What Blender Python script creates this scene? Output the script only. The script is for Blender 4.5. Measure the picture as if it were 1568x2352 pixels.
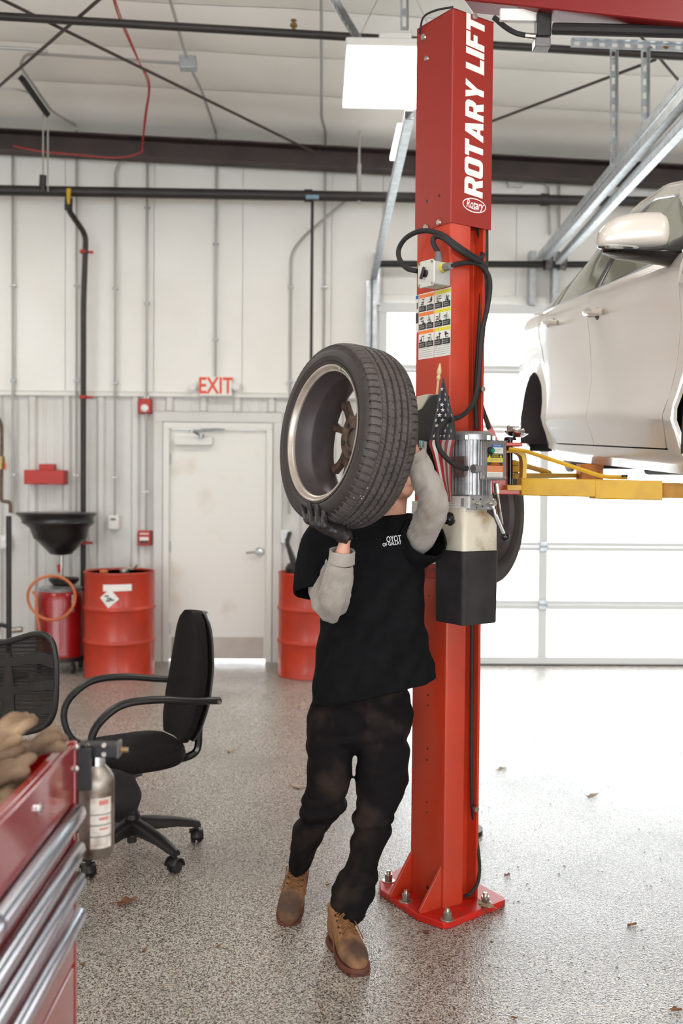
import bpy, bmesh, math, random
from mathutils import Vector, Matrix, noise as mnoise
random.seed(7)
scene = bpy.context.scene
for o in list(bpy.data.objects):
    bpy.data.objects.remove(o, do_unlink=True)
COL = scene.collection

# ---------------------------------------------------------------- camera
CAM_H, FPX = 1.637, 2287.0
YAW, PITCH, ROLL = math.radians(1.43), math.radians(1.62), math.radians(0.48)
_F = Vector((math.sin(YAW) * math.cos(PITCH), math.cos(YAW) * math.cos(PITCH), -math.sin(PITCH)))
_r0 = Vector((math.cos(YAW), -math.sin(YAW), 0))
_u0 = _r0.cross(_F)
_R = _r0 * math.cos(ROLL) + _u0 * math.sin(ROLL)
_U = _u0 * math.cos(ROLL) - _r0 * math.sin(ROLL)
camd = bpy.data.cameras.new('camera')
cam = bpy.data.objects.new('camera', camd)
COL.objects.link(cam)
mw = Matrix.Identity(4)
for i in range(3):
    mw[i][0], mw[i][1], mw[i][2] = _R[i], _U[i], -_F[i]
mw[2][3] = CAM_H
cam.matrix_world = mw
camd.sensor_fit = 'VERTICAL'
camd.sensor_height = 36.0
camd.sensor_width = 24.0
camd.lens = FPX / 2352 * 36.0
camd.clip_start = 0.05
camd.dof.use_dof = True
camd.dof.focus_distance = 3.55
camd.dof.aperture_fstop = 2.4
scene.camera = cam

# ---------------------------------------------------------------- world, exposure
world = bpy.data.worlds.new('overcast_sky')
scene.world = world
world.use_nodes = True
bg = world.node_tree.nodes['Background']
bg.inputs[0].default_value = (0.93, 0.97, 1.0, 1)
bg.inputs[1].default_value = 7.0
vs = scene.view_settings
vs.view_transform = 'Standard'
vs.look = 'None'
vs.gamma = 1.0
vs.use_curve_mapping = False
vs.exposure = -0.08
scene.cycles.use_denoising = True
scene.cycles.max_bounces = 8
scene.cycles.diffuse_bounces = 5
scene.cycles.glossy_bounces = 4
scene.cycles.transparent_max_bounces = 12
scene.cycles.sample_clamp_indirect = 8.0
scene.cycles.caustics_reflective = False
scene.cycles.caustics_refractive = False
LAMP_POWER = 34.0

# ---------------------------------------------------------------- measuring helpers
def ray(px, py):
    return _F + _R * ((px - 784.0) / FPX) - _U * ((py - 1176.0) / FPX)
def W(px, py, y):
    """point of the place seen at a photo pixel, at y metres in front of the camera"""
    d = ray(px, py)
    return Vector((0, 0, CAM_H)) + d * (y / d.y)
def G(px, py, z=0.0):
    """point on the floor (height z) seen at a photo pixel"""
    d = ray(px, py)
    return Vector((0, 0, CAM_H)) + d * ((z - CAM_H) / d.z)
def hx(o, d, px, py=None):
    """how far to go from o along d to reach the photo column px (at the height of row py)"""
    n = _R - _F * ((px - 784.0) / FPX); c = Vector((0, 0, CAM_H)); o, d = Vector(o), Vector(d)
    s = -((o - c).dot(n)) / d.dot(n)
    for _ in range(4 if py is not None else 0):
        z = hz(o + d * s, py)
        s = -((Vector((o.x, o.y, z)) - c).dot(n)) / d.dot(n)
    return s
def hz(o, py):
    """height above or below o (same plan position) of the photo row py"""
    n = _U + _F * ((py - 1176.0) / FPX); c = Vector((0, 0, CAM_H))
    o = Vector((o[0], o[1], 0))
    return -((o - c).dot(n)) / n.z
def V(*a):
    return Vector(a)

# ---------------------------------------------------------------- mesh building
class MB:
    def __init__(s):
        s.v, s.f, s.mi = [], [], []
        s.cur = 0
    def add(s, vs_, fs):
        b = len(s.v)
        s.v += [tuple(p) for p in vs_]
        for f in fs:
            s.f.append(tuple(b + i for i in f)); s.mi.append(s.cur)
        return s
    def box(s, c, size, rot=None):
        c = Vector(c); hx, hy, hz = size[0] / 2, size[1] / 2, size[2] / 2
        pts = [Vector((x, y, z)) for z in (-hz, hz) for y in (-hy, hy) for x in (-hx, hx)]
        if rot is not None:
            pts = [rot @ p for p in pts]
        return s.add([c + p for p in pts], [(0, 2, 3, 1), (4, 5, 7, 6), (0, 1, 5, 4), (2, 6, 7, 3), (0, 4, 6, 2), (1, 3, 7, 5)])
    def box2(s, a, b):
        a, b = Vector(a), Vector(b)
        return s.box((a + b) / 2, [abs(b[i] - a[i]) for i in range(3)])
    def ring(s, c, ax, r, seg):
        ax = Vector(ax).normalized()
        t = Vector((0, 0, 1)) if abs(ax.z) < 0.9 else Vector((1, 0, 0))
        e1 = ax.cross(t).normalized(); e2 = ax.cross(e1)
        return [Vector(c) + (e1 * math.cos(2 * math.pi * i / seg) + e2 * math.sin(2 * math.pi * i / seg)) * r for i in range(seg)]
    def loft(s, rings, cap=True, closed_u=True, closed_v=False):
        n = len(rings[0]); vs_ = [p for r in rings for p in r]; fs = []
        R = len(rings)
        for i in range(R if closed_v else R - 1):
            for j in range(n if closed_u else n - 1):
                a, b = i * n + j, i * n + (j + 1) % n
                k = ((i + 1) % R) * n
                fs.append((a, b, k + (j + 1) % n, k + j))
        if cap and not closed_v:
            fs.append(tuple(reversed(range(n)))); fs.append(tuple((R - 1) * n + j for j in range(n)))
        return s.add(vs_, fs)
    def cyl(s, p0, p1, r0, r1=None, seg=16, cap=True):
        p0, p1 = Vector(p0), Vector(p1)
        r1 = r0 if r1 is None else r1
        return s.loft([s.ring(p0, p1 - p0, r0, seg), s.ring(p1, p1 - p0, r1, seg)], cap)
    def tube(s, pts, r, seg=8, closed=False, cap=True):
        pts = [Vector(p) for p in pts]; n = len(pts); rings = []
        prev = None
        for i, p in enumerate(pts):
            if closed:
                t = pts[(i + 1) % n] - pts[i - 1]
            else:
                t = pts[min(i + 1, n - 1)] - pts[max(i - 1, 0)]
            t.normalize()
            if prev is None:
                h = Vector((0, 0, 1)) if abs(t.z) < 0.9 else Vector((1, 0, 0))
                e1 = t.cross(h).normalized()
            else:
                e1 = (prev - t * prev.dot(t)).normalized()
            prev = e1
            e2 = t.cross(e1)
            rr = r[i] if isinstance(r, (list, tuple)) else r
            rings.append([p + (e1 * math.cos(2 * math.pi * k / seg) + e2 * math.sin(2 * math.pi * k / seg)) * rr for k in range(seg)])
        return s.loft(rings, cap, True, closed)
    def lathe(s, prof, o=(0, 0, 0), ax=(0, 0, 1), seg=32, closed=False):
        """prof: (radius, height along ax)"""
        ax = Vector(ax).normalized(); o = Vector(o)
        return s.loft([s.ring(o + ax * h, ax, max(r, 1e-4), seg) for r, h in prof], not closed, True, closed)
    def prism(s, poly, o, ex, ey, ez, d):
        """poly in (ex,ey) extruded from o by d along ez"""
        o, ex, ey, ez = Vector(o), Vector(ex), Vector(ey), Vector(ez)
        a = [o + ex * x + ey * y for x, y in poly]; b = [p + ez * d for p in a]
        n = len(poly)
        fs = [tuple(range(n)), tuple(reversed(range(n, 2 * n)))]
        fs += [(i, n + i, n + (i + 1) % n, (i + 1) % n) for i in range(n)]
        return s.add(a + b, fs)
    def grid(s, rows, closed_u=False):
        return s.loft(rows, False, closed_u)
    def sphere(s, c, r, seg=16, ring=10):
        c = Vector(c); rv = Vector(r) if hasattr(r, '__len__') else Vector((r, r, r))
        rings = []
        for i in range(1, ring):
            a = math.pi * i / ring
            rings.append([c + Vector((rv.x * math.sin(a) * math.cos(2 * math.pi * k / seg), rv.y * math.sin(a) * math.sin(2 * math.pi * k / seg), rv.z * math.cos(a))) for k in range(seg)])
        return s.loft(rings, True)
    def build(s, name, mat, parent=None, smooth=35, bevel=0, bseg=2, fix=True, solid=0, sub=0, split=False):
        me = bpy.data.meshes.new(name)
        me.from_pydata(s.v, [], s.f)
        mats = mat if isinstance(mat, (list, tuple)) else [mat]
        for m in mats:
            me.materials.append(m)
        if len(mats) > 1:
            me.polygons.foreach_set('material_index', s.mi)
        if fix:
            bm = bmesh.new(); bm.from_mesh(me)
            bmesh.ops.recalc_face_normals(bm, faces=bm.faces)
            bm.to_mesh(me); bm.free()
        if smooth:
            me.polygons.foreach_set('use_smooth', [True] * len(me.polygons))
            me.set_sharp_from_angle(angle=math.radians(smooth))
        me.update()
        o = bpy.data.objects.new(name, me)
        COL.objects.link(o)
        if parent is not None:
            put(o, parent)
        if solid:
            md = o.modifiers.new('solid', 'SOLIDIFY'); md.thickness = solid; md.offset = 0
        if split:
            md = o.modifiers.new('split', 'EDGE_SPLIT'); md.split_angle = math.radians(50)
        if bevel:
            md = o.modifiers.new('bevel', 'BEVEL'); md.width = bevel; md.segments = bseg; md.limit_method = 'ANGLE'; md.angle_limit = math.radians(40)
        if sub:
            md = o.modifiers.new('sub', 'SUBSURF'); md.levels = sub; md.render_levels = sub
        return o
ORG = {}
def put(o, parent):
    o.parent = parent
    o.matrix_parent_inverse = Matrix.Translation(-ORG.get(parent.name, Vector((0, 0, 0))))
def thing(name, label, cat, loc=(0, 0, 0), group=None):
    o = bpy.data.objects.new(name, None)
    COL.objects.link(o)
    o.location = loc; o.empty_display_size = 0.1
    ORG[o.name] = Vector(loc)
    tag(o, label, cat, group)
    return o
def tag(o, label, cat, group=None, kind=None):
    o['label'] = label; o['category'] = cat
    if group: o['group'] = group
    if kind: o['kind'] = kind
    return o
def structure(o, label=None):
    o['kind'] = 'structure'
    if label: o['label'] = label
    return o
def sempty(name, label=None, loc=(0, 0, 0)):
    o = bpy.data.objects.new(name, None); COL.objects.link(o)
    o.location = loc; o.empty_display_size = 0.1; ORG[o.name] = Vector(loc)
    return structure(o, label)
def dup(o, parent, off):
    """copy of one part, moved by off, sharing its mesh"""
    c = o.copy(); COL.objects.link(c)
    c.parent = parent
    c.matrix_parent_inverse = Matrix.Translation(-ORG.get(parent.name, Vector((0, 0, 0))))
    c.location = Vector(o.location) + Vector(off)
    return c
def smooth_path(pts, n=8, closed=False):
    """Catmull-Rom through the points"""
    pts = [Vector(p) for p in pts]; out = []; N = len(pts)
    rng = range(N if closed else N - 1)
    for i in rng:
        if closed:
            p0, p1, p2, p3 = pts[i - 1], pts[i], pts[(i + 1) % N], pts[(i + 2) % N]
        else:
            p1, p2 = pts[i], pts[i + 1]
            p0 = pts[i - 1] if i else p1 * 2 - p2
            p3 = pts[i + 2] if i + 2 < N else p2 * 2 - p1
        for k in range(n):
            t = k / n
            out.append(0.5 * ((2 * p1) + (p2 - p0) * t + (2 * p0 - 5 * p1 + 4 * p2 - p3) * t * t + (3 * p1 - p0 - 3 * p2 + p3) * t ** 3))
    if not closed:
        out.append(pts[-1])
    return out
def bend_path(pts, r=0.05, n=5):
    """polyline with its corners rounded at radius r (pipes, conduits)"""
    pts = [Vector(p) for p in pts]; out = [pts[0]]
    for i in range(1, len(pts) - 1):
        a, b, c = pts[i - 1], pts[i], pts[i + 1]
        d1, d2 = (a - b), (c - b)
        k = min(r, d1.length * 0.45, d2.length * 0.45)
        p, q = b + d1.normalized() * k, b + d2.normalized() * k
        for j in range(n + 1):
            t = j / n
            out.append(p * (1 - t) ** 2 + b * 2 * t * (1 - t) + q * t * t)
    out.append(pts[-1])
    return out
def interp(xs, ys, x):
    if x <= xs[0]: return ys[0]
    for i in range(1, len(xs)):
        if x <= xs[i]:
            t = (x - xs[i - 1]) / (xs[i] - xs[i - 1])
            return ys[i - 1] + (ys[i] - ys[i - 1]) * t
    return ys[-1]
def glyphs(txt, size=1.0, offset=0.0, shear=0.0, space=1.0, xs=1.0, align='CENTER'):
    """flat outline of a line of lettering as (verts2d, faces)"""
    cu = bpy.data.curves.new('lettering', 'FONT')
    cu.body = txt; cu.size = size; cu.offset = offset; cu.shear = shear; cu.space_character = space
    cu.align_x = align; cu.align_y = 'CENTER'; cu.resolution_u = 3; cu.fill_mode = 'FRONT'
    o = bpy.data.objects.new('lettering', cu); COL.objects.link(o)
    dg = bpy.context.evaluated_depsgraph_get()
    me = bpy.data.meshes.new_from_object(o.evaluated_get(dg))
    vs_ = [(v.co.x * xs, v.co.y) for v in me.vertices]
    fs = [tuple(p.vertices) for p in me.polygons]
    bpy.data.objects.remove(o, do_unlink=True); bpy.data.meshes.remove(me); bpy.data.curves.remove(cu)
    return vs_, fs
def letter(mb, txt, o, ex, ey, size, **kw):
    vs_, fs = glyphs(txt, size, **kw)
    o, ex, ey = Vector(o), Vector(ex), Vector(ey)
    mb.add([o + ex * x + ey * y for x, y in vs_], fs)

# ---------------------------------------------------------------- materials
def lin(r, g, b):
    f = lambda c: c / 12.92 if c <= 0.04045 else ((c + 0.055) / 1.055) ** 2.4
    return (f(r / 255), f(g / 255), f(b / 255), 1)
def pm(name, rgb, rough=0.5, metal=0.0, rgb2=None, nscale=8.0, ndetail=4.0, lo=0.35, hi=0.65, bump=0.0, bscale=60.0, coat=0.0, spec=0.5, sheen=0.0, trans=0.0, rvar=0.0, stretch=None):
    m = bpy.data.materials.new(name); m.use_nodes = True
    nt = m.node_tree; b = nt.nodes['Principled BSDF']
    c1 = lin(*rgb)
    b.inputs['Base Color'].default_value = c1
    b.inputs['Roughness'].default_value = rough
    b.inputs['Metallic'].default_value = metal
    b.inputs['Specular IOR Level'].default_value = spec
    if coat:
        b.inputs['Coat Weight'].default_value = coat; b.inputs['Coat Roughness'].default_value = 0.08
    if sheen:
        b.inputs['Sheen Weight'].default_value = sheen; b.inputs['Sheen Roughness'].default_value = 0.5
    if trans:
        b.inputs['Transmission Weight'].default_value = trans
    tc = nt.nodes.new('ShaderNodeTexCoord'); src = tc.outputs['Object']
    if stretch:
        mp = nt.nodes.new('ShaderNodeMapping'); mp.inputs['Scale'].default_value = stretch
        nt.links.new(src, mp.inputs[0]); src = mp.outputs[0]
    if rgb2 or rvar:
        nz = nt.nodes.new('ShaderNodeTexNoise'); nz.inputs['Scale'].default_value = nscale; nz.inputs['Detail'].default_value = ndetail
        nt.links.new(src, nz.inputs['Vector'])
        mr = nt.nodes.new('ShaderNodeMapRange'); mr.inputs[1].default_value = lo; mr.inputs[2].default_value = hi
        nt.links.new(nz.outputs[0], mr.inputs[0])
        if rgb2:
            mx = nt.nodes.new('ShaderNodeMix'); mx.data_type = 'RGBA'
            mx.inputs[6].default_value = c1; mx.inputs[7].default_value = lin(*rgb2)
            nt.links.new(mr.outputs[0], mx.inputs[0]); nt.links.new(mx.outputs[2], b.inputs['Base Color'])
        if rvar:
            mr2 = nt.nodes.new('ShaderNodeMapRange'); mr2.inputs[3].default_value = rough; mr2.inputs[4].default_value = min(1, rough + rvar)
            nt.links.new(mr.outputs[0], mr2.inputs[0]); nt.links.new(mr2.outputs[0], b.inputs['Roughness'])
    if bump:
        n2 = nt.nodes.new('ShaderNodeTexNoise'); n2.inputs['Scale'].default_value = bscale; n2.inputs['Detail'].default_value = 3
        nt.links.new(src, n2.inputs['Vector'])
        bp = nt.nodes.new('ShaderNodeBump'); bp.inputs['Strength'].default_value = bump; bp.inputs['Distance'].default_value = 0.02
        nt.links.new(n2.outputs[0], bp.inputs['Height']); nt.links.new(bp.outputs[0], b.inputs['Normal'])
    return m
def emit(name, rgb, s):
    m = bpy.data.materials.new(name); m.use_nodes = True
    b = m.node_tree.nodes['Principled BSDF']
    b.inputs['Base Color'].default_value = lin(*rgb)
    b.inputs['Emission Color'].default_value = lin(*rgb); b.inputs['Emission Strength'].default_value = s
    return m
def glass(name, tint=(1, 1, 1), gloss=0.08, rough=0.02):
    m = bpy.data.materials.new(name); m.use_nodes = True; nt = m.node_tree
    nt.nodes.remove(nt.nodes['Principled BSDF'])
    out = nt.nodes['Material Output']
    t = nt.nodes.new('ShaderNodeBsdfTransparent'); t.inputs[0].default_value = (*tint, 1)
    g = nt.nodes.new('ShaderNodeBsdfGlossy'); g.inputs['Roughness'].default_value = rough
    mx = nt.nodes.new('ShaderNodeMixShader'); mx.inputs[0].default_value = gloss
    nt.links.new(t.outputs[0], mx.inputs[1]); nt.links.new(g.outputs[0], mx.inputs[2]); nt.links.new(mx.outputs[0], out.inputs[0])
    return m

M = {}
M['wall'] = pm('white_vinyl_insulation', (238, 236, 232), 0.55, rgb2=(231, 228, 222), nscale=1.3, bump=0.25, bscale=3.0)
M['panel'] = pm('white_ribbed_steel', (214, 213, 210), 0.42, rgb2=(205, 202, 197), nscale=2.0)
M['whitepaint'] = pm('white_paint', (224, 222, 217), 0.4)
M['ceil'] = pm('white_roof_insulation', (242, 239, 234), 0.6, rgb2=(235, 231, 225), nscale=1.0, bump=0.35, bscale=2.5)
M['beam'] = pm('brown_primer_steel', (56, 46, 44), 0.6, rgb2=(70, 56, 52), nscale=5)
M['blackpipe'] = pm('black_steel_pipe', (38, 32, 32), 0.5, rgb2=(48, 40, 38), nscale=6)
M['conduit'] = pm('galvanised_conduit', (170, 168, 164), 0.4, 0.35)
M['galv'] = pm('galvanised_steel', (186, 190, 194), 0.35, 0.7, rgb2=(160, 164, 168), nscale=20)
M['darksteel'] = pm('dark_steel', (44, 42, 42), 0.45, 0.5)
M['redwire'] = pm('red_cable', (178, 40, 36), 0.5)
M['red'] = pm('lift_red_paint', (190, 54, 26), 0.34, rgb2=(178, 54, 30), nscale=3, coat=0.25, rvar=0.12)
M['redcover'] = pm('lift_cover_red_paint', (148, 28, 17), 0.4, rgb2=(140, 30, 19), nscale=3, rvar=0.1)
M['drumred'] = pm('drum_red_paint', (190, 54, 28), 0.36, rgb2=(170, 48, 28), nscale=5, coat=0.2, rvar=0.15)
M['firered'] = pm('fire_alarm_red', (178, 34, 24), 0.45)
M['tankred'] = pm('dark_red_enamel', (150, 18, 22), 0.3, coat=0.3)
M['chestred'] = pm('tool_chest_red', (146, 18, 19), 0.22, coat=0.6)
M['yellow'] = pm('yellow_arm_paint', (214, 168, 40), 0.42, rgb2=(190, 140, 34), nscale=9, lo=0.45, hi=0.8)
M['orange'] = pm('orange_pad_paint', (206, 120, 30), 0.5, rgb2=(150, 80, 26), nscale=20)
M['black'] = pm('black_plastic', (26, 25, 26), 0.45)
M['blackrub'] = pm('black_rubber', (34, 32, 33), 0.65)
M['blackgloss'] = pm('black_gloss', (18, 18, 19), 0.15)
M['tyre'] = pm('tyre_rubber', (84, 76, 74), 0.72, rgb2=(66, 60, 58), nscale=22, lo=0.3, hi=0.7, bump=0.08, bscale=300)
M['tyreside'] = pm('tyre_sidewall_rubber', (54, 46, 44), 0.5, rgb2=(44, 38, 37), nscale=9)
M['rim'] = pm('machined_rim', (206, 196, 186), 0.35, 0.55, rgb2=(176, 164, 154), nscale=12)
M['rimdark'] = pm('brake_dust_barrel', (70, 64, 66), 0.5, 0.35, rgb2=(88, 80, 80), nscale=6)
M['rimhub'] = pm('dirty_wheel_back', (124, 102, 88), 0.5, 0.4, rgb2=(80, 64, 58), nscale=30)
M['chrome'] = pm('chrome', (222, 224, 228), 0.12, 1.0)
M['zinc'] = pm('zinc_bolt', (208, 204, 196), 0.28, 0.9, rgb2=(160, 152, 140), nscale=60)
M['alu'] = pm('cast_aluminium', (178, 178, 180), 0.4, 0.7, rgb2=(150, 148, 148), nscale=25)
M['aludark'] = pm('motor_grey_steel', (118, 112, 112), 0.45, 0.5, rgb2=(98, 90, 88), nscale=14)
M['alubottle'] = pm('scuffed_aluminium_bottle', (168, 160, 152), 0.42, 0.7, rgb2=(104, 88, 76), nscale=14, lo=0.42, hi=0.62)
M['white'] = pm('white_label', (232, 230, 226), 0.5)
M['decal'] = pm('decal_white', (226, 224, 218), 0.45)
M['ink'] = pm('black_print', (44, 40, 40), 0.5)
M['inkorange'] = pm('orange_print', (240, 128, 50), 0.5)
M['inkyellow'] = pm('yellow_print', (222, 206, 60), 0.5)
M['inkblue'] = pm('blue_print', (40, 100, 160), 0.5)
M['inkred'] = pm('red_print', (200, 60, 46), 0.5)
M['inkgrey'] = pm('grey_print', (150, 148, 146), 0.5)
M['green'] = pm('green_button', (20, 140, 110), 0.35)
# ================================================================ the building
YW = 9.09                       # inside face of the back wall
XL, XR, YB = -7.5, 9.0, -6.0    # extent of the hall
def floor_material():
    m = bpy.data.materials.new('flake_epoxy_floor'); m.use_nodes = True
    nt = m.node_tree; b = nt.nodes['Principled BSDF']
    tc = nt.nodes.new('ShaderNodeTexCoord')
    vo = nt.nodes.new('ShaderNodeTexVoronoi'); vo.inputs['Scale'].default_value = 240
    nt.links.new(tc.outputs['Object'], vo.inputs['Vector'])
    sep = nt.nodes.new('ShaderNodeSeparateColor'); nt.links.new(vo.outputs['Color'], sep.inputs[0])
    cr = nt.nodes.new('ShaderNodeValToRGB'); cr.color_ramp.interpolation = 'CONSTANT'
    els = cr.color_ramp.elements
    stops = [(0.0, (54, 48, 46)), (0.15, (104, 96, 90)), (0.30, (172, 164, 153)), (0.52, (190, 183, 174)), (0.72, (150, 137, 121)), (0.84, (210, 204, 196)), (0.95, (128, 119, 110))]
    els[0].position = 0; els[0].color = lin(*stops[0][1])
    els[1].position = stops[1][0]; els[1].color = lin(*stops[1][1])
    for p, c in stops[2:]:
        e = els.new(p); e.color = lin(*c)
    nt.links.new(sep.outputs[0], cr.inputs[0])
    nz = nt.nodes.new('ShaderNodeTexNoise'); nz.inputs['Scale'].default_value = 1.6; nz.inputs['Detail'].default_value = 6
    nt.links.new(tc.outputs['Object'], nz.inputs['Vector'])
    mr = nt.nodes.new('ShaderNodeMapRange'); mr.inputs[1].default_value = 0.35; mr.inputs[2].default_value = 0.7; mr.inputs[3].default_value = 1.0; mr.inputs[4].default_value = 0.82
    nt.links.new(nz.outputs[0], mr.inputs[0])
    mu = nt.nodes.new('ShaderNodeMix'); mu.data_type = 'RGBA'; mu.blend_type = 'MULTIPLY'; mu.inputs[0].default_value = 1
    nt.links.new(cr.outputs[0], mu.inputs[6]); nt.links.new(mr.outputs[0], mu.inputs[7])
    nt.links.new(mu.outputs[2], b.inputs['Base Color'])
    mr2 = nt.nodes.new('ShaderNodeMapRange'); mr2.inputs[1].default_value = 0.3; mr2.inputs[2].default_value = 0.7; mr2.inputs[3].default_value = 0.18; mr2.inputs[4].default_value = 0.32
    nt.links.new(nz.outputs[0], mr2.inputs[0]); nt.links.new(mr2.outputs[0], b.inputs['Roughness'])
    b.inputs['Specular IOR Level'].default_value = 0.6
    v2 = nt.nodes.new('ShaderNodeTexVoronoi'); v2.inputs['Scale'].default_value = 170
    nt.links.new(tc.outputs['Object'], v2.inputs['Vector'])
    bp = nt.nodes.new('ShaderNodeBump'); bp.inputs['Strength'].default_value = 0.35; bp.inputs['Distance'].default_value = 0.004
    nt.links.new(v2.outputs['Distance'], bp.inputs['Height']); nt.links.new(bp.outputs[0], b.inputs['Normal'])
    return m
M['floor'] = floor_material()
M['ground'] = pm('outdoor_concrete', (205, 205, 202), 0.8)
mb = MB(); mb.box2((XL, YB, -0.15), (XR, YW + 0.2, 0)); structure(mb.build('floor', M['floor'], smooth=0))
mb = MB(); mb.box2((-30, YW + 0.2, -0.25), (30, 40, -0.03)); structure(mb.build('ground_outside', M['ground'], smooth=0), 'pale concrete yard outside the overhead door')

# roof line follows the rafter: it falls towards the right
_a, _b = W(0, 300, 8.9), W(1568, 383, 8.9)
RS = (_b.z - _a.z) / (_b.x - _a.x)
def roofz(x):
    return _a.z + RS * (x - _a.x)
BH = 0.185   # rafter depth
# openings measured in the photo
DL, DR, DT = W(388, 1400, YW).x, W(610, 1400, YW).x, W(500, 985, YW).z      # man door leaf
GL, GT = W(872, 1300, YW).x, W(1100, 706, YW).z                             # overhead door opening: left side, top
GR = GL + 3.66
WAIN = W(300, 908, YW).z
wall = sempty('wall_back', 'white insulated end wall with ribbed steel wainscot', (0, YW, 0))
def wall_rects(z0, z1):
    """x ranges of the wall between z0 and z1, without the two openings"""
    out = []
    x = XL
    cuts = []
    if z0 < DT + 0.06: cuts.append((DL - 0.05, DR + 0.05))
    if z0 < GT: cuts.append((GL, GR))
    for a, b in cuts:
        out.append((x, a)); x = b
    out.append((x, XR))
    return out
mb = MB()
for a, b in wall_rects(0, 1): mb.box2((a, YW + 0.06, 0), (b, YW + 0.2, DT + 0.05))
for a, b in [(XL, GL), (GR, XR)]: mb.box2((a, YW + 0.06, DT + 0.05), (b, YW + 0.2, GT))
mb.box2((XL, YW + 0.06, GT), (XR, YW + 0.2, 5.6))
mb.build('wall_core', M['wall'], wall, smooth=0)
# vinyl faced insulation blankets above the wainscot: each bulges between its seams
def blanket(x0, x1, z0, zf):
    nx, nz = 12, 22; rows = []
    for i in range(nz + 1):
        r = []
        for j in range(nx + 1):
            u, t = j / nx, i / nz
            x = x0 + (x1 - x0) * u; z = z0 + (zf(x) - z0) * t
            bul = 0.016 * math.sin(math.pi * u) ** 0.5 + 0.007 * mnoise.noise(Vector((x * 3, z * 2, 1))) + 0.005 * mnoise.noise(Vector((x * 8 + z * 5, z * 7, 4)))
            r.append(Vector((x, YW + 0.055 - bul - 0.028, z)))
        rows.append(r)
    m = MB(); m.grid(rows)
    return m
xs = [W(px, 700, YW).x for px in (-60, 148, 352, 556, 760)] + [GL]
for i in range(len(xs) - 1):
    blanket(xs[i] + 0.002, xs[i + 1] - 0.002, WAIN, lambda x: roofz(x) + 0.1).build('insulation_blanket', M['wall'], wall, smooth=60)
for i in range(3):
    x0 = GL + 1.22 * i
    blanket(x0 + 0.002, x0 + 1.218, GT + 0.02, lambda x: roofz(x) + 0.1).build('insulation_blanket', M['wall'], wall, smooth=60)
# ribbed steel wainscot, one sheet per three ribs
P = 77.7 / 251.6
rib0 = W(73, 1100, YW).x
def wain_sheet(x0, x1, z0, z1):
    pts = [(x0, 0.0)]
    k = math.ceil((x0 - rib0 - 0.05) / P)
    while rib0 + k * P + 0.05 < x1:
        c = rib0 + k * P
        if c - 0.05 > x0:
            pts += [(c - 0.046, 0), (c - 0.022, 0.032), (c + 0.022, 0.032), (c + 0.046, 0)]
            for d in (P / 3, 2 * P / 3):
                if c + d + 0.03 < x1: pts += [(c + d - 0.018, 0), (c + d - 0.008, 0.005), (c + d + 0.008, 0.005), (c + d + 0.018, 0)]
        k += 1
    pts.append((x1, 0.0))
    m = MB()
    m.grid([[Vector((x, YW + 0.045 - h, z)) for x, h in pts] for z in (z0, z1)])
    m.build('ribbed_panel', M['panel'], wall, smooth=20)
x = rib0 - 0.5 * P - 6 * P
while x < GL - 0.03:
    x2 = min(x + 3 * P, GL - 0.03)
    if x2 <= DL - 0.14 or x >= DR + 0.14:
        wain_sheet(x, x2, 0.0, WAIN)
    else:
        if x < DL - 0.14: wain_sheet(x, DL - 0.14, 0.0, WAIN)
        wain_sheet(max(x, DL - 0.14), min(x2, DR + 0.14), DT + 0.16, WAIN)
        if x2 > DR + 0.14: wain_sheet(DR + 0.14, x2, 0.0, WAIN)
    x += 3 * P
mb = MB()
mb.box2((XL, YW - 0.005, WAIN - 0.01), (GL - 0.03, YW + 0.05, WAIN + 0.035)); mb.box2((XL, YW - 0.012, WAIN + 0.028), (GL - 0.03, YW + 0.05, WAIN + 0.036))
structure(mb.build('trim_1', M['whitepaint'], bevel=0.003), 'white cap trim along the top of the wainscot')
# side wall on the left and roof
mb = MB(); mb.box2((XL - 0.2, YB, 0), (XL, YW + 0.2, 5.8)); structure(mb.build('wall_left', M['wall'], smooth=0))
mb = MB(); mb.box2((XR, YB, 0), (XR + 0.2, YW + 0.2, 5.8)); structure(mb.build('wall_right', M['wall'], smooth=0))
mb = MB(); mb.box2((XL, YB - 0.2, 2.9), (XR, YB, 5.8)); structure(mb.build('wall_rear', M['wall'], smooth=0), 'unseen white rear wall, its opening sized for the daylight')  # unseen wall added to hold back daylight above the rear opening
ceil = sempty('ceiling', 'white faced roof insulation sagging between purlins')
mb = MB()
mb.add([(XL, YB, roofz(XL) + 0.3), (XR, YB, roofz(XR) + 0.3), (XR, YW + 0.2, roofz(XR) + 0.3), (XL, YW + 0.2, roofz(XL) + 0.3),
        (XL, YB, roofz(XL) + 0.36), (XR, YB, roofz(XR) + 0.36), (XR, YW + 0.2, roofz(XR) + 0.36), (XL, YW + 0.2, roofz(XL) + 0.36)],
       [(0, 1, 2, 3), (4, 5, 6, 7), (0, 1, 5, 4), (1, 2, 6, 5), (2, 3, 7, 6), (3, 0, 4, 7)])
mb.build('roof_deck', M['ceil'], ceil, smooth=0)
yy = YW - 0.02
k = 0
while yy > YB:
    y0, y1 = max(yy - 0.74, YB), yy - 0.006
    nx = 34; rows = []
    for i in range(9):
        t = i / 8; r = []
        for j in range(nx + 1):
            x = XL + (XR - XL) * j / nx; y = y0 + (y1 - y0) * t
            sag = 0.03 * math.sin(math.pi * t) ** 0.6 + 0.012 * mnoise.noise(Vector((x * 2.2, y * 3, 0)))
            r.append(Vector((x, y, roofz(x) + 0.02 + 0.16 * min(1, (YW - y) / 0.5) + 0.05 - sag)))
        rows.append(r)
    m = MB(); m.grid(rows); m.build('ceiling_blanket', M['ceil'], ceil, smooth=60)
    yy -= 0.74
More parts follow.
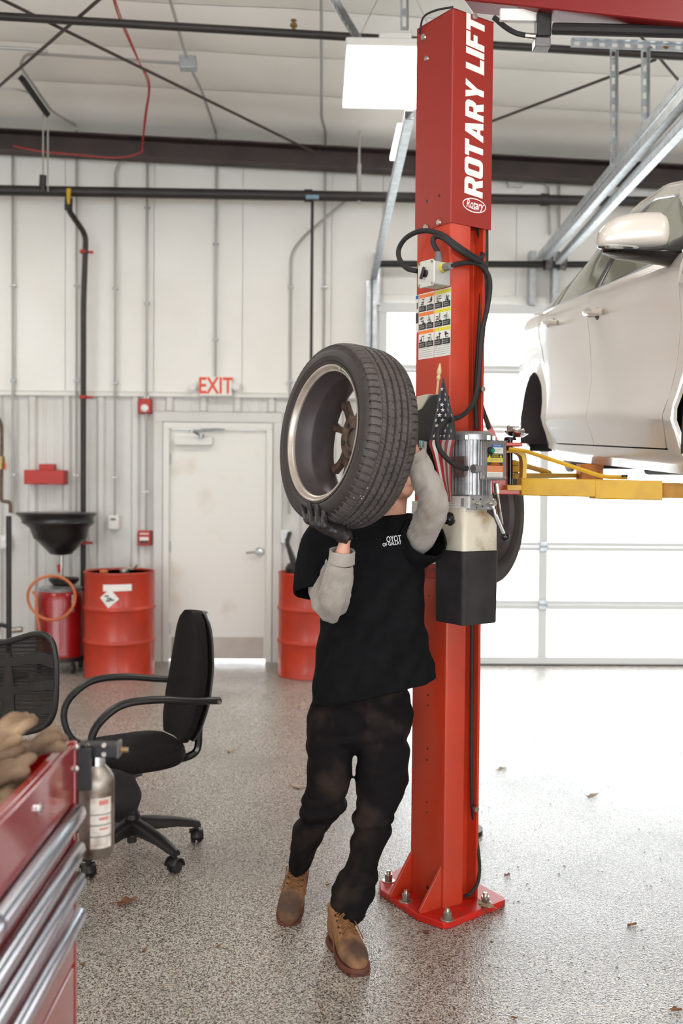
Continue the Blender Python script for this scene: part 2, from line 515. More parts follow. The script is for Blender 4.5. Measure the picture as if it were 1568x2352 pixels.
# rafter
mb = MB()
for (za, zb, w) in ((-BH, -BH + 0.012, 0.15), (-0.012, 0, 0.15), (-BH, 0, 0.012)):
    x0, x1 = XL + 0.02, XR - 0.02
    p = []
    for x in (x0, x1):
        for yv in (8.9 - (w / 2 if w > 0.05 else -0.05), 8.9 + (w / 2 if w > 0.05 else 0.062)):
            for z in (za, zb):
                p.append((x, yv, roofz(x) + z))
    mb.add(p, [(0, 1, 3, 2), (4, 6, 7, 5), (0, 4, 5, 1), (2, 3, 7, 6), (0, 2, 6, 4), (1, 5, 7, 3)])
tag(mb.build('rafter', M['beam'], smooth=0), 'dark brown steel rafter across the top of the white end wall', 'beam')

# ---------------------------------------------------------------- man door
d1 = sempty('door_1', 'white steel exit door with grey kick plate and hydraulic closer', ((DL + DR) / 2, YW, 0))
LEAFY = YW + 0.02
M['doorpaint'] = pm('smudged_white_door', (228, 226, 220), 0.4, rgb2=(206, 194, 176), nscale=2.6, ndetail=6, lo=0.58, hi=0.82)
mb = MB(); mb.box2((DL + 0.004, LEAFY, 0.022), (DR - 0.004, LEAFY + 0.045, DT - 0.004)); mb.build('leaf', M['doorpaint'], d1, bevel=0.002)
mb = MB()
for a, b in ((DL - 0.055, DL), (DR, DR + 0.055)):
    mb.box2((a, YW - 0.03, 0), (b, YW + 0.19, DT)); 
mb.box2((DL - 0.055, YW - 0.03, DT), (DR + 0.055, YW + 0.19, DT + 0.055))
mb.build('door_frame', M['whitepaint'], d1, bevel=0.003)
mb = MB()
for a, b in ((DL - 0.14, DL - 0.06), (DR + 0.06, DR + 0.14)):
    mb.box2((a, YW - 0.02, 0), (b, YW + 0.05, DT + 0.06))
mb.box2((DL - 0.14, YW - 0.02, DT + 0.06), (DR + 0.14, YW + 0.05, DT + 0.15))
mb.build('casing', M['panel'], d1, bevel=0.003)
zk0, zk1 = W(500, 1517, YW).z, W(500, 1464, YW).z
mb = MB(); mb.box2((DL + 0.02, LEAFY - 0.004, max(zk0, 0.03)), (DR - 0.02, LEAFY, zk1)); mb.build('kick_plate', pm('kick_plate_steel', (170, 158, 148), 0.45, 0.4, rgb2=(186, 176, 166), nscale=3), d1)
cl = W(399, 1022, YW - 0.06); cr_ = W(487, 1004, YW - 0.06)
mb = MB(); mb.box2((cl.x, LEAFY - 0.07, cl.z), (cr_.x, LEAFY, cr_.z)); clo = mb.build('door_closer', M['whitepaint'], d1, bevel=0.006)
e0, e1, e2 = W(462, 1001, YW - 0.07), W(440, 990, YW - 0.1), W(515, 985, YW - 0.01)
mb = MB(); mb.tube([e0 + V(0, 0.03, 0), e0, e1, e2], 0.012, 6); mb.cyl(e0 + V(0, 0, -0.02), e0 + V(0, 0, 0.02), 0.022, seg=12); mb.cyl(e1 + V(0, 0, -0.012), e1 + V(0, 0, 0.012), 0.018, seg=12); mb.build('closer_arm', M['galv'], clo)
h = W(596, 1268, YW)
mb = MB(); mb.cyl((h.x, LEAFY - 0.008, h.z), (h.x, LEAFY, h.z), 0.042, seg=24); mb.cyl((h.x, LEAFY - 0.05, h.z), (h.x, LEAFY, h.z), 0.018, seg=14)
mb.tube(smooth_path([(h.x + 0.005, LEAFY - 0.05, h.z), (h.x - 0.05, LEAFY - 0.055, h.z + 0.002), (h.x - 0.12, LEAFY - 0.05, h.z - 0.006)], 5), 0.011, 8); mb.build('lever_handle', M['chrome'], d1)
mb = MB()
for z in (0.3, 1.05, 1.85): mb.cyl((DL + 0.002, LEAFY - 0.008, z - 0.05), (DL + 0.002, LEAFY - 0.008, z + 0.05), 0.009, seg=8)
mb.build('hinge', M['galv'], d1)

# ---------------------------------------------------------------- overhead sectional door
d2 = sempty('door_2', 'white framed full view overhead door with blown-out glass panes', ((GL + GR) / 2, YW - 0.1, 0))
M['odoor'] = pm('white_aluminium_rail', (216, 218, 218), 0.45)
M['pane'] = glass('clear_pane', (0.97, 0.98, 0.98), 0.05)
YD = YW - 0.12
rail_px = [(1540, 1509), (1400, 1379), (1266, 1245), (1130, 1110), (997, 976), (860, 840), (722, 700)]
rz = [(W(1250, a, YD).z, W(1250, b, YD).z) for a, b in rail_px]
rz[0] = (0.012, rz[0][1])
gl_in = W(882, 780, YD).x; mull = W(1247, 1300, YD).x; step = mull - gl_in
xr = [gl_in - 0.012 + 0, mull, mull + step, mull + 2 * step]
xr = [x for x in xr if x < GR + 0.4]
for i in range(6):
    z0 = rz[0][0] if i == 0 else (rz[i][0] + rz[i][1]) / 2 + 0.0025
    z1 = (rz[i + 1][0] + rz[i + 1][1]) / 2 - 0.0025 if i < 5 else rz[6][1]
    gz0, gz1 = rz[i][1], rz[i + 1][0]
    mb = MB()
    mb.box2((xr[0] - 0.05, YD, z0), (xr[-1] + 0.05, YD + 0.045, gz0)); mb.box2((xr[0] - 0.05, YD, gz1), (xr[-1] + 0.05, YD + 0.045, z1))
    for k, x in enumerate(xr):
        w = 0.04
        mb.box2((x - w, YD + 0.001, gz0), (x + w, YD + 0.044, gz1))
    sec = mb.build('section', M['odoor'], d2, bevel=0.003)
    for k in range(len(xr) - 1):
        m = MB(); m.box2((xr[k] + 0.042, YD + 0.018, gz0 + 0.002), (xr[k + 1] - 0.042, YD + 0.024, gz1 - 0.002)); m.build('pane', M['pane'], sec, smooth=0)
    if 0 < i:
        for x in xr:
            m = MB(); m.box((x, YD - 0.006, z0), (0.075, 0.01, 0.09)); m.cyl((x - 0.04, YD - 0.012, z0), (x + 0.04, YD - 0.012, z0), 0.009, seg=8); m.build('hinge', M['galv'], sec, bevel=0.003)
mb = MB(); mb.box2((xr[0] - 0.05, YD + 0.005, 0.0), (xr[-1] + 0.05, YD + 0.04, 0.014)); mb.build('bottom_seal', M['blackrub'], d2)
mb = MB(); mb.box2((GL - 0.10, YW - 0.035, 0), (GL, YW + 0.2, GT + 0.1)); mb.box2((GL, YW - 0.035, GT), (GR, YW + 0.2, GT + 0.1)); mb.box2((GR, YW - 0.035, 0), (GR + 0.1, YW + 0.2, GT + 0.1))
structure(mb.build('trim_2', M['whitepaint'], bevel=0.004), 'white jamb and header trim around the overhead door')
# ================================================================ pipes, conduits and fittings on the end wall and ceiling
def pipe(name, pts, r, mat, label, cat='pipe', group=None, seg=10, bend=0.06, parts=None):
    mb = MB(); mb.tube(bend_path(pts, bend), r, seg)
    if parts is None:
        return tag(mb.build(name, mat), label, cat, group)
    t = thing(name, label, cat, pts[-1], group)
    mb.build('run', mat, t)
    return t
def C(px, py, drop=0.0):
    """point just under the roof blanket seen at a photo pixel"""
    d = ray(px, py); c = 0.09 - drop
    t = (roofz(0) + c - CAM_H) / (d.z - RS * d.x)
    t = min(t, 8.78 / d.y)
    return Vector((0, 0, CAM_H)) + d * t
# sprinkler mains
t = thing('sprinkler_pipe', 'thick black pipe running level in front of the white wall below the rafter', 'pipe', W(0, 437, 8.72))
a, b = W(-60, 436, 8.72), W(1640, 466, 8.72)
mb = MB(); mb.cyl(a, b, 0.044, seg=14); mb.build('pipe_run', M['blackpipe'], t)
for px in (-20, 700, 1245):
    u = (px + 60) / 1700; c = a.lerp(b, u); d = (b - a).normalized()
    mb = MB(); mb.cyl(c - d * 0.035, c + d * 0.035, 0.054, seg=14); mb.build('coupling', M['blackpipe'], t)
mb = MB()
c = a.lerp(b, (816 + 60) / 1700)
mb.cyl(c + V(0, 0, 0.03), (c.x, c.y, roofz(c.x) + 0.1), 0.011, seg=8); mb.cyl(c + V(0, 0, -0.06), c + V(0, 0, 0.28), 0.02, seg=8)
mb.build('hanger_rod', M['conduit'], t)
t = thing('sprinkler_pipe', 'slim black pipe crossing just under the ceiling behind the lamp', 'pipe', W(0, 37, 6.5))
a, b = W(-60, 34, 6.5), W(1640, 134, 6.5)
mb = MB(); mb.cyl(a, b, 0.026, seg=12); mb.build('pipe_run', M['blackpipe'], t)
for px in (666, 1528):
    c = a.lerp(b, (px + 60) / 1700)
    mb = MB(); mb.cyl(c, c + V(0, 0, 0.075), 0.012, seg=8); mb.cyl(c + V(0, 0, 0.045), c + V(0, 0, 0.06), 0.024, seg=8); mb.cyl(c + V(0, 0, 0.08), c + V(0, 0, 0.086), 0.02, seg=8)
    mb.build('sprinkler_head', pm('brass', (150, 120, 70), 0.4, 0.7), t)
# steel cross bracing rods between the frames
def brace(p0, p1, label, r=0.011):
    mb = MB(); mb.cyl(p0, p1, r, seg=8); tag(mb.build('brace_rod', M['beam']), label, 'brace rod', 'roof bracing rods')
brace(C(-30, -18, .1), W(725, 352, 8.78), 'long brace rod slanting down to the rafter left of the lamp')
brace(C(232, -5, .14), C(-10, 205, .14), 'short brace rod slanting down to the left edge above the red box')
brace(C(1505, 137, .1), C(1120, 282, .1), 'brace rod slanting away behind the lift column towards the rafter')
brace(C(1470, 82, .1), C(1575, 205, .1), 'short brace rod at the upper right corner', 0.009)
# conduits that drop down the wall
YC = YW - 0.035
M['conduitw'] = pm('white_painted_conduit', (206, 204, 200), 0.45, 0.1)
def straps(t, x, zs):
    for z in zs:
        m = MB(); m.box((x, YC + 0.004, z), (0.05, 0.034, 0.022)); m.build('strap', M['galv'], t, bevel=0.003)
def drop(px, topy, boty, label, extra=None, r=0.0115, yc=None):
    yc = yc or YC
    top = W(px, topy, yc); bot = W(px, boty, yc); bot.x = top.x
    pts = [bot, top] + (extra or [])
    t = thing('conduit', label, 'conduit', bot, 'vertical conduits on the end wall')
    m = MB(); m.tube(bend_path(pts, 0.09), r, 8); m.build('tube', M['conduit'], t)
    zz = bot.z + 0.35
    k = 0
    while zz < top.z - 0.1:
        m = MB(); m.box((top.x, yc + 0.008, zz), (0.05, 0.03, 0.022)); m.build('strap', M['galv'], t, bevel=0.003)
        zz += 0.85; k += 1
    return t
drop(29, 332, 1180, 'grey conduit nearest the left edge, running down past the red box')
drop(176, 290, 1180, 'grey conduit close behind the black drop pipe', [C(170, 285), C(118, 255), C(45, 150), C(60, 122), C(425, 146)])
drop(265, 390, 1185, 'grey conduit ending at the white thermostat box', [W(283, 365, YC), W(318, 352, YC)])
drop(338, 365, 1218, 'grey conduit running down through the round fire horn', [W(330, 350, YC)])
drop(497, 312, 868, 'grey conduit dropping onto the exit sign', [C(492, 292), C(462, 205), C(432, 146), C(385, -20)])
drop(747, 330, 1180, 'grey conduit descending left of the lamp, behind the wheel', [C(747, 300), C(738, 270), C(738, -20)])
drop(668, 580, 1180, 'grey conduit with an angled upper end behind the wheel', [W(700, 540, YC), W(800, 455, YC)])
m = MB(); p = C(432, 146, 0.03); m.box(p, (0.12, 0.09, 0.09)); tag(m.build('junction_box', M['galv'], bevel=0.006), 'galvanised junction box under the ceiling where conduits meet', 'junction box')
m = MB(); p = W(1182, 417, YC); m.box(p, (0.13, 0.05, 0.10)); t = tag(m.build('junction_box', M['conduitw'], bevel=0.006), 'pale square junction box under the rafter right of the lift column', 'junction box')
pipe('conduit', [W(1190, 418, YC), W(1258, 420, YC), W(1262, 540, YC)], 0.012, M['conduit'], 'bent conduit leading right and down from the pale junction box', 'conduit')
pipe('conduit', [W(1283, 405, YC), W(1284, 560, YC)], 0.012, M['conduit'], 'short straight conduit beside the bent one right of the column', 'conduit')
# red alarm cable hanging from the ceiling
mb = MB()
mb.tube(smooth_path([C(255, -20), C(275, 45), C(318, 140), C(343, 190,.05), C(336, 262,.05), W(327, 330, 8.75), W(323, 350, 8.8), W(270, 362, 8.8), W(180, 356, 8.8), W(90, 347, 8.8), W(30, 335, 8.8)], 8), 0.006, 6)
mb.tube(smooth_path([C(258, -20), C(280, 45), C(321, 145), C(341, 200,.05), C(333, 262,.05), W(325, 345, 8.75)], 8), 0.005, 6)
tag(mb.build('alarm_cable', M['redwire']), 'red alarm cable hanging from the ceiling and along the rafter', 'cable')
# cable bundle hung from a short steel strut, top left
t = thing('strut_bracket', 'dark steel strut under the ceiling with two hanging rods', 'bracket', W(75, 215, 7.8))
mb = MB(); p0, p1 = C(50, 180, .1), C(108, 262, .1); mb.tube([p0, p1], 0.03, 4); mb.build('strut', M['darksteel'], t)
for px, e in ((99, 430), (110, 440)):
    mb = MB(); mb.cyl(C(px, 262, .1), W(px, e, 8.6), 0.007, seg=6); mb.build('rod', M['conduit'], t)
mb = MB(); mb.tube([W(99, 402, 8.58), W(97, 438, 8.6)], 0.03, 8); mb.build('clamp', M['blackpipe'], t)
# thin horizontal conduit at the top left
pipe('conduit', [C(-30, 108, .05), C(60, 112, .05), C(110, 118, .05)], 0.012, M['conduit'], 'thin conduit entering at the left edge under the ceiling', 'conduit')
pipe('conduit', [C(-30, 201, .05), C(40, 204, .05), C(75, 216, .05)], 0.008, M['conduit'], 'thin rail at the left edge leading to the strut', 'conduit')
# black drop pipe with an offset and a yellow handle
YP = YW - 0.12
t = thing('drop_pipe', 'black drop pipe with offset bend and yellow valve handle', 'pipe', G(190, 1500))
p = [W(158, 455, 8.72), W(157, 482, 8.72), W(197, 540, YP), W(194, 720, YP), W(187, 1345, YP)]
p[4].x = p[3].x = p[2].x - 0.02; p[3].z = 3.2
mb = MB(); mb.tube(bend_path([p[0], p[1], p[2], p[3], V(p[4].x, YP, 0.35)], 0.07), 0.025, 10); mb.build('pipe_run', M['blackpipe'], t)
mb = MB(); mb.tube([W(158, 434, 8.66), W(157, 468, 8.66)], [0.022, 0.012], 8); mb.build('valve_handle', pm('yellow_handle', (210, 165, 30), 0.5), t)
mb = MB(); mb.cyl(p[0], p[1], 0.035, seg=12); mb.build('valve', M['blackpipe'], t)
for yy_ in (578, 912, 1247):
    c = W(190, yy_, YP); c.x = p[3].x
    mb = MB(); mb.cyl(c - V(0, 0, 0.012), c + V(0, 0, 0.012), 0.034, seg=12); mb.box(c + V(0.05, 0.02, 0), (0.06, 0.02, 0.02)); mb.build('pipe_clamp', M['firered'], t)
pipe('drop_pipe', [W(717, 460, 8.72), W(717, 478, 8.72), V(W(717, 480, 8.72).x, 8.72, 1.5), V(W(717, 480, 8.72).x, 9.0, 1.42)], 0.014, M['blackpipe'], 'slim black drop pipe descending behind the carried wheel')
m = MB(); c = W(717, 453, 8.66); m.box(c, (0.11, 0.03, 0.03)); tag(m.build('pipe_clamp', pm('blue_galvanised', (120, 150, 170), 0.4, 0.6)), 'small bluish clamp on the black pipe above the carried wheel', 'clamp')
# red hose box on the wall
a, b = W(57, 1112, YW - 0.1), W(149, 1080, YW - 0.1)
t = thing('wall_box', 'red wedge shaped steel box fixed to the ribbed wall', 'wall box', ((a.x + b.x) / 2, YW, a.z))
mb = MB(); mb.prism([(a.x, a.z), (b.x, a.z), (b.x, b.z), (a.x, b.z)], (0, YW - 0.13, 0), (1, 0, 0), (0, 0, 1), (0, 1, 0), 0.14); mb.build('box_body', M['firered'], t, bevel=0.006)
c0, c1 = W(90, 1081, YW - 0.06), W(125, 1066, YW - 0.06)
mb = MB(); mb.prism([(c0.x, b.z), (c1.x, b.z), (c1.x, c1.z), (c0.x, c1.z)], (0, YW - 0.07, 0), (1, 0, 0), (0, 0, 1), (0, 1, 0), 0.08); mb.build('mounting_tab', M['firered'], t, bevel=0.004)
# fire horn and pull station
c = W(333, 933, YW - 0.03)
t = thing('fire_horn', 'square red fire alarm horn with round white lens beside the door', 'fire alarm', c)
mb = MB(); mb.box((c.x, YW - 0.005, c.z), (0.115, 0.09, 0.135)); mb.build('horn_body', M['firered'], t, bevel=0.008)
mb = MB(); mb.sphere((c.x, YW - 0.052, c.z - 0.02), (0.036, 0.02, 0.036)); mb.build('strobe_lens', M['white'], t)
c = W(332, 1236, YW - 0.03)
t = thing('pull_station', 'small red fire alarm pull station beside the door', 'fire alarm', c)
mb = MB(); mb.box((c.x, YW - 0.005, c.z), (0.115, 0.09, 0.135)); mb.build('station_body', M['firered'], t, bevel=0.006)
mb = MB(); mb.box((c.x, YW - 0.054, c.z - 0.005), (0.08, 0.016, 0.03)); mb.box((c.x, YW - 0.052, c.z + 0.04), (0.08, 0.008, 0.012)); mb.build('pull_handle', M['white'], t, bevel=0.003)
mb = MB(); mb.box((c.x, YW - 0.052, c.z - 0.035), (0.08, 0.008, 0.016)); mb.build('key_plate', M['ink'], t)
# thermostat, sockets
c = W(261, 1200, YW - 0.03)
t = thing('thermostat', 'white rounded thermostat box under a conduit left of the door', 'thermostat', c)
mb = MB(); mb.box((c.x, YW - 0.005, c.z), (0.1, 0.09, 0.135)); mb.build('thermostat_body', M['white'], t, bevel=0.014, bseg=3)
mb = MB(); mb.box((c.x, YW - 0.052, c.z + 0.03), (0.045, 0.006, 0.02)); mb.build('display', pm('lcd', (110, 118, 110), 0.3), t)
for px, py, lab in ((167, 1227, 'white wall socket box just left of the black drop pipe'), (12, 1245, 'white socket box at the left edge below the oil drain tray'), (655, 1232, 'pale socket box above the right-hand drum')):
    c = W(px, py, YW - 0.03)
    t = thing('wall_socket', lab, 'socket', c)
    mb = MB(); mb.box((c.x, YW + 0.0, c.z), (0.085, 0.08, 0.125)); mb.build('box', M['whitepaint'], t, bevel=0.006)
    for s in (-1, 1):
        mb = MB(); mb.cyl((c.x, YW - 0.046, c.z + s * 0.028), (c.x, YW - 0.04, c.z + s * 0.028), 0.018, seg=14); mb.build('outlet', M['galv'], t)
# exit sign
a, b = W(457, 909, YW - 0.06), W(533, 866, YW - 0.06)
t = thing('exit_sign', 'white exit sign with red letters and two lamp heads above the door', 'exit sign', ((a.x + b.x) / 2, YW, a.z))
mb = MB(); mb.box2((a.x, YW - 0.06, a.z), (b.x, YW + 0.04, b.z)); mb.build('housing', M['white'], t, bevel=0.006)
mb = MB(); letter(mb, 'EXIT', ((a.x + b.x) / 2, YW - 0.0615, (a.z + b.z) / 2), (0.74, 0, 0), (0, 0, 1), 0.205, offset=0.004)
mb.build('lettering', pm('red_exit_letter', (226, 78, 44), 0.5), t, smooth=0)
for px in (443, 542):
    c = W(px, 889, YW - 0.05)
    mb = MB(); mb.cyl((c.x, YW - 0.08, c.z), (c.x, YW - 0.02, c.z), 0.036, 0.03, seg=18); mb.build('lamp_head', M['whitepaint'], t, bevel=0.004)
    m2 = MB(); m2.cyl((c.x, YW - 0.02, c.z), (c.x, YW + 0.04, c.z), 0.014, seg=10); m2.build('lamp_bracket', M['conduit'], t)
# brass valve pipework at the left edge
t = thing('valve_pipe', 'copper valve pipework at the left edge above the oil drain', 'pipework', W(5, 1160, 8.9))
mb = MB(); mb.tube(bend_path([W(-20, 940, 8.95), W(3, 970, 8.95), W(4, 1000, 8.95), W(2, 1152, 8.95), W(24, 1152, 8.95), W(24, 1178, 8.95)], 0.05), 0.016, 8); mb.build('pipe_run', pm('old_copper', (112, 92, 78), 0.45, 0.6, rgb2=(80, 62, 54), nscale=30), t)
mb = MB(); mb.cyl(W(2, 1048, 8.93), W(2, 1078, 8.93), 0.035, seg=12); mb.build('valve_body', pm('valve_brass', (150, 130, 90), 0.4, 0.7), t)
mb = MB(); mb.tube([W(12, 1062, 8.9), W(12, 1080, 8.9)], 0.008, 6); mb.build('valve_handle', pm('orange_tag', (230, 110, 60), 0.5), t)
# ---------------------------------------------------------------- overhead door hardware
def track(px0, px1, label, off=0):
    """roller track running back from the wall under the ceiling"""
    a, b = px0, px1
    d = (b - a).normalized(); side = Vector((1, 0, 0)); up = d.cross(side).normalized() * -1
    if up.z < 0: up = -up
    mb = MB()
    mb.prism([(-0.028, -0.026), (0.028, -0.026), (0.028, -0.018), (-0.022, -0.018), (-0.022, 0.022), (0.028, 0.022), (0.028, 0.03), (-0.028, 0.03)], a, side, up, d, (b - a).length)
    return tag(mb.build('door_track', M['galv'], bevel=0.003), label, 'door track', 'tracks of the overhead door')
def vtrack(x, z0, z1, label):
    mb = MB()
    mb.box2((x - 0.03, YD - 0.05, z0), (x - 0.02, YD + 0.12, z1)); mb.box2((x - 0.03, YD - 0.05, z0), (x + 0.02, YD - 0.042, z1)); mb.box2((x - 0.07, YD + 0.10, z0), (x - 0.02, YD + 0.12, z1))
    return tag(mb.build('door_track', M['galv']), label, 'door track', 'tracks of the overhead door')
k0, k1 = W(857, 640, YD), W(950, 222, 5.6)
track(k0, W(940, 265, 5.9), 'galvanised door track rising from the jamb to beside the lamp')
track(W(1255, 590, 8.75), W(1600, 195, 4.75), 'upper of two galvanised door tracks slanting up above the car')
track(W(1282, 600, 8.75), W(1600, 258, 4.9), 'lower of two galvanised door tracks slanting up above the car')
track(W(1243, 588, 8.8), W(1590, 172, 5.0), 'shadowed rear door track alongside the two bright ones')
vtrack(gl_in - 0.09, 0, W(857, 640, YD).z, 'upright door track along the left jamb of the overhead door')
t = thing('torsion_shaft', 'dark torsion shaft on brackets above the overhead door', 'shaft', W(1100, 606, YD - 0.05))
mb = MB(); mb.cyl(W(862, 606, YD - 0.05), W(1440, 608, YD - 0.05), 0.03, seg=12); mb.build('shaft', M['darksteel'], t)
for px in (866, 1225, 1278):
    a, b = W(px, 575, YD - 0.04), W(px, 700, YD - 0.04)
    mb = MB(); mb.box2((a.x - 0.028, YD - 0.03, b.z), (a.x + 0.028, YW - 0.03, a.z)); mb.build('bracket', M['galv'], t, bevel=0.003)
for px in (1258, 1290):
    c = W(px, 600, YD - 0.05); mb = MB(); mb.lathe([(0.02, -0.03), (0.085, -0.03), (0.075, -0.02), (0.075, 0.02), (0.085, 0.03), (0.02, 0.03)], c, (1, 0, 0), 20); mb.build('cable_drum', M['aludark'], t)
# perforated angle hangers
def perforated(p0, p1, label, w=0.045, n=None, nrm=(0, -1, 0)):
    p0, p1 = Vector(p0), Vector(p1); d = (p1 - p0); L = d.length; d.normalize()
    side = d.cross(Vector(nrm)).normalized(); nn = side.cross(d)
    mb = MB(); s = 0.075; k = max(2, int(L / s)); s = L / k
    for i in range(k):
        a = p0 + d * (i * s)
        for (u0, u1, w0, w1) in ((0, s, -w / 2, -0.011), (0, s, 0.011, w / 2), (0, 0.022, -0.011, 0.011), (s - 0.022, s, -0.011, 0.011)):
            mb.prism([(u0, w0), (u1, w0), (u1, w1), (u0, w1)], a, d, side, nn, 0.003)
    mb.prism([(0, 0), (L, 0), (L, w * 0.8), (0, w * 0.8)], p0 - side * (w / 2), d, nn, side, 0.003)
    return tag(mb.build('perforated_angle', M['galv'], smooth=0), label, 'angle', 'perforated steel angles under the roof')
perforated(W(1408, 110, 6.3), W(1408, 385, 6.3), 'upright perforated angle hanging above the car, the left one')
perforated(W(1480, 110, 6.0), W(1480, 330, 6.0), 'upright perforated angle hanging above the car, the right one')
perforated(W(1310, 100, 6.1), W(1600, 112, 6.1), 'level perforated angle under the ceiling above the car')
perforated(W(752, -12, 5.6), W(822, 102, 6.3), 'slanting perforated angle holding the lamp on its left')
perforated(W(928, -15, 6.2), W(928, 70, 6.2), 'upright perforated angle above the lamp', 0.05)
# ---------------------------------------------------------------- high-bay lamps
M['lamp'] = emit('lit_led_lens', (255, 252, 244), 9.0)
def high_bay(c, label, w=0.62, l=0.95):
    t = thing('high_bay_lamp', label, 'lamp', c, 'high-bay ceiling lamps')
    c = Vector(c)
    mb = MB(); mb.box(c + V(0, 0, 0.03), (w, l, 0.05)); mb.build('housing', M['whitepaint'], t, bevel=0.01)
    mb = MB(); mb.box(c + V(0, 0, 0.001), (w - 0.02, l - 0.02, 0.02)); mb.build('lens', M['lamp'], t)
    mb = MB(); mb.box(c + V(0, -l * 0.1, 0.12), (0.2, 0.32, 0.13)); mb.build('driver_box', M['whitepaint'], t, bevel=0.008)
    for sx in (-1, 1):
        for sy in (-1, 1):
            a = c + V(sx * w * 0.4, sy * l * 0.4, 0.05); e = V(c.x + sx * 0.05, c.y + sy * l * 0.4, roofz(c.x) + 0.08)
            mb = MB(); mb.cyl(a, e, 0.003, seg=5); mb.build('hanging_wire', M['galv'], t)
    ld = bpy.data.lights.new('high_bay_glow', 'AREA'); ld.shape = 'RECTANGLE'; ld.size = w; ld.size_y = l; ld.energy = LAMP_POWER; ld.color = (1.0, 0.97, 0.92)
    lo = bpy.data.objects.new('lamp_light', ld); COL.objects.link(lo); lo.location = c + V(0, 0, -0.02); put(lo, t)
lc = (W(815, 178, 6.42) + W(985, 178, 6.42)) / 2
high_bay((lc.x, 6.41, W(880, 245, 6.87).z), 'glaring white high-bay lamp beside the top of the red column')
for x in (-3.6, 4.6):  # unseen lamps added to brighten the hall
    for y in (6.4, 1.2): high_bay((x, y, 4.25), 'unseen high-bay lamp added under the roof to light the hall')
high_bay((lc.x, 1.2, 4.25), 'unseen high-bay lamp added under the roof to light the hall')  # one more unseen lamp added for its light
mb = MB(); a = W(912, 345, 8.6); b = W(915, 250, 8.0); mb.box(W(910, 328, 8.3), (0.045, 0.8, 0.03)); tag(mb.build('strip_lamp', emit('lit_strip', (255, 255, 252), 5.0)), 'thin lit strip lamp far behind the door track', 'lamp')
# ================================================================ drums and oil drain against the wall
def drum(c, label, seed):
    t = thing('steel_drum', label, 'drum', c, 'red steel drums by the door')
    R, H = 0.292, 0.885
    prof = [(0.01, 0.012), (R - 0.012, 0.012), (R - 0.006, 0), (R + 0.004, 0.004), (R + 0.004, 0.014), (R, 0.022)]
    for z in (0.30, 0.58):
        prof += [(R, z - 0.03), (R + 0.003, z - 0.022), (R + 0.011, z - 0.008), (R + 0.011, z + 0.004), (R + 0.002, z + 0.016), (R, z + 0.024)]
    prof += [(R, H - 0.022), (R + 0.004, H - 0.014)]
    mb = MB(); mb.lathe(prof, c, seg=48); mb.build('shell', M['drumred'], t, smooth=50)
    mb = MB(); mb.lathe([(R + 0.004, H - 0.014), (R + 0.006, H - 0.006), (R + 0.002, H), (R - 0.006, H), (R - 0.012, H - 0.014), (0.01, H - 0.016)], c, seg=48); mb.build('lid', M['drumred'], t, smooth=50)
    return t, R, H
def curved_label(t, c, R, ang, z0, z1, w, rot, mat, name='label'):
    """paper label wrapped on a drum"""
    mb = MB(); n = 8; rows = []
    h = z1 - z0
    for i in range(5):
        r = []
        for j in range(n + 1):
            u, v = (j / n - 0.5) * w, (i / 4 - 0.5) * h
            uu = u * math.cos(rot) - v * math.sin(rot); vv = u * math.sin(rot) + v * math.cos(rot)
            a = ang + uu / R
            r.append(Vector((c[0] + (R + 0.0025) * math.sin(a), c[1] - (R + 0.0025) * math.cos(a), (z0 + z1) / 2 + vv)))
        rows.append(r)
    mb.grid(rows); return mb.build(name, mat, t)
g = G(258, 1564); cL = (g.x, g.y + 0.292, 0)
t, R, H = drum(cL, 'red steel drum with white stickers left of the door', 1)
curved_label(t, cL, R, 0.13, 0.74, 0.795, 0.235, 0.02, M['white'])
lb = curved_label(t, cL, R, -0.09, 0.625, 0.735, 0.115, math.radians(40), M['white'])
mb = MB()
for k, (u, v) in enumerate(((-0.02, 0.02), (0.0, 0.0), (0.022, -0.012), (-0.01, -0.02))):
    a = -0.09 + u / R; mb.box((cL[0] + (R + 0.004) * math.sin(a), cL[1] - (R + 0.004) * math.cos(a), 0.68 + v), (0.035, 0.002, 0.012))
mb.build('print', M['ink'], t)
mb = MB(); mb.cyl((cL[0] - 0.13, cL[1] - 0.02, H - 0.016), (cL[0] - 0.13, cL[1] - 0.02, H + 0.004), 0.035, seg=14); mb.build('bung', pm('orange_cap', (232, 120, 60), 0.4), t)
mb = MB(); mb.tube(smooth_path([(cL[0] + 0.02, cL[1], H - 0.01), (cL[0] + 0.06, cL[1] + 0.02, H + 0.02), (cL[0] + 0.11, cL[1], H + 0.01), (cL[0] + 0.15, cL[1], H + 0.05)], 5), 0.009, 6); mb.cyl((cL[0] + 0.04, cL[1], H - 0.016), (cL[0] + 0.04, cL[1], H + 0.012), 0.04, seg=14); mb.build('bung', M['zinc'], t)
g = G(716, 1564); cR = (g.x, g.y + 0.292, 0)
t, R, H = drum(cR, 'red steel drum with a black hand pump right of the door', 2)
curved_label(t, cR, R, 0.3, 0.80, 0.84, 0.2, 0, M['white'])
t2 = thing('drum_pump', 'black hand pump standing on the right-hand drum', 'pump', (cR[0] - 0.14, cR[1] - 0.05, H))
b = V(cR[0] - 0.14, cR[1] - 0.06, H - 0.012)
mb = MB(); mb.lathe([(0.09, 0), (0.095, 0.05), (0.07, 0.085), (0.03, 0.1)], b, seg=20); mb.box(b + V(0.12, 0, 0.03), (0.12, 0.12, 0.06)); mb.build('pump_base', M['black'], t2, bevel=0.006)
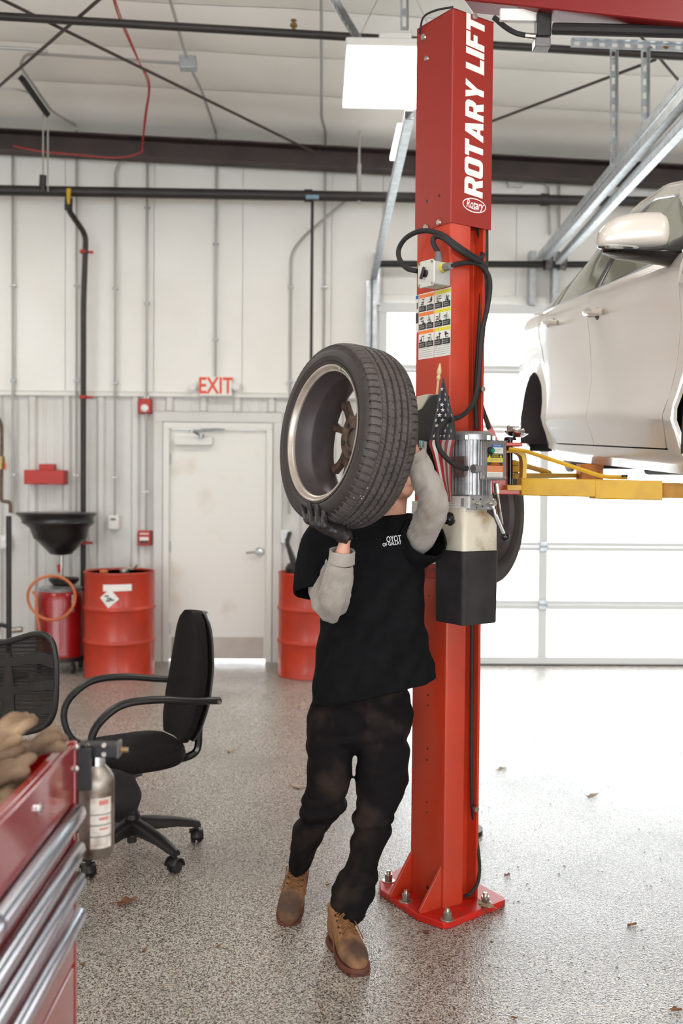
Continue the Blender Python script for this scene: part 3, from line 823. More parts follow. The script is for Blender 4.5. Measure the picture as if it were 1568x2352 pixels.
mb = MB(); mb.cyl(b + V(-0.02, 0, 0.09), b + V(-0.06, 0.02, 0.2), 0.03, 0.022, seg=12); mb.tube(smooth_path([b + V(-0.05, 0.02, 0.18), b + V(-0.08, 0.05, 0.26), b + V(-0.06, 0.1, 0.34)], 5), 0.02, 8); mb.build('spout', M['black'], t2)
mb = MB(); mb.cyl(b + V(0.16, 0, 0.06), b + V(0.16, 0, 0.09), 0.03, seg=12); mb.build('cap', pm('orange_cap2', (220, 80, 40), 0.4), t2)
# ---------------------------------------------------------------- waste oil drain
g = G(122, 1552); cO = V(g.x, g.y + 0.24, 0)
t = thing('oil_drain', 'dark red waste oil tank with black funnel pan on top', 'oil drain', cO)
zf = lambda py: W(120, py, cO.y).z
R = 0.205; H = W(120, 1345, cO.y).z
mb = MB(); mb.lathe([(0.02, 0.13), (R, 0.13), (R + 0.004, 0.15), (R, 0.17), (R, H - 0.10), (R - 0.01, H - 0.06), (R - 0.06, H - 0.01), (0.02, H)], cO, seg=36); mb.build('tank', M['tankred'], t, smooth=50)
mb = MB(); mb.lathe([(R - 0.03, H - 0.05), (R - 0.02, H - 0.015), (R - 0.05, H - 0.004), (0.02, H + 0.012)], cO, seg=36); mb.build('tank_lid', M['galv'], t, smooth=50)
for s in (-1, 1):
    mb = MB(); mb.tube(bend_path([cO + V(s * 0.15, -0.17, H - 0.06), cO + V(s * 0.155, -0.2, H - 0.12), cO + V(s * 0.15, -0.17, H - 0.2)], 0.03), 0.012, 8); mb.build('handle', M['zinc'], t)
# wheeled base
for k in range(4):
    a = math.radians(45 + 90 * k); p = cO + V(math.cos(a) * 0.2, math.sin(a) * 0.2, 0)
    mb = MB(); mb.cyl(p + V(-0.012, 0, 0.045), p + V(0.012, 0, 0.045), 0.045, seg=16); mb.tube([p + V(0, 0, 0.045), p + V(0, 0, 0.14)], 0.012, 8); mb.build('caster', M['blackrub'], t)
mb = MB(); mb.cyl(cO + V(0, 0, 0.10), cO + V(0, 0, 0.135), R + 0.02, seg=32); mb.build('base_ring', M['black'], t)
mb = MB(); mb.tube(bend_path([cO + V(0.2, 0.1, 0.1), cO + V(0.235, 0.1, H - 0.1), cO + V(0.19, 0.1, H)], 0.06), 0.018, 8); mb.build('side_pipe', M['black'], t)
# funnel pan
zr, zb = zf(1180), zf(1272)
mb = MB()
def oval(rx, ry, z, dx=0, seg=40):
    return [cO + V(dx + rx * math.cos(2 * math.pi * k / seg), ry * math.sin(2 * math.pi * k / seg), z) for k in range(seg)]
mb.loft([oval(0.33, 0.30, zr + 0.012, -0.035), oval(0.345, 0.31, zr, -0.035), oval(0.31, 0.285, zr - 0.03, -0.03), oval(0.305, 0.28, zr - 0.06, -0.02), oval(0.31, 0.285, zr - 0.075, -0.02), oval(0.25, 0.23, zr - 0.12, -0.01), oval(0.225, 0.21, zr - 0.21, 0), oval(0.2, 0.19, zr - 0.23, 0.0), oval(0.09, 0.085, zb, 0.005), oval(0.02, 0.02, zb - 0.012, 0.005)], True)
mb.build('funnel', pm('black_funnel_plastic', (30, 28, 29), 0.28), t, smooth=50)
mb = MB(); mb.cyl(cO + V(0.005, 0, zb), cO + V(0.005, 0, H), 0.016, seg=10); mb.build('stem', M['zinc'], t)
mb = MB(); mb.tube([cO + V(-0.005, -0.02, zb - 0.16), cO + V(-0.012, -0.03, zb - 0.09)], 0.012, 8); mb.build('valve_lever', M['firered'], t)
mb = MB(); mb.lathe([(0.02, 0), (0.10, 0.005), (0.125, 0.03), (0.13, 0.055), (0.12, 0.055), (0.02, 0.02)], cO + V(0.03, 0, H + 0.01), seg=24); mb.build('lid_tray', M['black'], t)
# orange hose looped on the front
c = V(cO.x, cO.y - R - 0.03, W(118, 1372, cO.y - R).z)
pts = []
for k in range(24):
    a = 2 * math.pi * k / 24
    pts.append(c + V(0.198 * math.cos(a) - 0.012, 0.02 * math.sin(2 * a) - 0.012, 0.185 * math.sin(a)))
mb = MB(); mb.tube(smooth_path(pts, 3, True), 0.012, 8, closed=True)
mb.tube(smooth_path([c + V(-0.17, 0, 0.05), c + V(-0.14, -0.005, 0.0), c + V(-0.135, 0, -0.15), c + V(-0.11, 0.01, -0.32), c + V(-0.1, 0.02, -0.55)], 6), 0.012, 8)
mb.build('hose', pm('orange_hose', (196, 110, 66), 0.5), t)
# tall black stand left of the drain with a branching foot
g = G(22, 1600)
gx = W(20, 1300, cO.y - 0.3).x
t = thing('stand_pole', 'slim black upright pole at the left edge beside the oil drain', 'pole', (gx, cO.y - 0.3, 0))
mb = MB(); mb.cyl((gx, cO.y - 0.3, 0.0), (gx, cO.y - 0.3, W(20, 1185, cO.y - 0.3).z), 0.022, seg=10); mb.build('upright', M['black'], t)
mb = MB(); mb.tube(bend_path([(gx, cO.y - 0.3, W(20, 1440, cO.y - 0.3).z), (gx - 0.08, cO.y - 0.32, W(20, 1432, cO.y - 0.3).z), (gx - 0.12, cO.y - 0.34, 0.1)], 0.04), 0.018, 8); mb.cyl((gx, cO.y - 0.3, 0), (gx, cO.y - 0.3, 0.02), 0.16, seg=20); mb.build('foot', M['black'], t)
mb = MB(); p = W(42, 1448, cO.y - 0.3); mb.cyl(p - V(0.05, 0, 0), p + V(0.03, 0, 0.01), 0.025, seg=10); mb.build('fitting', M['zinc'], t)
# ================================================================ two-post lift: column standing at an angle
LA = math.radians(33)
LV = V(math.cos(LA), math.sin(LA), 0)         # along the lettered side, to the right and back
LU = V(math.sin(LA), -math.cos(LA), 0)        # along the plain side, towards the camera
UP = V(0, 0, 1)
O = G(1017, 2088, 0.026); O.z = 0
def L(a, b, z=0.0):
    return O + LV * a + LU * b + UP * z
bb = hx(O, LU, 940)                            # far end of the plain side (negative)
PT = 0.026
lift = thing('car_lift', 'red two-post lift column bolted to the floor right of the man', 'car lift', O)
zc0 = hz(O, 511); zc1 = hz(O, 19)
aw = 0.178; af = hx(O, LV, 1063)
# folded steel column: plain side, front flange, groove, rear lip
sec = [(0.006, bb), (0.0, bb + 0.006), (0.0, -0.012), (0.004, -0.004), (0.012, 0.0), (af - 0.004, 0.0), (af, -0.004), (af, -0.055), (aw - 0.012, -0.055), (aw - 0.012, -0.002), (aw, -0.002), (aw, bb)]
mb = MB(); mb.loft([[L(a, b, z) for a, b in sec] for z in (PT, zc1 - 0.02)], True); mb.build('column', M['red'], lift, smooth=30, bevel=0.0015)
# base plate in three butted pieces
pl = [G(871, 2024, PT), G(873, 2043, PT), G(959, 2100, PT), G(1018, 2120, PT), G(1034, 2117, PT), G(1160, 2067, PT), G(1156, 2060, PT), G(1102, 2030, PT), G(960, 1965, PT)]
mb = MB(); mb.prism([(p.x, p.y) for p in pl], (0, 0, 0.0005), (1, 0, 0), (0, 1, 0), (0, 0, 1), PT); mb.build('base_plate', pm('worn_red_plate', (196, 32, 20), 0.4, rgb2=(120, 60, 50), nscale=14, lo=0.52, hi=0.75), lift, bevel=0.003)
# gussets
def gusset(b, l, h, t=0.012):
    mb = MB(); mb.prism([(0, 0), (-l, 0), (-l, 0.012), (0, h)], L(0, b, PT), LV, UP, LU, t); return mb.build('gusset', M['red'], lift, bevel=0.002)
gusset(bb + 0.002, 0.105, 0.16); gusset(-0.022, 0.105, 0.16)
# anchor bolts
def bolt(c, r=0.017, h=0.03):
    mb = MB(); mb.cyl(c, c + UP * 0.004, r * 1.55, seg=20); mb.cyl(c + UP * 0.004, c + UP * h, r, seg=6); mb.cyl(c + UP * h, c + UP * (h + 0.014), r * 0.6, r * 0.5, seg=12)
    return mb.build('anchor_bolt', M['zinc'], lift, bevel=0.001)
b0 = bolt(G(892, 2024, PT))
for px, py in ((932, 2070), (1027, 2112), (1114, 2076)):
    dup(b0, lift, G(px, py, PT) - G(892, 2024, PT))
# small punched holes on the plain side
mb = MB()
for py in (1368, 1490, 1596, 1620, 1720, 1745, 1842, 1866):
    z = hz(L(0, bb * 0.5), py); c = L(-0.0006, bb * 0.5, z); mb.cyl(c, c - LV * 0.0006, 0.0045, seg=8)
for z in (PT + 0.05,):
    c = L(-0.0006, bb * 0.45, z); mb.cyl(c, c - LV * 0.0006, 0.008, seg=10)
mb.build('punched_hole', M['ink'], lift, smooth=0)
# upper cover with lettering
bc = min(bb - 0.004, hx(O - LV * 0.004, LU, 953, 530)); ac = hx(O + LU * 0.004, LV, 1130, 300)
zl = hz(L(0, bc), 545); zr_ = hz(L(ac, 0), 524)
cv = [(ac, 0.004), (0, 0.004), (-0.004, 0), (-0.004, bc)]
t3 = 0.003
mb = MB()
inn = [(ac, 0.001), (0.0012, 0.001), (-0.001, -0.001), (-0.001, bc)]
mb.loft([[L(a, b, zc0) for a, b in cv] + [L(a, b, zc0) for a, b in reversed(inn)], [L(a, b, zc1) for a, b in cv] + [L(a, b, zc1) for a, b in reversed(inn)]], True)
mb.prism([(ac, 0.004), (0, 0.004), (-0.004, 0), (-0.004, bc), (ac, bc)], O + UP * (zc1 - 0.004), LV, LU, UP, 0.004)
cover = mb.build('column_cover', M['redcover'], lift, smooth=25)
# cover screws
for px, py, r in ((978, 522, 0.012), (1008, 511, 0.012), (973, 86, 0.014), (980, 135, 0.011), (1090, 38, 0.012)):
    if px < 1040:
        o_ = O - LV * 0.004; b_ = hx(o_, LU, px, py); c = o_ + LU * b_; n = -LV
    else:
        o_ = O + LU * 0.004; b_ = hx(o_, LV, px, py); c = o_ + LV * b_; n = LU
    c = c + UP * hz(c, py)
    mb = MB(); mb.cyl(c, c + n * 0.006, r, r * 0.85, seg=14); mb.build('cover_screw', M['zinc'], cover)
mb = MB()
for px, py in ((980, 462), (1008, 449)):
    o_ = O - LV * 0.0045; c = o_ + LU * hx(o_, LU, px, py); c = c + UP * hz(c, py); mb.cyl(c, c - LV * 0.0005, 0.006, seg=10)
mb.build('punched_hole', M['ink'], cover, smooth=0)
# lettering ROTARY LIFT running up the cover
fo = O + LU * 0.0046
am = hx(fo, LV, 1089.5, 250); c0 = fo + LV * am
z0, z1 = hz(c0, 452), hz(c0, 36)
def heavy(txt):
    """heavy slanted block capitals as polygons with a unit cap height; outline pairs (outer, inner)"""
    G_ = {
     'R': (0.74, [[(0, 0), (0.26, 0), (0.26, 0.36), (0.34, 0.36), (0.46, 0), (0.76, 0), (0.61, 0.40), (0.70, 0.48), (0.73, 0.60), (0.73, 0.80), (0.68, 0.93), (0.56, 1), (0, 1)]], [[(0.26, 0.56), (0.26, 0.80), (0.42, 0.80), (0.47, 0.76), (0.47, 0.60), (0.42, 0.56)]]),
     'O': (0.76, [[(0.14, 0), (0.60, 0), (0.70, 0.05), (0.76, 0.16), (0.76, 0.84), (0.70, 0.95), (0.60, 1), (0.14, 1), (0.05, 0.95), (0, 0.84), (0, 0.16), (0.05, 0.05)]], [[(0.27, 0.22), (0.27, 0.78), (0.32, 0.81), (0.45, 0.81), (0.49, 0.78), (0.49, 0.22), (0.45, 0.19), (0.32, 0.19)]]),
     'T': (0.66, [[(0.20, 0), (0.46, 0), (0.46, 0.77), (0.66, 0.77), (0.66, 1), (0, 1), (0, 0.77), (0.20, 0.77)]], []),
     'A': (0.80, [[(0, 0), (0.27, 0), (0.31, 0.17), (0.49, 0.17), (0.53, 0), (0.80, 0), (0.56, 1), (0.24, 1)]], [[(0.35, 0.36), (0.40, 0.66), (0.45, 0.36)]]),
     'Y': (0.76, [[(0.25, 0), (0.51, 0), (0.51, 0.36), (0.76, 1), (0.49, 1), (0.38, 0.62), (0.27, 1), (0, 1), (0.25, 0.36)]], []),
     'L': (0.58, [[(0, 0), (0.58, 0), (0.58, 0.23), (0.26, 0.23), (0.26, 1), (0, 1)]], []),
     'I': (0.27, [[(0, 0), (0.26, 0), (0.26, 1), (0, 1)]], []),
     'F': (0.60, [[(0, 0), (0.26, 0), (0.26, 0.38), (0.54, 0.38), (0.54, 0.60), (0.26, 0.60), (0.26, 0.77), (0.60, 0.77), (0.60, 1), (0, 1)]], []),
     ' ': (0.30, [], [])}
    x = 0; out = []
    for ch in txt:
        w, o_, i_ = G_[ch]
        out.append((x, o_, i_)); x += w + 0.055
    return out, x - 0.055
def poly_fill(outer, inner):
    """triangulate an outline with holes"""
    bm = bmesh.new(); es = []
    for lp in outer + inner:
        vs_ = [bm.verts.new((x, y, 0)) for x, y in lp]
        for i in range(len(vs_)): es.append(bm.edges.new((vs_[i], vs_[(i + 1) % len(vs_)])))
    bmesh.ops.triangle_fill(bm, use_beauty=True, edges=es)
    bm.verts.index_update()
    v_ = [(v.co.x, v.co.y) for v in bm.verts]; f_ = [tuple(v.index for v in f.verts) for f in bm.faces]
    bm.free(); return v_, f_
gl_, tot = heavy('ROTARY LIFT')
caph = hx(fo, LV, 1112, 250) - hx(fo, LV, 1070, 250)
k = (z1 - z0) / (tot + 0.08)
for i, (x, o_, i_) in enumerate(gl_):
    if not o_: continue
    v_, f_ = poly_fill(o_, i_)
    mb = MB()
    mb.add([c0 + UP * (z0 - c0.z + (x + vx + 0.08 * vy) * k) + LV * ((0.5 - vy) * caph) for vx, vy in v_], f_)
    lt = mb.build('letter', M['white'], cover, smooth=0)
# oval badge
bc_ = fo + LV * hx(fo, LV, 1089, 472); bc_ = bc_ + UP * hz(bc_, 472)
ra = (hx(fo, LV, 1116, 472) - hx(fo, LV, 1062, 472)) / 2; rb = 0.027
mb = MB()
def ell(o, ra, rb, dz, seg=32): return [o + LU * dz + LV * (ra * math.cos(2 * math.pi * i / seg)) + UP * (rb * math.sin(2 * math.pi * i / seg)) for i in range(seg)]
mb.add(ell(bc_, ra, rb, 0.0002), [tuple(range(32))]); bd = mb.build('badge', M['white'], cover, smooth=0)
mb = MB(); mb.add(ell(bc_, ra - 0.004, rb - 0.004, 0.0006), [tuple(range(32))]); mb.build('badge_field', pm('badge_dark_red', (150, 22, 22), 0.4), bd, smooth=0)
mb = MB(); letter(mb, 'Rotary', bc_ + LU * 0.001 + UP * 0.002, LV, UP, 0.044, offset=0.0007, shear=0.25, xs=0.70); mb.add([bc_ + LU * 0.001 + LV * x + UP * y for x, y in ((-0.028, -0.006), (-0.015, -0.014), (0.01, -0.017), (0.03, -0.012), (0.01, -0.0145), (-0.012, -0.011))], [(0, 1, 2, 3, 4, 5)])
mb.build('badge_lettering', M['white'], bd, smooth=0)
# instruction decals on the plain side
so = O - LV * 0.0008
def S(px, py, e=0.0):
    c = so + LU * hx(so, LU, px, py); return c - LV * e + UP * hz(c, py)
def SB(u, z, e=0.0):
    return so + LU * u - LV * e + UP * z
du0, du1, du2 = hx(so, LU, 961.5, 740), hx(so, LU, 997, 740), hx(so, LU, 1035, 740)
dzt, dzb = hz(S(1035, 660), 659), hz(S(1035, 815), 815)
def srect(mb, u0, u1, z0, z1, e): mb.add([SB(u0, z0, e), SB(u1, z0, e), SB(u1, z1, e), SB(u0, z1, e)], [(0, 1, 2, 3)])
def decal(u0, u1, z0, z1, head, rows=3, rnd=1):
    mb = MB(); srect(mb, u0, u1, z0, z1, 0.0); d = mb.build('decal', M['decal'], lift, smooth=0)
    rg = random.Random(rnd)
    H = z1 - z0; rh = H * 0.275
    mk, mg = MB(), MB(); half = (u1 - u0) / 2
    for r in range(rows):
        zt = z1 - 0.004 - r * rh
        mh = MB(); srect(mh, u0 + 0.002, u1 - 0.002, zt - 0.013, zt, 0.0005); mh.build('header', head, d, smooth=0)
        for c in range(2):
            uc0 = u0 + 0.002 + c * (half - 0.001); uc1 = uc0 + half - 0.004
            srect(mk, uc0, uc1, zt - rh + 0.004, zt - rh + 0.026, 0.0005)
            for q in range(2): srect(mg, uc0 + 0.003, uc1 - 0.006 - 0.006 * rg.random(), zt - rh + 0.010 + q * 0.007, zt - rh + 0.013 + q * 0.007, 0.001)
            # little pictogram of a car on a lift, drawn with bars
            um, zm = (uc0 + uc1) / 2, zt - 0.032
            for q in range(9):
                a = um + rg.uniform(-0.011, 0.009); b_ = zm + rg.uniform(-0.018, 0.012)
                if rg.random() < 0.5: srect(mk, a, a + 0.0025, b_ - 0.010, b_ + 0.008, 0.0006)
                else: srect(mk, a - 0.007, a + 0.008, b_, b_ + 0.003, 0.0006)
    for q in range(5): srect(mg, u0 + 0.005, u1 - 0.006, z0 + 0.008 + q * 0.008, z0 + 0.0095 + q * 0.008, 0.0006)
    mk.build('pictogram', M['ink'], d, smooth=0)['kind'] = 'stuff'; mg.build('small_print', M['inkgrey'], d, smooth=0)['kind'] = 'stuff'
decal(du0, du1 - 0.001, dzb, dzt, M['inkorange'], 3, 2)
decal(du1 + 0.001, du2, dzb, dzt, M['inkyellow'], 3, 5)
u_l = hx(so, LU, 954.5, 720); zz0, zz1 = hz(S(957, 760), 764), hz(S(957, 680), 678)
mb = MB(); srect(mb, u_l, du0 - 0.002, zz0, zz1, 0.0); d = mb.build('decal', M['decal'], lift, smooth=0)
mb = MB(); srect(mb, u_l, du0 - 0.003, zz1 - 0.016, zz1 - 0.002, 0.0005); mb.build('header', M['inkblue'], d, smooth=0)
mb = MB(); srect(mb, u_l, du0 - 0.003, zz1 - 0.11, zz1 - 0.07, 0.0005); srect(mb, u_l + 0.006, u_l + 0.012, zz1 - 0.055, zz1 - 0.03, 0.0005); mb.build('pictogram', M['ink'], d, smooth=0)['kind'] = 'stuff'
# lower stickers partly behind the man
for px0, px1, py0, py1 in ((962, 1000, 1262, 1292), (945, 980, 1150, 1185)):
    mb = MB(); u0, u1 = hx(so, LU, px0, py0), min(hx(so, LU, px1, py0), -0.012); srect(mb, u0, u1, hz(S(px0, py1), py1), hz(S(px0, py0), py0), 0.0); mb.build('decal', M['decal'], lift, smooth=0)
mb = MB(); srect(mb, hx(so, LU, 962, 1310), -0.014, hz(S(962, 1325), 1326), hz(S(962, 1300), 1300), 0.0003); mb.build('rubbed_band', pm('grimy_red', (120, 44, 38), 0.6, rgb2=(176, 44, 32), nscale=40, lo=0.4, hi=0.6), lift, smooth=0)
# ---------------------------------------------------------------- switch box on the plain side
sw = thing('switch_box', 'grey metal switch box on the left side of the red column', 'switch box', S(990, 640))
so2 = O - LV * 0.085
u0, u1 = hx(so2, LU, 960, 635), hx(so2, LU, 997, 635)
z0s, z1s = hz(so2 + LU * u0, 664), hz(so2 + LU * u0, 603)
M['boxgrey'] = pm('cast_grey_box', (190, 190, 188), 0.45, 0.4)
mb = MB(); mb.prism([(u0 + 0.006, z0s + 0.006), (u1 - 0.006, z0s + 0.006), (u1 - 0.006, z1s - 0.006), (u0 + 0.006, z1s - 0.006)], so2 + LV * 0.006, LU, UP, LV, 0.078); mb.build('box_body', M['boxgrey'], sw, bevel=0.004)
mb = MB(); q = 0.012
mb.prism([(u0 + q, z0s), (u1 - q, z0s), (u1, z0s + q), (u1, z1s - q), (u1 - q, z1s), (u0 + q, z1s), (u0, z1s - q), (u0, z0s + q)], so2 - LV * 0.002, LU, UP, LV, 0.008); lid = mb.build('lid', pm('pale_grey_lid', (206, 204, 196), 0.5), sw, bevel=0.002)
mb = MB(); cc = so2 + LU * ((u0 + u1) / 2) + UP * ((z0s + z1s) / 2)
mb.cyl(cc, cc - LV * 0.012, 0.014, seg=14); mb.box(cc - LV * 0.018, (0.011, 0.011, 0.045), Matrix.Rotation(math.radians(25), 3, LV)); mb.build('rotary_knob', M['black'], sw, bevel=0.002)
for sx in (u0 + 0.010, u1 - 0.010):
    for sz in (z0s + 0.010, z1s - 0.010):
        mb = MB(); c = so2 + LU * sx + UP * sz - LV * 0.002; mb.cyl(c, c - LV * 0.003, 0.005, seg=8); mb.build('lid_screw', M['zinc'], sw)
um = (u0 + u1) / 2
g0 = so2 + LV * 0.045 + LU * (um + 0.015)
mb = MB(); mb.cyl(g0 + UP * (z1s - 0.006), g0 + UP * (z1s + 0.014), 0.016, seg=8); mb.cyl(g0 + UP * (z1s + 0.014), g0 + UP * (z1s + 0.034), 0.014, 0.012, seg=14); mb.build('cable_gland', pm('grey_gland', (104, 98, 98), 0.5), sw)
g1 = so2 + LV * 0.045 + LU * (u1 - 0.006) + UP * (z1s - 0.03)
mb = MB(); mb.cyl(g1, g1 + LU * 0.012, 0.018, seg=14); mb.build('gland_ring', M['inkyellow'], sw)
mb = MB(); mb.cyl(g1 + LU * 0.012, g1 + LU * 0.045, 0.016, 0.014, seg=8); mb.build('cable_gland', pm('grey_gland2', (124, 116, 118), 0.5), sw)
# ---------------------------------------------------------------- black cables
def on_left(px, py, e=0.03):
    o_ = O - LV * e; c = o_ + LU * hx(o_, LU, px, py); return c + UP * hz(c, py)
def on_right(px, py, e=0.02):
    o_ = O + LU * e; c = o_ + LV * hx(o_, LV, px, py); return c + UP * hz(c, py)
def cable(pts, r, label):
    mb = MB(); mb.tube(smooth_path(pts, 7), r, 10); return tag(mb.build('cable', M['blackrub']), label, 'cable', 'black cables on the red lift column')
cable([on_left(959, 623, 0.045), on_left(934, 616, 0.05), on_left(917, 594, 0.06), on_left(916, 571, 0.06), on_left(932, 547, 0.06), on_left(960, 532, 0.05), on_left(988, 531, 0.04), on_left(1018, 541, 0.03), on_right(1050, 564, 0.028), on_right(1085, 587, 0.024), on_right(1102, 594, 0.012), on_right(1109, 580, -0.015), on_right(1103, 550, -0.03), on_right(1098, 515, -0.035), on_right(1098, 500, -0.035)], 0.0098, 'black cable looping out left of the column beside the switch box')
cable([g0 + UP * (z1s + 0.03), on_left(994, 556, 0.04), on_left(1001, 543, 0.035), on_left(1018, 547, 0.03), on_right(1050, 572, 0.045), on_right(1085, 594, 0.042), on_right(1104, 604, 0.03), on_right(1112, 616, 0.0), on_right(1112, 700, -0.02), on_right(1106, 780, -0.02)], 0.0098, 'black cable arching from the top of the switch box to the column groove')
cable([g1 + LU * 0.04, on_right(1052, 606, 0.03), on_right(1076, 603, 0.03), on_right(1100, 608, 0.03), on_right(1120, 630, 0.035), on_right(1125, 662, 0.035), on_right(1117, 716, 0.03), on_right(1106, 768, 0.03), on_right(1101, 840, 0.03), on_right(1095, 898, 0.035), on_right(1082, 934, 0.05), on_right(1058, 956, 0.08), on_right(1026, 967, 0.12), on_right(1007, 987, 0.15), on_right(1004, 1013, 0.16), on_right(1011, 1035, 0.165), on_right(1029, 1056, 0.17), on_right(1051, 1071, 0.17), on_right(1072, 1076, 0.165)], 0.0095, 'thick black cable hanging from the switch box down to the pump motor')
for i, (px, pts) in enumerate(((1104, [(1108, 512), (1107, 600), (1104, 700), (1098, 800), (1092, 900), (1094, 985)]), (1112, [(1116, 515), (1116, 600), (1113, 700), (1106, 800), (1100, 900), (1115, 960), (1123, 985)]))):
    cable([on_right(a, b, -0.02) for a, b in pts], 0.009, ('black hose running straight down the column groove to the motor', 'black hose in the column groove curving right above the motor')[i])
lc_ = [on_right(a, b, -0.022) for a, b in ((1084, 1420), (1083, 1600), (1082, 1750), (1084, 1850), (1092, 1910))] + [on_right(a, b, 0.0) for a, b in ((1099, 1960), (1101, 2000))] + [on_right(1096, 2030, 0.01), on_right(1080, 2052, 0.0), on_right(1066, 2058, -0.02)]
cable(lc_, 0.0065, 'thin black cable running down the lower column groove to the base plate')
mb = MB(); c = on_right(1092, 1858, 0.003); mb.cyl(c - LU * 0.006, c + LU * 0.008, 0.011, seg=12); tag(mb.build('cable_clip', M['zinc']), 'round metal cable clip low in the column groove', 'clip')
mb = MB(); c = on_right(1107, 894, 0.003); mb.cyl(c - LU * 0.006, c + LU * 0.008, 0.011, seg=12); tag(mb.build('cable_clip', M['zinc']), 'round metal cable clip on the column above the motor', 'clip')
# ---------------------------------------------------------------- overhead beam of the lift
ov = thing('overhead_beam', 'red overhead beam of the lift crossing at the top right', 'lift beam', W(1300, 30, 3.95))
bL, bR = W(1075, -8, 3.98), W(1700, 56, 3.55)
d = (bR - bL).normalized(); sd = V(0, 0, 1).cross(d).normalized()
mb = MB(); mb.prism([(-0.06, -0.10), (0.06, -0.10), (0.06, 0.10), (-0.06, 0.10)], bL + UP * 0.06, sd, UP, d, (bR - bL).length); mb.build('beam', pm('dark_red_beam_paint', (128, 18, 18), 0.4), ov, bevel=0.006)
mb = MB(); p0, p1 = W(1270, 66, 3.84), W(1700, 76, 3.55); mb.tube([p0, p1], 0.022, 10); mb.build('padded_bar', M['blackrub'], ov)
mb = MB(); mb.box(W(1246, 62, 3.86), (0.055, 0.06, 0.09)); mb.build('limit_switch', M['black'], ov, bevel=0.004)
mb = MB(); mb.box(W(1243, 103, 3.86), (0.06, 0.06, 0.035)); mb.build('switch_head', pm('grey_switch', (120, 116, 118), 0.35, 0.4), ov, bevel=0.004)
mb = MB(); mb.box(W(1192, 36, 3.86), (0.15, 0.02, 0.045)); mb.build('mounting_plate', M['white'], ov, bevel=0.002)
mb = MB(); mb.cyl(W(1205, 82, 3.86), W(1228, 84, 3.86), 0.012, seg=10); mb.build('connector', M['zinc'], ov)
mb = MB(); mb.tube(smooth_path([W(1134, 40, 3.9), W(1160, 62, 3.88), W(1185, 76, 3.86), W(1212, 82, 3.86)], 6), 0.01, 8); mb.build('lead', M['blackrub'], ov)
mb = MB(); mb.tube(smooth_path([on_left(963, 78, 0.01), on_left(972, 40, 0.02), on_left(1000, 24, 0.01), on_left(1040, 16, -0.02)], 6), 0.004, 6); mb.build('thin_lead', M['blackrub'], ov)
# ---------------------------------------------------------------- hydraulic power unit on the lettered side
pu = thing('power_unit', 'grey electric hydraulic pump with black tank bolted to the red column', 'pump', L(0.05, 0.1, 1.1))
def zL(a, b, py): return hz(L(a, b), py)
ma, mbb = hx(L(0, 0.082), LV, 1080, 1075), 0.082
MC = L(ma, mbb)
z0m, z1m = hz(MC, 1136), hz(MC, 1012)
Rm = 0.080
mb = MB(); mb.cyl(MC + UP * z0m, MC + UP * z1m, Rm - 0.014, seg=36); mb.build('motor_body', M['alu'], pu)
fin = MB()
for i in range(28):
    a = 2 * math.pi * i / 28; dv = V(math.cos(a), math.sin(a), 0); tv = V(-dv.y, dv.x, 0)
    fin.prism([(Rm - 0.018, -0.0030), (Rm, -0.0022), (Rm, 0.0022), (Rm - 0.018, 0.0030)], MC + UP * z0m, dv, tv, UP, z1m - z0m)
fo_ = fin.build('cooling_fins', M['alu'], pu, smooth=0); fo_['kind'] = 'stuff'
z2m = hz(MC, 992)
mb = MB(); mb.lathe([(0.02, z1m), (Rm + 0.003, z1m), (Rm + 0.003, z1m + 0.02), (Rm - 0.004, z2m - 0.006), (Rm - 0.012, z2m), (0.02, z2m + 0.002)], MC, seg=40); mb.build('motor_cap', M['alu'], pu, smooth=40)
for a in (200, 250, 310, 340):
    r_ = math.radians(a); c = MC + V(math.cos(r_), math.sin(r_), 0) * (Rm + 0.004) + UP * (z1m + 0.008)
    mb = MB(); mb.box(c, (0.016, 0.016, 0.02)); mb.build('cap_lug', M['zinc'], pu, bevel=0.002)
mb = MB(); c = MC - LV * (Rm - 0.002) + LU * 0.03; mb.box(c + UP * ((z0m + z1m) / 2 + 0.002), (0.008, 0.055, 0.075), Matrix.Rotation(LA, 3, 'Z')); mb.build('name_plate', pm('worn_brown_plate', (120, 100, 94), 0.5, 0.3, rgb2=(90, 72, 68), nscale=60), pu, bevel=0.001)
# start box
fb = 0.158
a0, a1 = hx(L(0, fb), LV, 1104, 1055), hx(L(0, fb), LV, 1164, 1055)
zb0, zb1 = zL(a0, fb, 1103), zL(a0, fb, 1009)
mb = MB(); mb.prism([(a0 + 0.003, 0.07), (a1 - 0.003, 0.07), (a1 - 0.003, fb - 0.012), (a0 + 0.003, fb - 0.012)], O + UP * (zb0 + 0.004), LV, LU, UP, zb1 - zb0 - 0.008); sb = mb.build('start_box', M['aludark'], pu, bevel=0.003)
mb = MB(); mb.prism([(a0, fb - 0.012), (a1, fb - 0.012), (a1, fb), (a0, fb)], O + UP * zb0, LV, LU, UP, zb1 - zb0); mb.build('box_lid', pm('grey_lid', (136, 130, 130), 0.42, 0.4), sb, bevel=0.006, bseg=3)
for a_ in (a0 + 0.011, a1 - 0.011):
    for z_ in (zb0 + 0.011, zb1 - 0.011):
        mb = MB(); c = L(a_, fb, z_); mb.cyl(c - LU * 0.001, c + LU * 0.004, 0.0062, seg=12); mb.build('lid_screw', M['zinc'], sb)
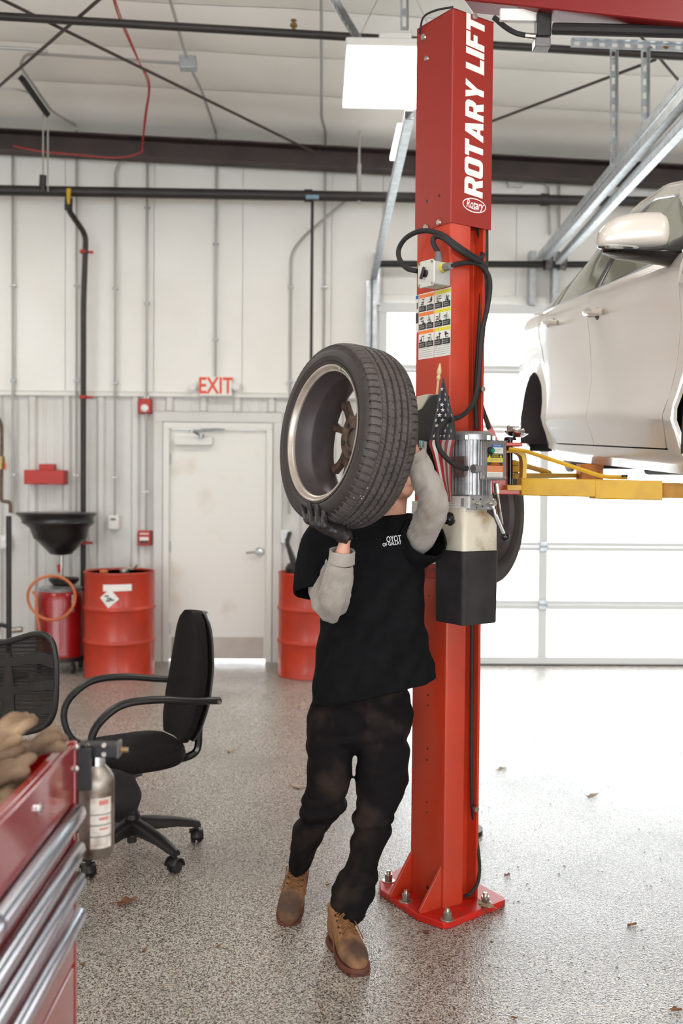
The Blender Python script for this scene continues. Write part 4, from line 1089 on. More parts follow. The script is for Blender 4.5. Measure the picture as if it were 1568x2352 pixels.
def frect(mb, px0, px1, py0, py1, e):
    o_ = O + LU * (fb + e); p = []
    for px, py in ((px0, py1), (px1, py1), (px1, py0), (px0, py0)):
        c = o_ + LV * hx(o_, LV, px, py); p.append(c)
    z_0, z_1 = hz(p[0], py1), hz(p[0], py0)
    mb.add([p[0] + UP * z_0, p[1] + UP * z_0, p[1] + UP * z_1, p[0] + UP * z_1], [(0, 1, 2, 3)])
for nm, r_, mt in (('decal', (1129, 1155, 1021, 1041), 'decal'), ('decal_heading', (1129, 1155, 1020, 1027), 'inkblue'), ('caution_band', (1119, 1154, 1043, 1051), 'ink'), ('decal', (1119, 1154, 1051, 1061), 'inkyellow'), ('caution_band', (1119, 1154, 1062, 1069), 'ink'), ('decal', (1118, 1154, 1069, 1084), 'inkorange'), ('decal', (1117, 1154, 1084, 1096), 'decal')):
    mb = MB(); frect(mb, *r_, 0.0006 if 'head' not in nm else 0.0009); mb.build(nm, M[mt], sb, smooth=0)
mb = MB()
for y_ in (1031, 1035, 1054, 1057, 1072, 1075, 1078, 1081, 1087, 1090, 1093): frect(mb, 1121 if y_ > 1045 else 1132, 1151, y_, y_ + 1.1, 0.0012)
mb.build('small_print', M['inkgrey'], sb, smooth=0)['kind'] = 'stuff'
mb = MB()
def plane_text(mb, txt, px, py, size, e=0.0014, **kw):
    o_ = O + LU * (fb + e); c = o_ + LV * hx(o_, LV, px, py); c = c + UP * hz(c, py); letter(mb, txt, c, LV, UP, size, **kw)
plane_text(mb, 'IMPORTANT', 1142, 1023.5, 0.0085, xs=0.85)
mb.build('lettering', M['decal'], sb, smooth=0)
mb = MB(); plane_text(mb, 'CAUTION', 1137, 1045.2, 0.007); plane_text(mb, 'ATTENTION', 1137, 1048.9, 0.007); mb.build('lettering', M['inkyellow'], sb, smooth=0)
mb = MB(); plane_text(mb, 'WARNING', 1137, 1063.8, 0.007); plane_text(mb, 'AVERTISSEMENT', 1137, 1067, 0.0065); mb.build('lettering', M['inkorange'], sb, smooth=0)
mb = MB()
for px in (1124, 1150):
    o_ = O + LU * (fb + 0.0013); c = o_ + LV * hx(o_, LV, px, 1047); c = c + UP * hz(c, 1047); mb.add([c + LV * -0.0055 - UP * 0.006, c + LV * 0.0055 - UP * 0.006, c + UP * 0.006], [(0, 1, 2)])
mb.build('warning_triangle', M['inkyellow'], sb, smooth=0)
o_ = O + LU * fb; c = o_ + LV * hx(o_, LV, 1124, 1035); c = c + UP * hz(c, 1035)
mb = MB(); mb.cyl(c, c + LU * 0.014, 0.0135, 0.0125, seg=20); bt = mb.build('button_ring', M['black'], sb, bevel=0.002)
mb = MB(); mb.cyl(c + LU * 0.012, c + LU * 0.02, 0.0075, seg=16); mb.build('start_button', M['green'], bt)
# cable gland into the box side
cg = L(a0, 0.155, 0); cg = cg + UP * hz(cg, 1077)
mb = MB(); mb.cyl(cg, cg - LV * 0.022, 0.014, seg=8); mb.cyl(cg - LV * 0.022, cg - LV * 0.035, 0.016, seg=8); mb.build('cable_gland', M['alu'], pu)
# valve block
zv0, zv1 = hz(MC, 1170), z0m
a2, a3 = hx(L(0, 0.15), LV, 1078, 1155), hx(L(0, 0.15), LV, 1132, 1155)
mb = MB(); mb.prism([(a2, 0.0), (a3, 0.0), (a3, 0.15), (a2, 0.15)], O + UP * zv0, LV, LU, UP, zv1 - zv0); vb = mb.build('valve_block', M['alu'], pu, bevel=0.003)
for px, py, r_, l_ in ((1093, 1156, 0.012, 0.02), (1127, 1156, 0.017, 0.022)):
    o_ = O + LU * 0.15; c = o_ + LV * hx(o_, LV, px, py); c = c + UP * hz(c, py); mb = MB(); mb.cyl(c, c + LU * l_ * 0.5, r_, seg=6); mb.cyl(c + LU * l_ * 0.5, c + LU * l_, r_ * 0.6, seg=12); mb.build('port_fitting', M['zinc'], vb)
mb = MB()
for px, py in ((1086, 1147), (1103, 1147), (1108, 1163), (1094, 1166)):
    o_ = O + LU * 0.1505; c = o_ + LV * hx(o_, LV, px, py); c = c + UP * hz(c, py); mb.cyl(c, c + LU * 0.0005, 0.0035, seg=8)
mb.build('port_hole', M['ink'], vb, smooth=0)
# label wrapped on the left of the block
l0 = L(a2 - 0.004, 0.148); u_w = 0.135
mb = MB(); mb.prism([(0, zv0 + 0.006), (-u_w, zv0 + 0.006), (-u_w, zv1 - 0.006), (0, zv1 - 0.006)], l0, LU, UP, LV, 0.004); wl = mb.build('white_label', M['white'], pu)
mb = MB()
for q in range(5): mb.add([l0 - LV * 0.001 + LU * x + UP * (zv0 + 0.012 + q * 0.007 + h_) for x, h_ in ((-0.125, 0), (-0.075, 0), (-0.075, 0.002), (-0.125, 0.002))], [(0, 1, 2, 3)])
mb.add([l0 - LV * 0.001 + LU * x + UP * (zv0 + h_) for x, h_ in ((-0.04, 0.012), (-0.022, 0.012), (-0.022, 0.042), (-0.04, 0.042))], [(0, 1, 2, 3)])
mb.build('small_print', M['inkgrey'], wl, smooth=0)['kind'] = 'stuff'
# tank: translucent shoulder over black sleeve
tb1 = 0.160
ta0 = hx(L(0, tb1), LV, 1063, 1350); ta1 = hx(L(0, tb1), LV, 1143, 1350); tb0 = tb1 + hx(L(ta0, tb1), LU, 997, 1350)
zt0, zt1, zt2 = zL(ta0, tb1, 1438), zL(ta0, tb1, 1267), zL(ta0, tb1, 1168)
def rr(a0, a1, b0, b1, z, r=0.014, n=4):
    out = []
    for (ca, cb, s0) in ((a1 - r, b1 - r, 0), (a0 + r, b1 - r, 90), (a0 + r, b0 + r, 180), (a1 - r, b0 + r, 270)):
        for i in range(n + 1):
            t_ = math.radians(s0 + 90 * i / n); out.append(L(ca + r * math.cos(t_), cb + r * math.sin(t_), z))
    return out
mb = MB(); e = 0.003
mb.loft([rr(ta0 + e, ta1 - e, tb0 + e, tb1 - e, zt0, 0.012), rr(ta0, ta1, tb0, tb1, zt0 + 0.006), rr(ta0 - 0.002, ta1 + 0.002, tb0 - 0.002, tb1 + 0.002, zt1 - 0.004), rr(ta0 - 0.004, ta1 + 0.004, tb0 - 0.004, tb1 + 0.004, zt1)], True); mb.build('tank_sleeve', pm('dusty_black_tank', (33, 31, 34), 0.5, rgb2=(50, 46, 48), nscale=10), pu, smooth=40)
M['milky'] = pm('milky_oil_stained_plastic', (206, 198, 180), 0.35, rgb2=(140, 114, 80), nscale=11, ndetail=5, lo=0.48, hi=0.72)
M['milky'].node_tree.nodes['Principled BSDF'].inputs['Subsurface Weight'].default_value = 0.15
mb = MB(); s_ = 0.02
mb.loft([rr(ta0, ta1, tb0, tb1, zt1, 0.016), rr(ta0, ta1, tb0, tb1, zt1 + (zt2 - zt1) * 0.6, 0.018), rr(ta0 + 0.004, ta1 - 0.006, tb0 + 0.004, tb1 - 0.004, zt1 + (zt2 - zt1) * 0.76, 0.024), rr(ta0 + s_, ta1 - s_ * 1.2, tb0 + s_, tb1 - s_, zt1 + (zt2 - zt1) * 0.9, 0.03), rr(ta0 + s_, ta1 - s_ * 1.3, tb0 + s_, tb1 - s_, zt2, 0.03)], True); mb.build('oil_tank', M['milky'], pu, smooth=50)
mb = MB(); c = L(ta0 + 0.0, tb0 + 0.1, 0); kz = V(*on_right(1030, 1192, 0.12)); ax = (V(-0.5, -0.4, 0.55)).normalized()
mb.lathe([(0.005, -0.02), (0.016, -0.02), (0.017, -0.004), (0.0235, -0.003), (0.0245, 0.008), (0.02, 0.014), (0.004, 0.016)], kz, ax, 18); mb.build('filler_cap', M['blackgloss'], pu, smooth=40)
# release lever with ball
p0, p1, p2 = on_right(1134, 1146, 0.155), on_right(1136, 1176, 0.165), on_right(1157, 1226, 0.172)
mb = MB(); mb.tube(bend_path([p0, p1, p2], 0.02), 0.0075, 10); lv = mb.build('release_lever', M['chrome'], pu)
mb = MB(); mb.sphere(p2 + (p2 - p1).normalized() * 0.012, 0.0165); mb.build('lever_ball', M['blackgloss'], lv)
mb = MB(); a_ = on_right(1140, 1110, 0.14); b_ = on_right(1146, 1160, 0.14); mb.cyl(a_, a_.lerp(b_, 0.45), 0.012, seg=12); mb.tube([a_.lerp(b_, 0.4), b_, on_right(1153, 1205, 0.14)], 0.0045, 8); mb.build('pressure_line', M['zinc'], pu)
mb = MB(); c = on_right(1070, 1172, 0.13); mb.cyl(c + UP * 0.04, c - UP * 0.006, 0.006, seg=8); mb.build('block_bolt', M['zinc'], pu)
# ================================================================ pale saloon raised on the lift, nose towards the camera
CT = math.radians(3.0); CX = 2.135; CY0 = 3.06; CZ0 = 1.484
def CP(s, lat, z):
    """car coordinates: s back from the front axle, lat out from the centre line (+ = the side in view), z above its wheels"""
    return V(CX - lat, CY0 + s * math.cos(CT) - z * math.sin(CT), CZ0 + s * math.sin(CT) + z * math.cos(CT))
def belt(s): return 0.93 + 0.02 * s
def plan(s): return interp([-1.0, -0.7, -0.2, 0.4, 2.3, 3.1, 3.7], [0.80, 0.90, 0.975, 1.0, 1.0, 0.965, 0.86], s)
def side(s, z):
    zz = (z - 0.18) / (belt(s) - 0.18)
    return plan(s) * interp([0, 0.04, 0.12, 0.20, 0.25, 0.29, 0.36, 0.5, 0.72, 0.86, 0.93, 0.97, 1.0], [0.815, 0.850, 0.866, 0.884, 0.903, 0.904, 0.893, 0.884, 0.896, 0.914, 0.911, 0.900, 0.880], zz)
RAIL = ([0.35, 0.7, 1.05, 1.4, 1.8, 2.2, 2.6, 2.95, 3.15], [0.95, 1.16, 1.335, 1.40, 1.405, 1.345, 1.20, 1.04, 0.99])
def railz(s): return interp(*RAIL, s)
def raillat(s): return interp([0.35, 0.7, 1.1, 1.6, 2.2, 2.7, 3.15], [0.80, 0.70, 0.62, 0.60, 0.61, 0.66, 0.74], s)
M['car'] = pm('pearl_car_paint', (212, 204, 194), 0.3, 0.15, coat=1.0)
M['cardark'] = pm('car_underbody', (30, 28, 28), 0.7)
M['carglass'] = pm('tinted_car_glass', (140, 142, 126), 0.06, spec=0.8)
M['blackpillar'] = pm('gloss_black_pillar', (30, 28, 28), 0.15)
car = thing('car', 'pearl white saloon raised on the yellow lift arms, seen from its side', 'car', CP(1.4, 0, 0.18))
def zt(s, t, zb, ztf): return zb + t * (ztf(s) - zb)
def patch(name, s0f, s1f, zb, ztf, mat, ns=14, nz=22, latf=None, parent=None, sgn=1):
    rows = []
    for i in range(nz + 1):
        t = i / nz; r = []
        zmid = zb + t * (ztf(1.0) - zb)
        a, b = s0f(zmid), s1f(zmid)
        for j in range(ns + 1):
            s = a + (b - a) * j / ns
            z = zt(s, t, zb, ztf)
            r.append(CP(s, sgn * (latf or side)(s, z), z))
        rows.append(r)
    mb = MB(); mb.grid(rows)
    return mb.build(name, mat, parent or car, smooth=60, solid=0.012, fix=False, split=True)
def inside_arch(s, z, c, r): return (s - c) ** 2 + (z - 0.31) ** 2 < r * r
def around_arch(name, c, r, ok, a0, a1, n=30, m=8, sgn=1):
    """body panel between a wheel arch and its outer boundary"""
    rows = []
    for i in range(n + 1):
        a = math.radians(a0 + (a1 - a0) * i / n); row = []
        lo, hi = r, 2.2
        for _ in range(30):
            mid = (lo + hi) / 2
            if ok(c + mid * math.cos(a), 0.31 + mid * math.sin(a)): lo = mid
            else: hi = mid
        for j in range(m + 1):
            q = r + (lo - r) * (j / m)
            s, z = c + q * math.cos(a), 0.31 + q * math.sin(a)
            lip = 0.012 * max(0, 1 - (q - r) / 0.05)
            row.append(CP(s, sgn * (side(s, max(z, 0.19)) + lip), z))
        rows.append(row)
    mb = MB(); mb.grid(rows)
    return mb.build(name, M['car'], car, smooth=60, solid=0.012, fix=False, split=True)
RA = 0.355
def df(z): return interp([0.25, 0.45, 0.7, 0.95], [0.56, 0.44, 0.36, 0.335], z)
def db(z): return 1.49
def dr(z): return interp([0.26, 0.31, 0.45, 0.6, 0.75, 0.95], [2.20, 2.27, 2.33, 2.40, 2.47, 2.50], z)
g_ = 0.003
for sg in (1, -1):
    patch('front_door', lambda z: df(z) + g_, lambda z: db(z) - g_, 0.265, belt, M['car'], 16, 26, sgn=sg)
    patch('rear_door', lambda z: db(z) + g_, lambda z: dr(z) - g_, 0.265, belt, M['car'], 14, 26, sgn=sg)
    patch('rocker_panel', lambda z: 0.37, lambda z: 2.35, 0.175, lambda s: 0.259, M['car'], 24, 6, sgn=sg)
    around_arch('front_fender', 0.0, RA, lambda s, z: s < df(z) - g_ and s > -0.88 and 0.2 < z < belt(s) - 0.0 and not (z < 0.262 and s > 0.37 - 0.0), -12, 192, sgn=sg)
    around_arch('rear_quarter', 2.72, RA, lambda s, z: s > dr(z) + g_ and s < 3.66 and 0.2 < z < belt(s) + 0.02 * max(0, s - 2.7), -12, 192, sgn=sg)
# dark inner shell and wheel wells
mb = MB()
rows = []
for s in [-0.86 + 4.5 * i / 40 for i in range(41)]:
    w = side(s, 0.5) - 0.05
    inn = abs(s) < 0.42 or abs(s - 2.72) < 0.42
    if inn: w = 0.60
    rows.append([CP(s, x * w, z) for x, z in ((-1, 0.2), (-1, 0.55), (-1, 0.86), (1, 0.86), (1, 0.55), (1, 0.2))])
mb.loft(rows, True); mb.build('underbody', M['cardark'], car, smooth=0)
for c in (0.0, 2.72):
    for sg in (1, -1):
        mb = MB()
        mb.loft([[CP(c + RA * math.cos(math.radians(a)), sg * l_, 0.31 + RA * math.sin(math.radians(a))) for a in range(-10, 191, 10)] for l_ in (0.60, 0.885)], False, False); mb.build('wheel_liner', pm('grey_wheel_liner', (58, 52, 52), 0.8), car, solid=0.008)
        mb = MB(); o_ = CP(c, sg * 0.68, 0.24); ax = V(-sg, 0, 0)
        mb.lathe([(0.02, -0.03), (0.15, -0.03), (0.15, -0.005), (0.085, 0.0), (0.08, 0.045), (0.03, 0.05)], o_, ax, 28); bd_ = mb.build('brake_disc', pm('rusty_brake', (120, 104, 94), 0.5, 0.5, rgb2=(84, 66, 56), nscale=20), car)
        mb = MB(); mb.box(CP(c - 0.13, sg * 0.68, 0.26), (0.08, 0.08, 0.17)); mb.build('caliper', pm('beige_caliper', (190, 170, 150), 0.5), bd_, bevel=0.01)
mb = MB(); mb.box(CP(2.45, 0.45, 0.17), (0.5, 0.25, 0.10)); mb.box(CP(2.6, 0.3, 0.2), (0.9, 0.08, 0.08)); mb.box(CP(1.9, 0.2, 0.16), (0.35, 0.8, 0.09)); mb.build('suspension', M['cardark'], car, bevel=0.02)
# glasshouse
def gl(s, z):
    t = (z - belt(s)) / max(0.02, railz(s) - belt(s))
    return (1 - t) * 0.872 * plan(s) + t * raillat(s) + 0.02 * math.sin(math.pi * min(1, max(0, t)))
def roofline(name, a, b, mat, gap=0.0, n=18, sg=1, top=0.0, bot=0.0, off=0.0):
    rows = []
    for i in range(11):
        t = i / 10; r = []
        for j in range(n + 1):
            s = a + (b - a) * j / n
            z = belt(s) + bot + t * (max(railz(s) - top, belt(s) + bot + 0.004) - belt(s) - bot)
            r.append(CP(s, sg * (gl(s, z) + off), z))
        rows.append(r)
    mb = MB(); mb.grid(rows); return mb.build(name, mat, car, smooth=60, solid=0.006, fix=False, split=True)
for sg in (1, -1):
    roofline('front_side_window', 0.62, 1.46, M['carglass'], sg=sg, top=0.045, bot=0.006)
    roofline('rear_side_window', 1.56, 2.28, M['carglass'], sg=sg, top=0.045, bot=0.006)
    roofline('quarter_window', 2.31, 2.52, M['carglass'], sg=sg, top=0.06, bot=0.006)
    roofline('pillar_trim', 1.455, 1.565, M['blackpillar'], sg=sg, top=0.04, bot=0.004, off=0.002)
    roofline('pillar_trim', 2.275, 2.315, M['blackpillar'], sg=sg, top=0.04, bot=0.004, off=0.002)
    roofline('sail_panel', 0.36, 0.62, M['blackpillar'], sg=sg, top=0.03, bot=0.004)
    # roof rail band and C pillar
    rows = []
    for i in range(5):
        t = i / 4; r = []
        for j in range(41):
            s = 0.35 + (3.15 - 0.35) * j / 40
            z1_ = railz(s); z0_ = max(belt(s) + 0.002, z1_ - 0.05)
            z = z0_ + (z1_ - z0_) * t
            r.append(CP(s, sg * (gl(s, z) + 0.004 - 0.02 * t * t), z + 0.012 * t))
        rows.append(r)
    mb = MB(); mb.grid(rows); mb.build('roof_rail', M['car'], car, smooth=60, solid=0.008, fix=False, split=True)
    rows = []
    for i in range(9):
        t = i / 8; r = []
        for j in range(15):
            s = 2.50 + (3.2 - 2.50) * j / 14
            z = belt(s) + t * max(0.003, railz(s) - belt(s) - 0.02); r.append(CP(s, sg * (gl(s, z) + 0.003), z))
        rows.append(r)
    mb = MB(); mb.grid(rows); mb.build('rear_pillar', M['car'], car, smooth=60, solid=0.008, fix=False, split=True)
    mb = MB(); mb.tube([CP(s, sg * (0.884 * plan(s)), belt(s) + 0.004) for s in [0.4 + 2.15 * i / 30 for i in range(31)]], 0.007, 6); mb.build('belt_moulding', M['chrome'], car)
    mb = MB(); mb.tube([CP(s, sg * (gl(s, railz(s) - 0.05) + 0.004), railz(s) - 0.05) for s in [0.62 + 1.9 * i / 40 for i in range(41)]], 0.006, 6); mb.build('window_moulding', M['chrome'], car)
    mb = MB(); mb.tube([CP(1.47 + (0.02 * t), sg * (gl(1.47, belt(1.47) + t * (railz(1.47) - belt(1.47))) + 0.006), belt(1.47) + t * (railz(1.47) - belt(1.47) - 0.05)) for t in [i / 8 for i in range(9)]], 0.007, 6); mb.build('window_moulding', M['chrome'], car)
    for s_, z_ in ((1.33, 0.845), (2.14, 0.885)):
        l_ = side(s_, z_)
        mb = MB(); mb.tube([CP(s_ - 0.10, sg * (l_ + 0.006), z_ - 0.012), CP(s_ - 0.07, sg * (l_ + 0.035), z_ - 0.008), CP(s_, sg * (l_ + 0.042), z_), CP(s_ + 0.06, sg * (l_ + 0.036), z_ + 0.004), CP(s_ + 0.085, sg * (l_ + 0.004), z_ + 0.006)], [0.014, 0.018, 0.018, 0.018, 0.013], 10); mb.sphere(CP(s_ + 0.10, sg * (l_ + 0.012), z_ + 0.006), 0.02); mb.build('door_handle', M['car'], car)
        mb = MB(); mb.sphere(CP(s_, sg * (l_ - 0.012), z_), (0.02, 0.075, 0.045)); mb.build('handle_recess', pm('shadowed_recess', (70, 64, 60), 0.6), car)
# roof, screens, bonnet, boot
def across(name, s_list, z_f, lat_f, crown, mat, n=12):
    rows = []
    for s in s_list:
        rows.append([CP(s, lat_f(s) * (2 * j / n - 1), z_f(s) + crown * (1 - (2 * j / n - 1) ** 2)) for j in range(n + 1)])
    mb = MB(); mb.grid(rows); return mb.build(name, mat, car, smooth=60, solid=0.008, fix=False, split=True)
across('roof', [1.05 + 1.2 * i / 12 for i in range(13)], lambda s: railz(s) + 0.01, lambda s: raillat(s) + 0.0, 0.045, M['car'])
across('windscreen', [0.3 + 0.75 * i / 8 for i in range(9)], lambda s: railz(s) + 0.008, lambda s: raillat(s), 0.06, M['carglass'])
across('rear_screen', [2.25 + 0.75 * i / 8 for i in range(9)], lambda s: railz(s) + 0.008, lambda s: raillat(s), 0.05, M['carglass'])
across('bonnet', [-0.86 + 1.2 * i / 10 for i in range(11)], lambda s: belt(s) - 0.02 - 0.22 * max(0, -s) ** 1.6, lambda s: 0.87 * plan(s), 0.05, M['car'])
across('boot_lid', [2.95 + 0.71 * i / 8 for i in range(9)], lambda s: belt(s) + 0.03, lambda s: 0.87 * plan(s), 0.05, M['car'])
for nm, s_, zb_, zt_ in (('front_bumper', -0.88, 0.2, 0.72), ('rear_bumper', 3.66, 0.25, 1.0)):
    mb = MB(); sgn = -1 if s_ < 0 else 1
    mb.grid([[CP(s_ + sgn * 0.14 * (1 - x * x), x * side(s_, zb_ + t * (zt_ - zb_)), zb_ + t * (zt_ - zb_)) for x in [-1 + i / 6 for i in range(13)]] for t in (0, 0.3, 0.6, 1)]); mb.build(nm, M['car'], car, smooth=60, solid=0.01, fix=False)
# wing mirror
YM = 3.45
top_ = [(1371, 548), (1376, 530), (1388, 515), (1410, 501), (1440, 493), (1480, 490), (1508, 490), (1522, 498), (1531, 515)]
bot_ = [562, 569, 574, 576, 576, 575, 573, 571, 560]
dep = [0.012, 0.03, 0.042, 0.052, 0.058, 0.06, 0.058, 0.05, 0.03]
rings = []
for (px, py), pb, dd in zip(top_, bot_, dep):
    a, b = W(px, py, YM), W(px, pb, YM); c = (a + b) / 2; h_ = (a.z - b.z) / 2
    r = []
    for k in range(20):
        th = 2 * math.pi * k / 20; cs, sn = math.cos(th), math.sin(th)
        r.append(V(c.x, c.y + dd * math.copysign(abs(cs) ** 0.7, cs), c.z + h_ * math.copysign(abs(sn) ** 0.75, sn)))
    rings.append(r)
mb = MB(); mb.loft(rings, True); mir = mb.build('wing_mirror', M['car'], car, smooth=60)
mb = MB(); rings = []
for px, t_, b_, dd in ((1382, 571, 581, 0.02), (1420, 572, 592, 0.062), (1470, 572, 600, 0.070), (1510, 568, 606, 0.066), (1535, 556, 612, 0.06), (1556, 546, 618, 0.055), (1580, 543, 622, 0.06)):
    yv = YM - 0.005 if px < 1520 else YM + (px - 1520) * 0.0015
    a, b = W(px, t_, yv), W(px, b_, yv); c = (a + b) / 2; h_ = (a.z - b.z) / 2
    rings.append([V(c.x, c.y + dd * math.cos(2 * math.pi * k / 14), c.z + h_ * math.sin(2 * math.pi * k / 14)) for k in range(14)])
mb.loft(rings, True); mb.build('mirror_base', M['blackgloss'], mir, smooth=60)
mb = MB(); mb.tube(smooth_path([W(1376, 566, YM - 0.035), W(1400, 566, YM - 0.062), W(1440, 567, YM - 0.066), W(1466, 569, YM - 0.064)], 4), [0.007] * 12 + [0.003], 8); mb.build('indicator_lamp', M['chrome'], mir)
# badge on the fender
mb = MB(); c = CP(0.22, side(0.22, 0.72) + 0.007, 0.80); letter(mb, 'HYBRID', c, V(0, -1, 0), V(0, 0, 1), 0.042, offset=0.0008, shear=0.2); mb.build('badge_lettering', M['darksteel'], car, smooth=0)
# ---------------------------------------------------------------- lift arms and carriage
cg_ = thing('lift_carriage', 'red lift carriage with black hinge pin beside the pump', 'lift carriage', W(1165, 1130, 3.92))
YA = 3.92
def pxbox(mb, x0, x1, y0, y1, ya, yb):
    a, b = W(x0, y1, ya), W(x1, y0, ya); mb.box2((a.x, ya, a.z), (b.x, yb, b.z))
mb = MB(); pxbox(mb, 1128, 1166, 1012, 1134, 3.95, 3.99); mb.build('carriage_plate', M['red'], cg_, bevel=0.005)
mb = MB(); pxbox(mb, 1150, 1200, 1016, 1025, 3.9, 4.03); pxbox(mb, 1146, 1198, 1124, 1136, 3.9, 4.03); mb.build('hinge_lug', M['red'], cg_, bevel=0.004)
mb = MB(); a = W(1171, 1112, 3.93); b = W(1171, 1012, 3.93); mb.cyl(a, b, 0.0105, seg=14); mb.cyl(W(1171, 1012, 3.93), W(1171, 1004, 3.93), 0.026, 0.022, seg=16); mb.build('hinge_pin', M['blackgloss'], cg_)
mb = MB(); mb.add([W(1109, 940, 3.94), W(1113, 940, 3.94), W(1150, 1025, 3.94), W(1128, 1025, 3.94), W(1109, 940, 3.98), W(1113, 940, 3.98), W(1150, 1025, 3.98), W(1128, 1025, 3.98)], [(0, 1, 2, 3), (4, 7, 6, 5), (0, 4, 5, 1), (1, 5, 6, 2), (2, 6, 7, 3), (3, 7, 4, 0)]); mb.build('carriage_rib', M['red'], cg_)
# dish with nuts standing on the pin
td = thing('parts_dish', 'small steel magnetic dish of wheel nuts on the hinge pin', 'dish', W(1183, 1004, 3.93))
c = W(1183, 1004, 3.93)
mb = MB(); mb.lathe([(0.012, 0), (0.03, 0.003), (0.048, 0.018), (0.05, 0.019), (0.047, 0.020), (0.03, 0.007), (0.004, 0.006)], c, V(0.12, -0.08, 1), 28); mb.build('dish', M['chrome'], td, smooth=50)
rg = random.Random(3)
for k in range(7):
    p = c + V(rg.uniform(-0.024, 0.022), rg.uniform(-0.02, 0.02), 0.018 + 0.012 * (k % 2)); ax = V(rg.uniform(-1, 1), rg.uniform(-1, 1), rg.uniform(0.1, 1)).normalized()
    mb = MB(); mb.cyl(p - ax * 0.012, p + ax * 0.012, 0.009, seg=6); mb.cyl(p + ax * 0.012, p + ax * 0.018, 0.007, 0.004, seg=8); tag(mb.build('wheel_nut', M['zinc'] if k else M['firered']), 'loose wheel nut heaped in the small dish', 'wheel nut', 'wheel nuts in the dish')
def arm_box(mb, x0, x1, yt0, yb0, yt1, yb1, ya, yb_, th):
    """box beam from photo column x0 (depth ya) to x1 (depth yb_)"""
    v = []
    for off in (0, th):
        v += [W(x0, yb0, ya) + V(0, off, 0), W(x1, yb1, yb_) + V(0, off, 0), W(x1, yt1, yb_) + V(0, off, 0), W(x0, yt0, ya) + V(0, off, 0)]
    mb.add(v, [(0, 1, 2, 3), (4, 7, 6, 5), (0, 4, 5, 1), (1, 5, 6, 2), (2, 6, 7, 3), (3, 7, 4, 0)])
def part_empty(name, parent, loc):
    o_ = bpy.data.objects.new(name, None); COL.objects.link(o_); o_.empty_display_size = 0.1
    put(o_, parent); o_.location = loc; ORG[o_.name] = Vector(loc); o_['label'] = 'yellow telescopic swing arm under the car'
    return o_
ar = part_empty('swing_arm', lift, W(1195, 1137, 3.88))
mb = MB(); arm_box(mb, 1197, 1370, 1098, 1138, 1101, 1142, 3.88, 3.75, 0.09); arm_box(mb, 1366, 1522, 1101, 1146, 1104, 1149, 3.752, 3.64, 0.09); mb.build('outer_beam', M['yellow'], ar, bevel=0.004)
mb = MB(); arm_box(mb, 1500, 1640, 1108, 1143, 1112, 1146, 3.675, 3.56, 0.06); mb.build('inner_beam', pm('worn_yellow', (196, 140, 44), 0.5, rgb2=(160, 110, 40), nscale=20), ar, bevel=0.003)
mb = MB(); pts = [W(1166, 1036, 3.88), W(1190, 1036, 3.88), W(1203, 1044, 3.88), W(1206, 1062, 3.88), W(1204, 1100, 3.88)]
r_ = []
for p in bend_path(pts, 0.02): r_.append([p + V(-0.008, 0, -0.006), p + V(0.008, 0, 0.006), p + V(0.008, 0.07, 0.006), p + V(-0.008, 0.07, -0.006)])
mb.loft(r_, True); mb.build('bent_strap', M['yellow'], ar, smooth=30)
mb = MB(); mb.tube(bend_path([W(1168, 1032, 3.87), W(1200, 1034, 3.87), W(1384, 1095, 3.78), W(1440, 1097, 3.74)], 0.03), 0.009, 6); mb.build('gusset_bar', M['yellow'], ar, smooth=30)
mb = MB(); arm_box(mb, 1164, 1200, 1114, 1127, 1114, 1127, 3.89, 3.88, 0.08); mb.build('arm_root', M['yellow'], ar, bevel=0.003)
mb = MB(); mb.cyl(W(1434, 1096, 3.72), W(1434, 1090, 3.72), 0.012, seg=8); mb.build('stop_bolt', M['darksteel'], ar)
ar2 = part_empty('swing_arm', lift, W(1185, 1115, 4.05))
mb = MB(); arm_box(mb, 1182, 1330, 1086, 1100, 1087, 1098, 4.06, 4.75, 0.1); mb.build('outer_beam', M['yellow'], ar2, bevel=0.004)
mb = MB(); mb.tube([W(1178, 1062, 4.05), W(1262, 1086, 4.5)], 0.012, 6); mb.build('gusset_bar', M['yellow'], ar2)
mb = MB(); a = W(1329, 1102, 4.72); b = W(1381, 1066, 4.72); mb.box2((a.x, 4.68, a.z), (b.x, 4.78, b.z)); mb.build('pad_adapter', M['orange'], ar2, bevel=0.004)
mb = MB(); arm_box(mb, 1160, 1200, 1070, 1084, 1070, 1084, 4.0, 4.05, 0.07); mb.build('arm_root', M['yellow'], ar2, bevel=0.003)
# ---------------------------------------------------------------- wheel on a stand behind the column
def simple_wheel(name, label, c, ax, R=0.315, w=0.205, rr_=0.222):
    t = thing(name, label, 'wheel', c)
    h = w / 2
    prof = [(rr_, -h * 0.9), (rr_ + 0.02, -h), (R - 0.05, -h * 1.02), (R - 0.012, -h * 0.92)]
    for k in range(5):
        x = -h * 0.8 + k * h * 0.4
        prof += [(R, x - 0.014), (R, x + 0.014), (R - 0.007, x + 0.016), (R - 0.007, x + h * 0.4 - 0.016)]
    prof = prof[:-2] + [(R - 0.012, h * 0.92), (R - 0.05, h * 1.02), (rr_ + 0.02, h), (rr_, h * 0.9), (rr_ - 0.004, 0)]
    mb = MB(); mb.lathe(prof, c, ax, 64, closed=True); mb.build('tyre', M['tyreside'], t, smooth=40)
    mb = MB(); mb.lathe([(rr_ + 0.008, -h * 0.92), (rr_ - 0.008, -h * 0.9), (rr_ - 0.02, -h * 0.6), (rr_ - 0.03, 0), (rr_ - 0.02, h * 0.7), (rr_ + 0.008, h * 0.92), (rr_ + 0.002, h * 0.9), (rr_ - 0.01, 0)], c, ax, 48, closed=True); mb.build('rim', M['rimdark'], t, smooth=40)
    return t
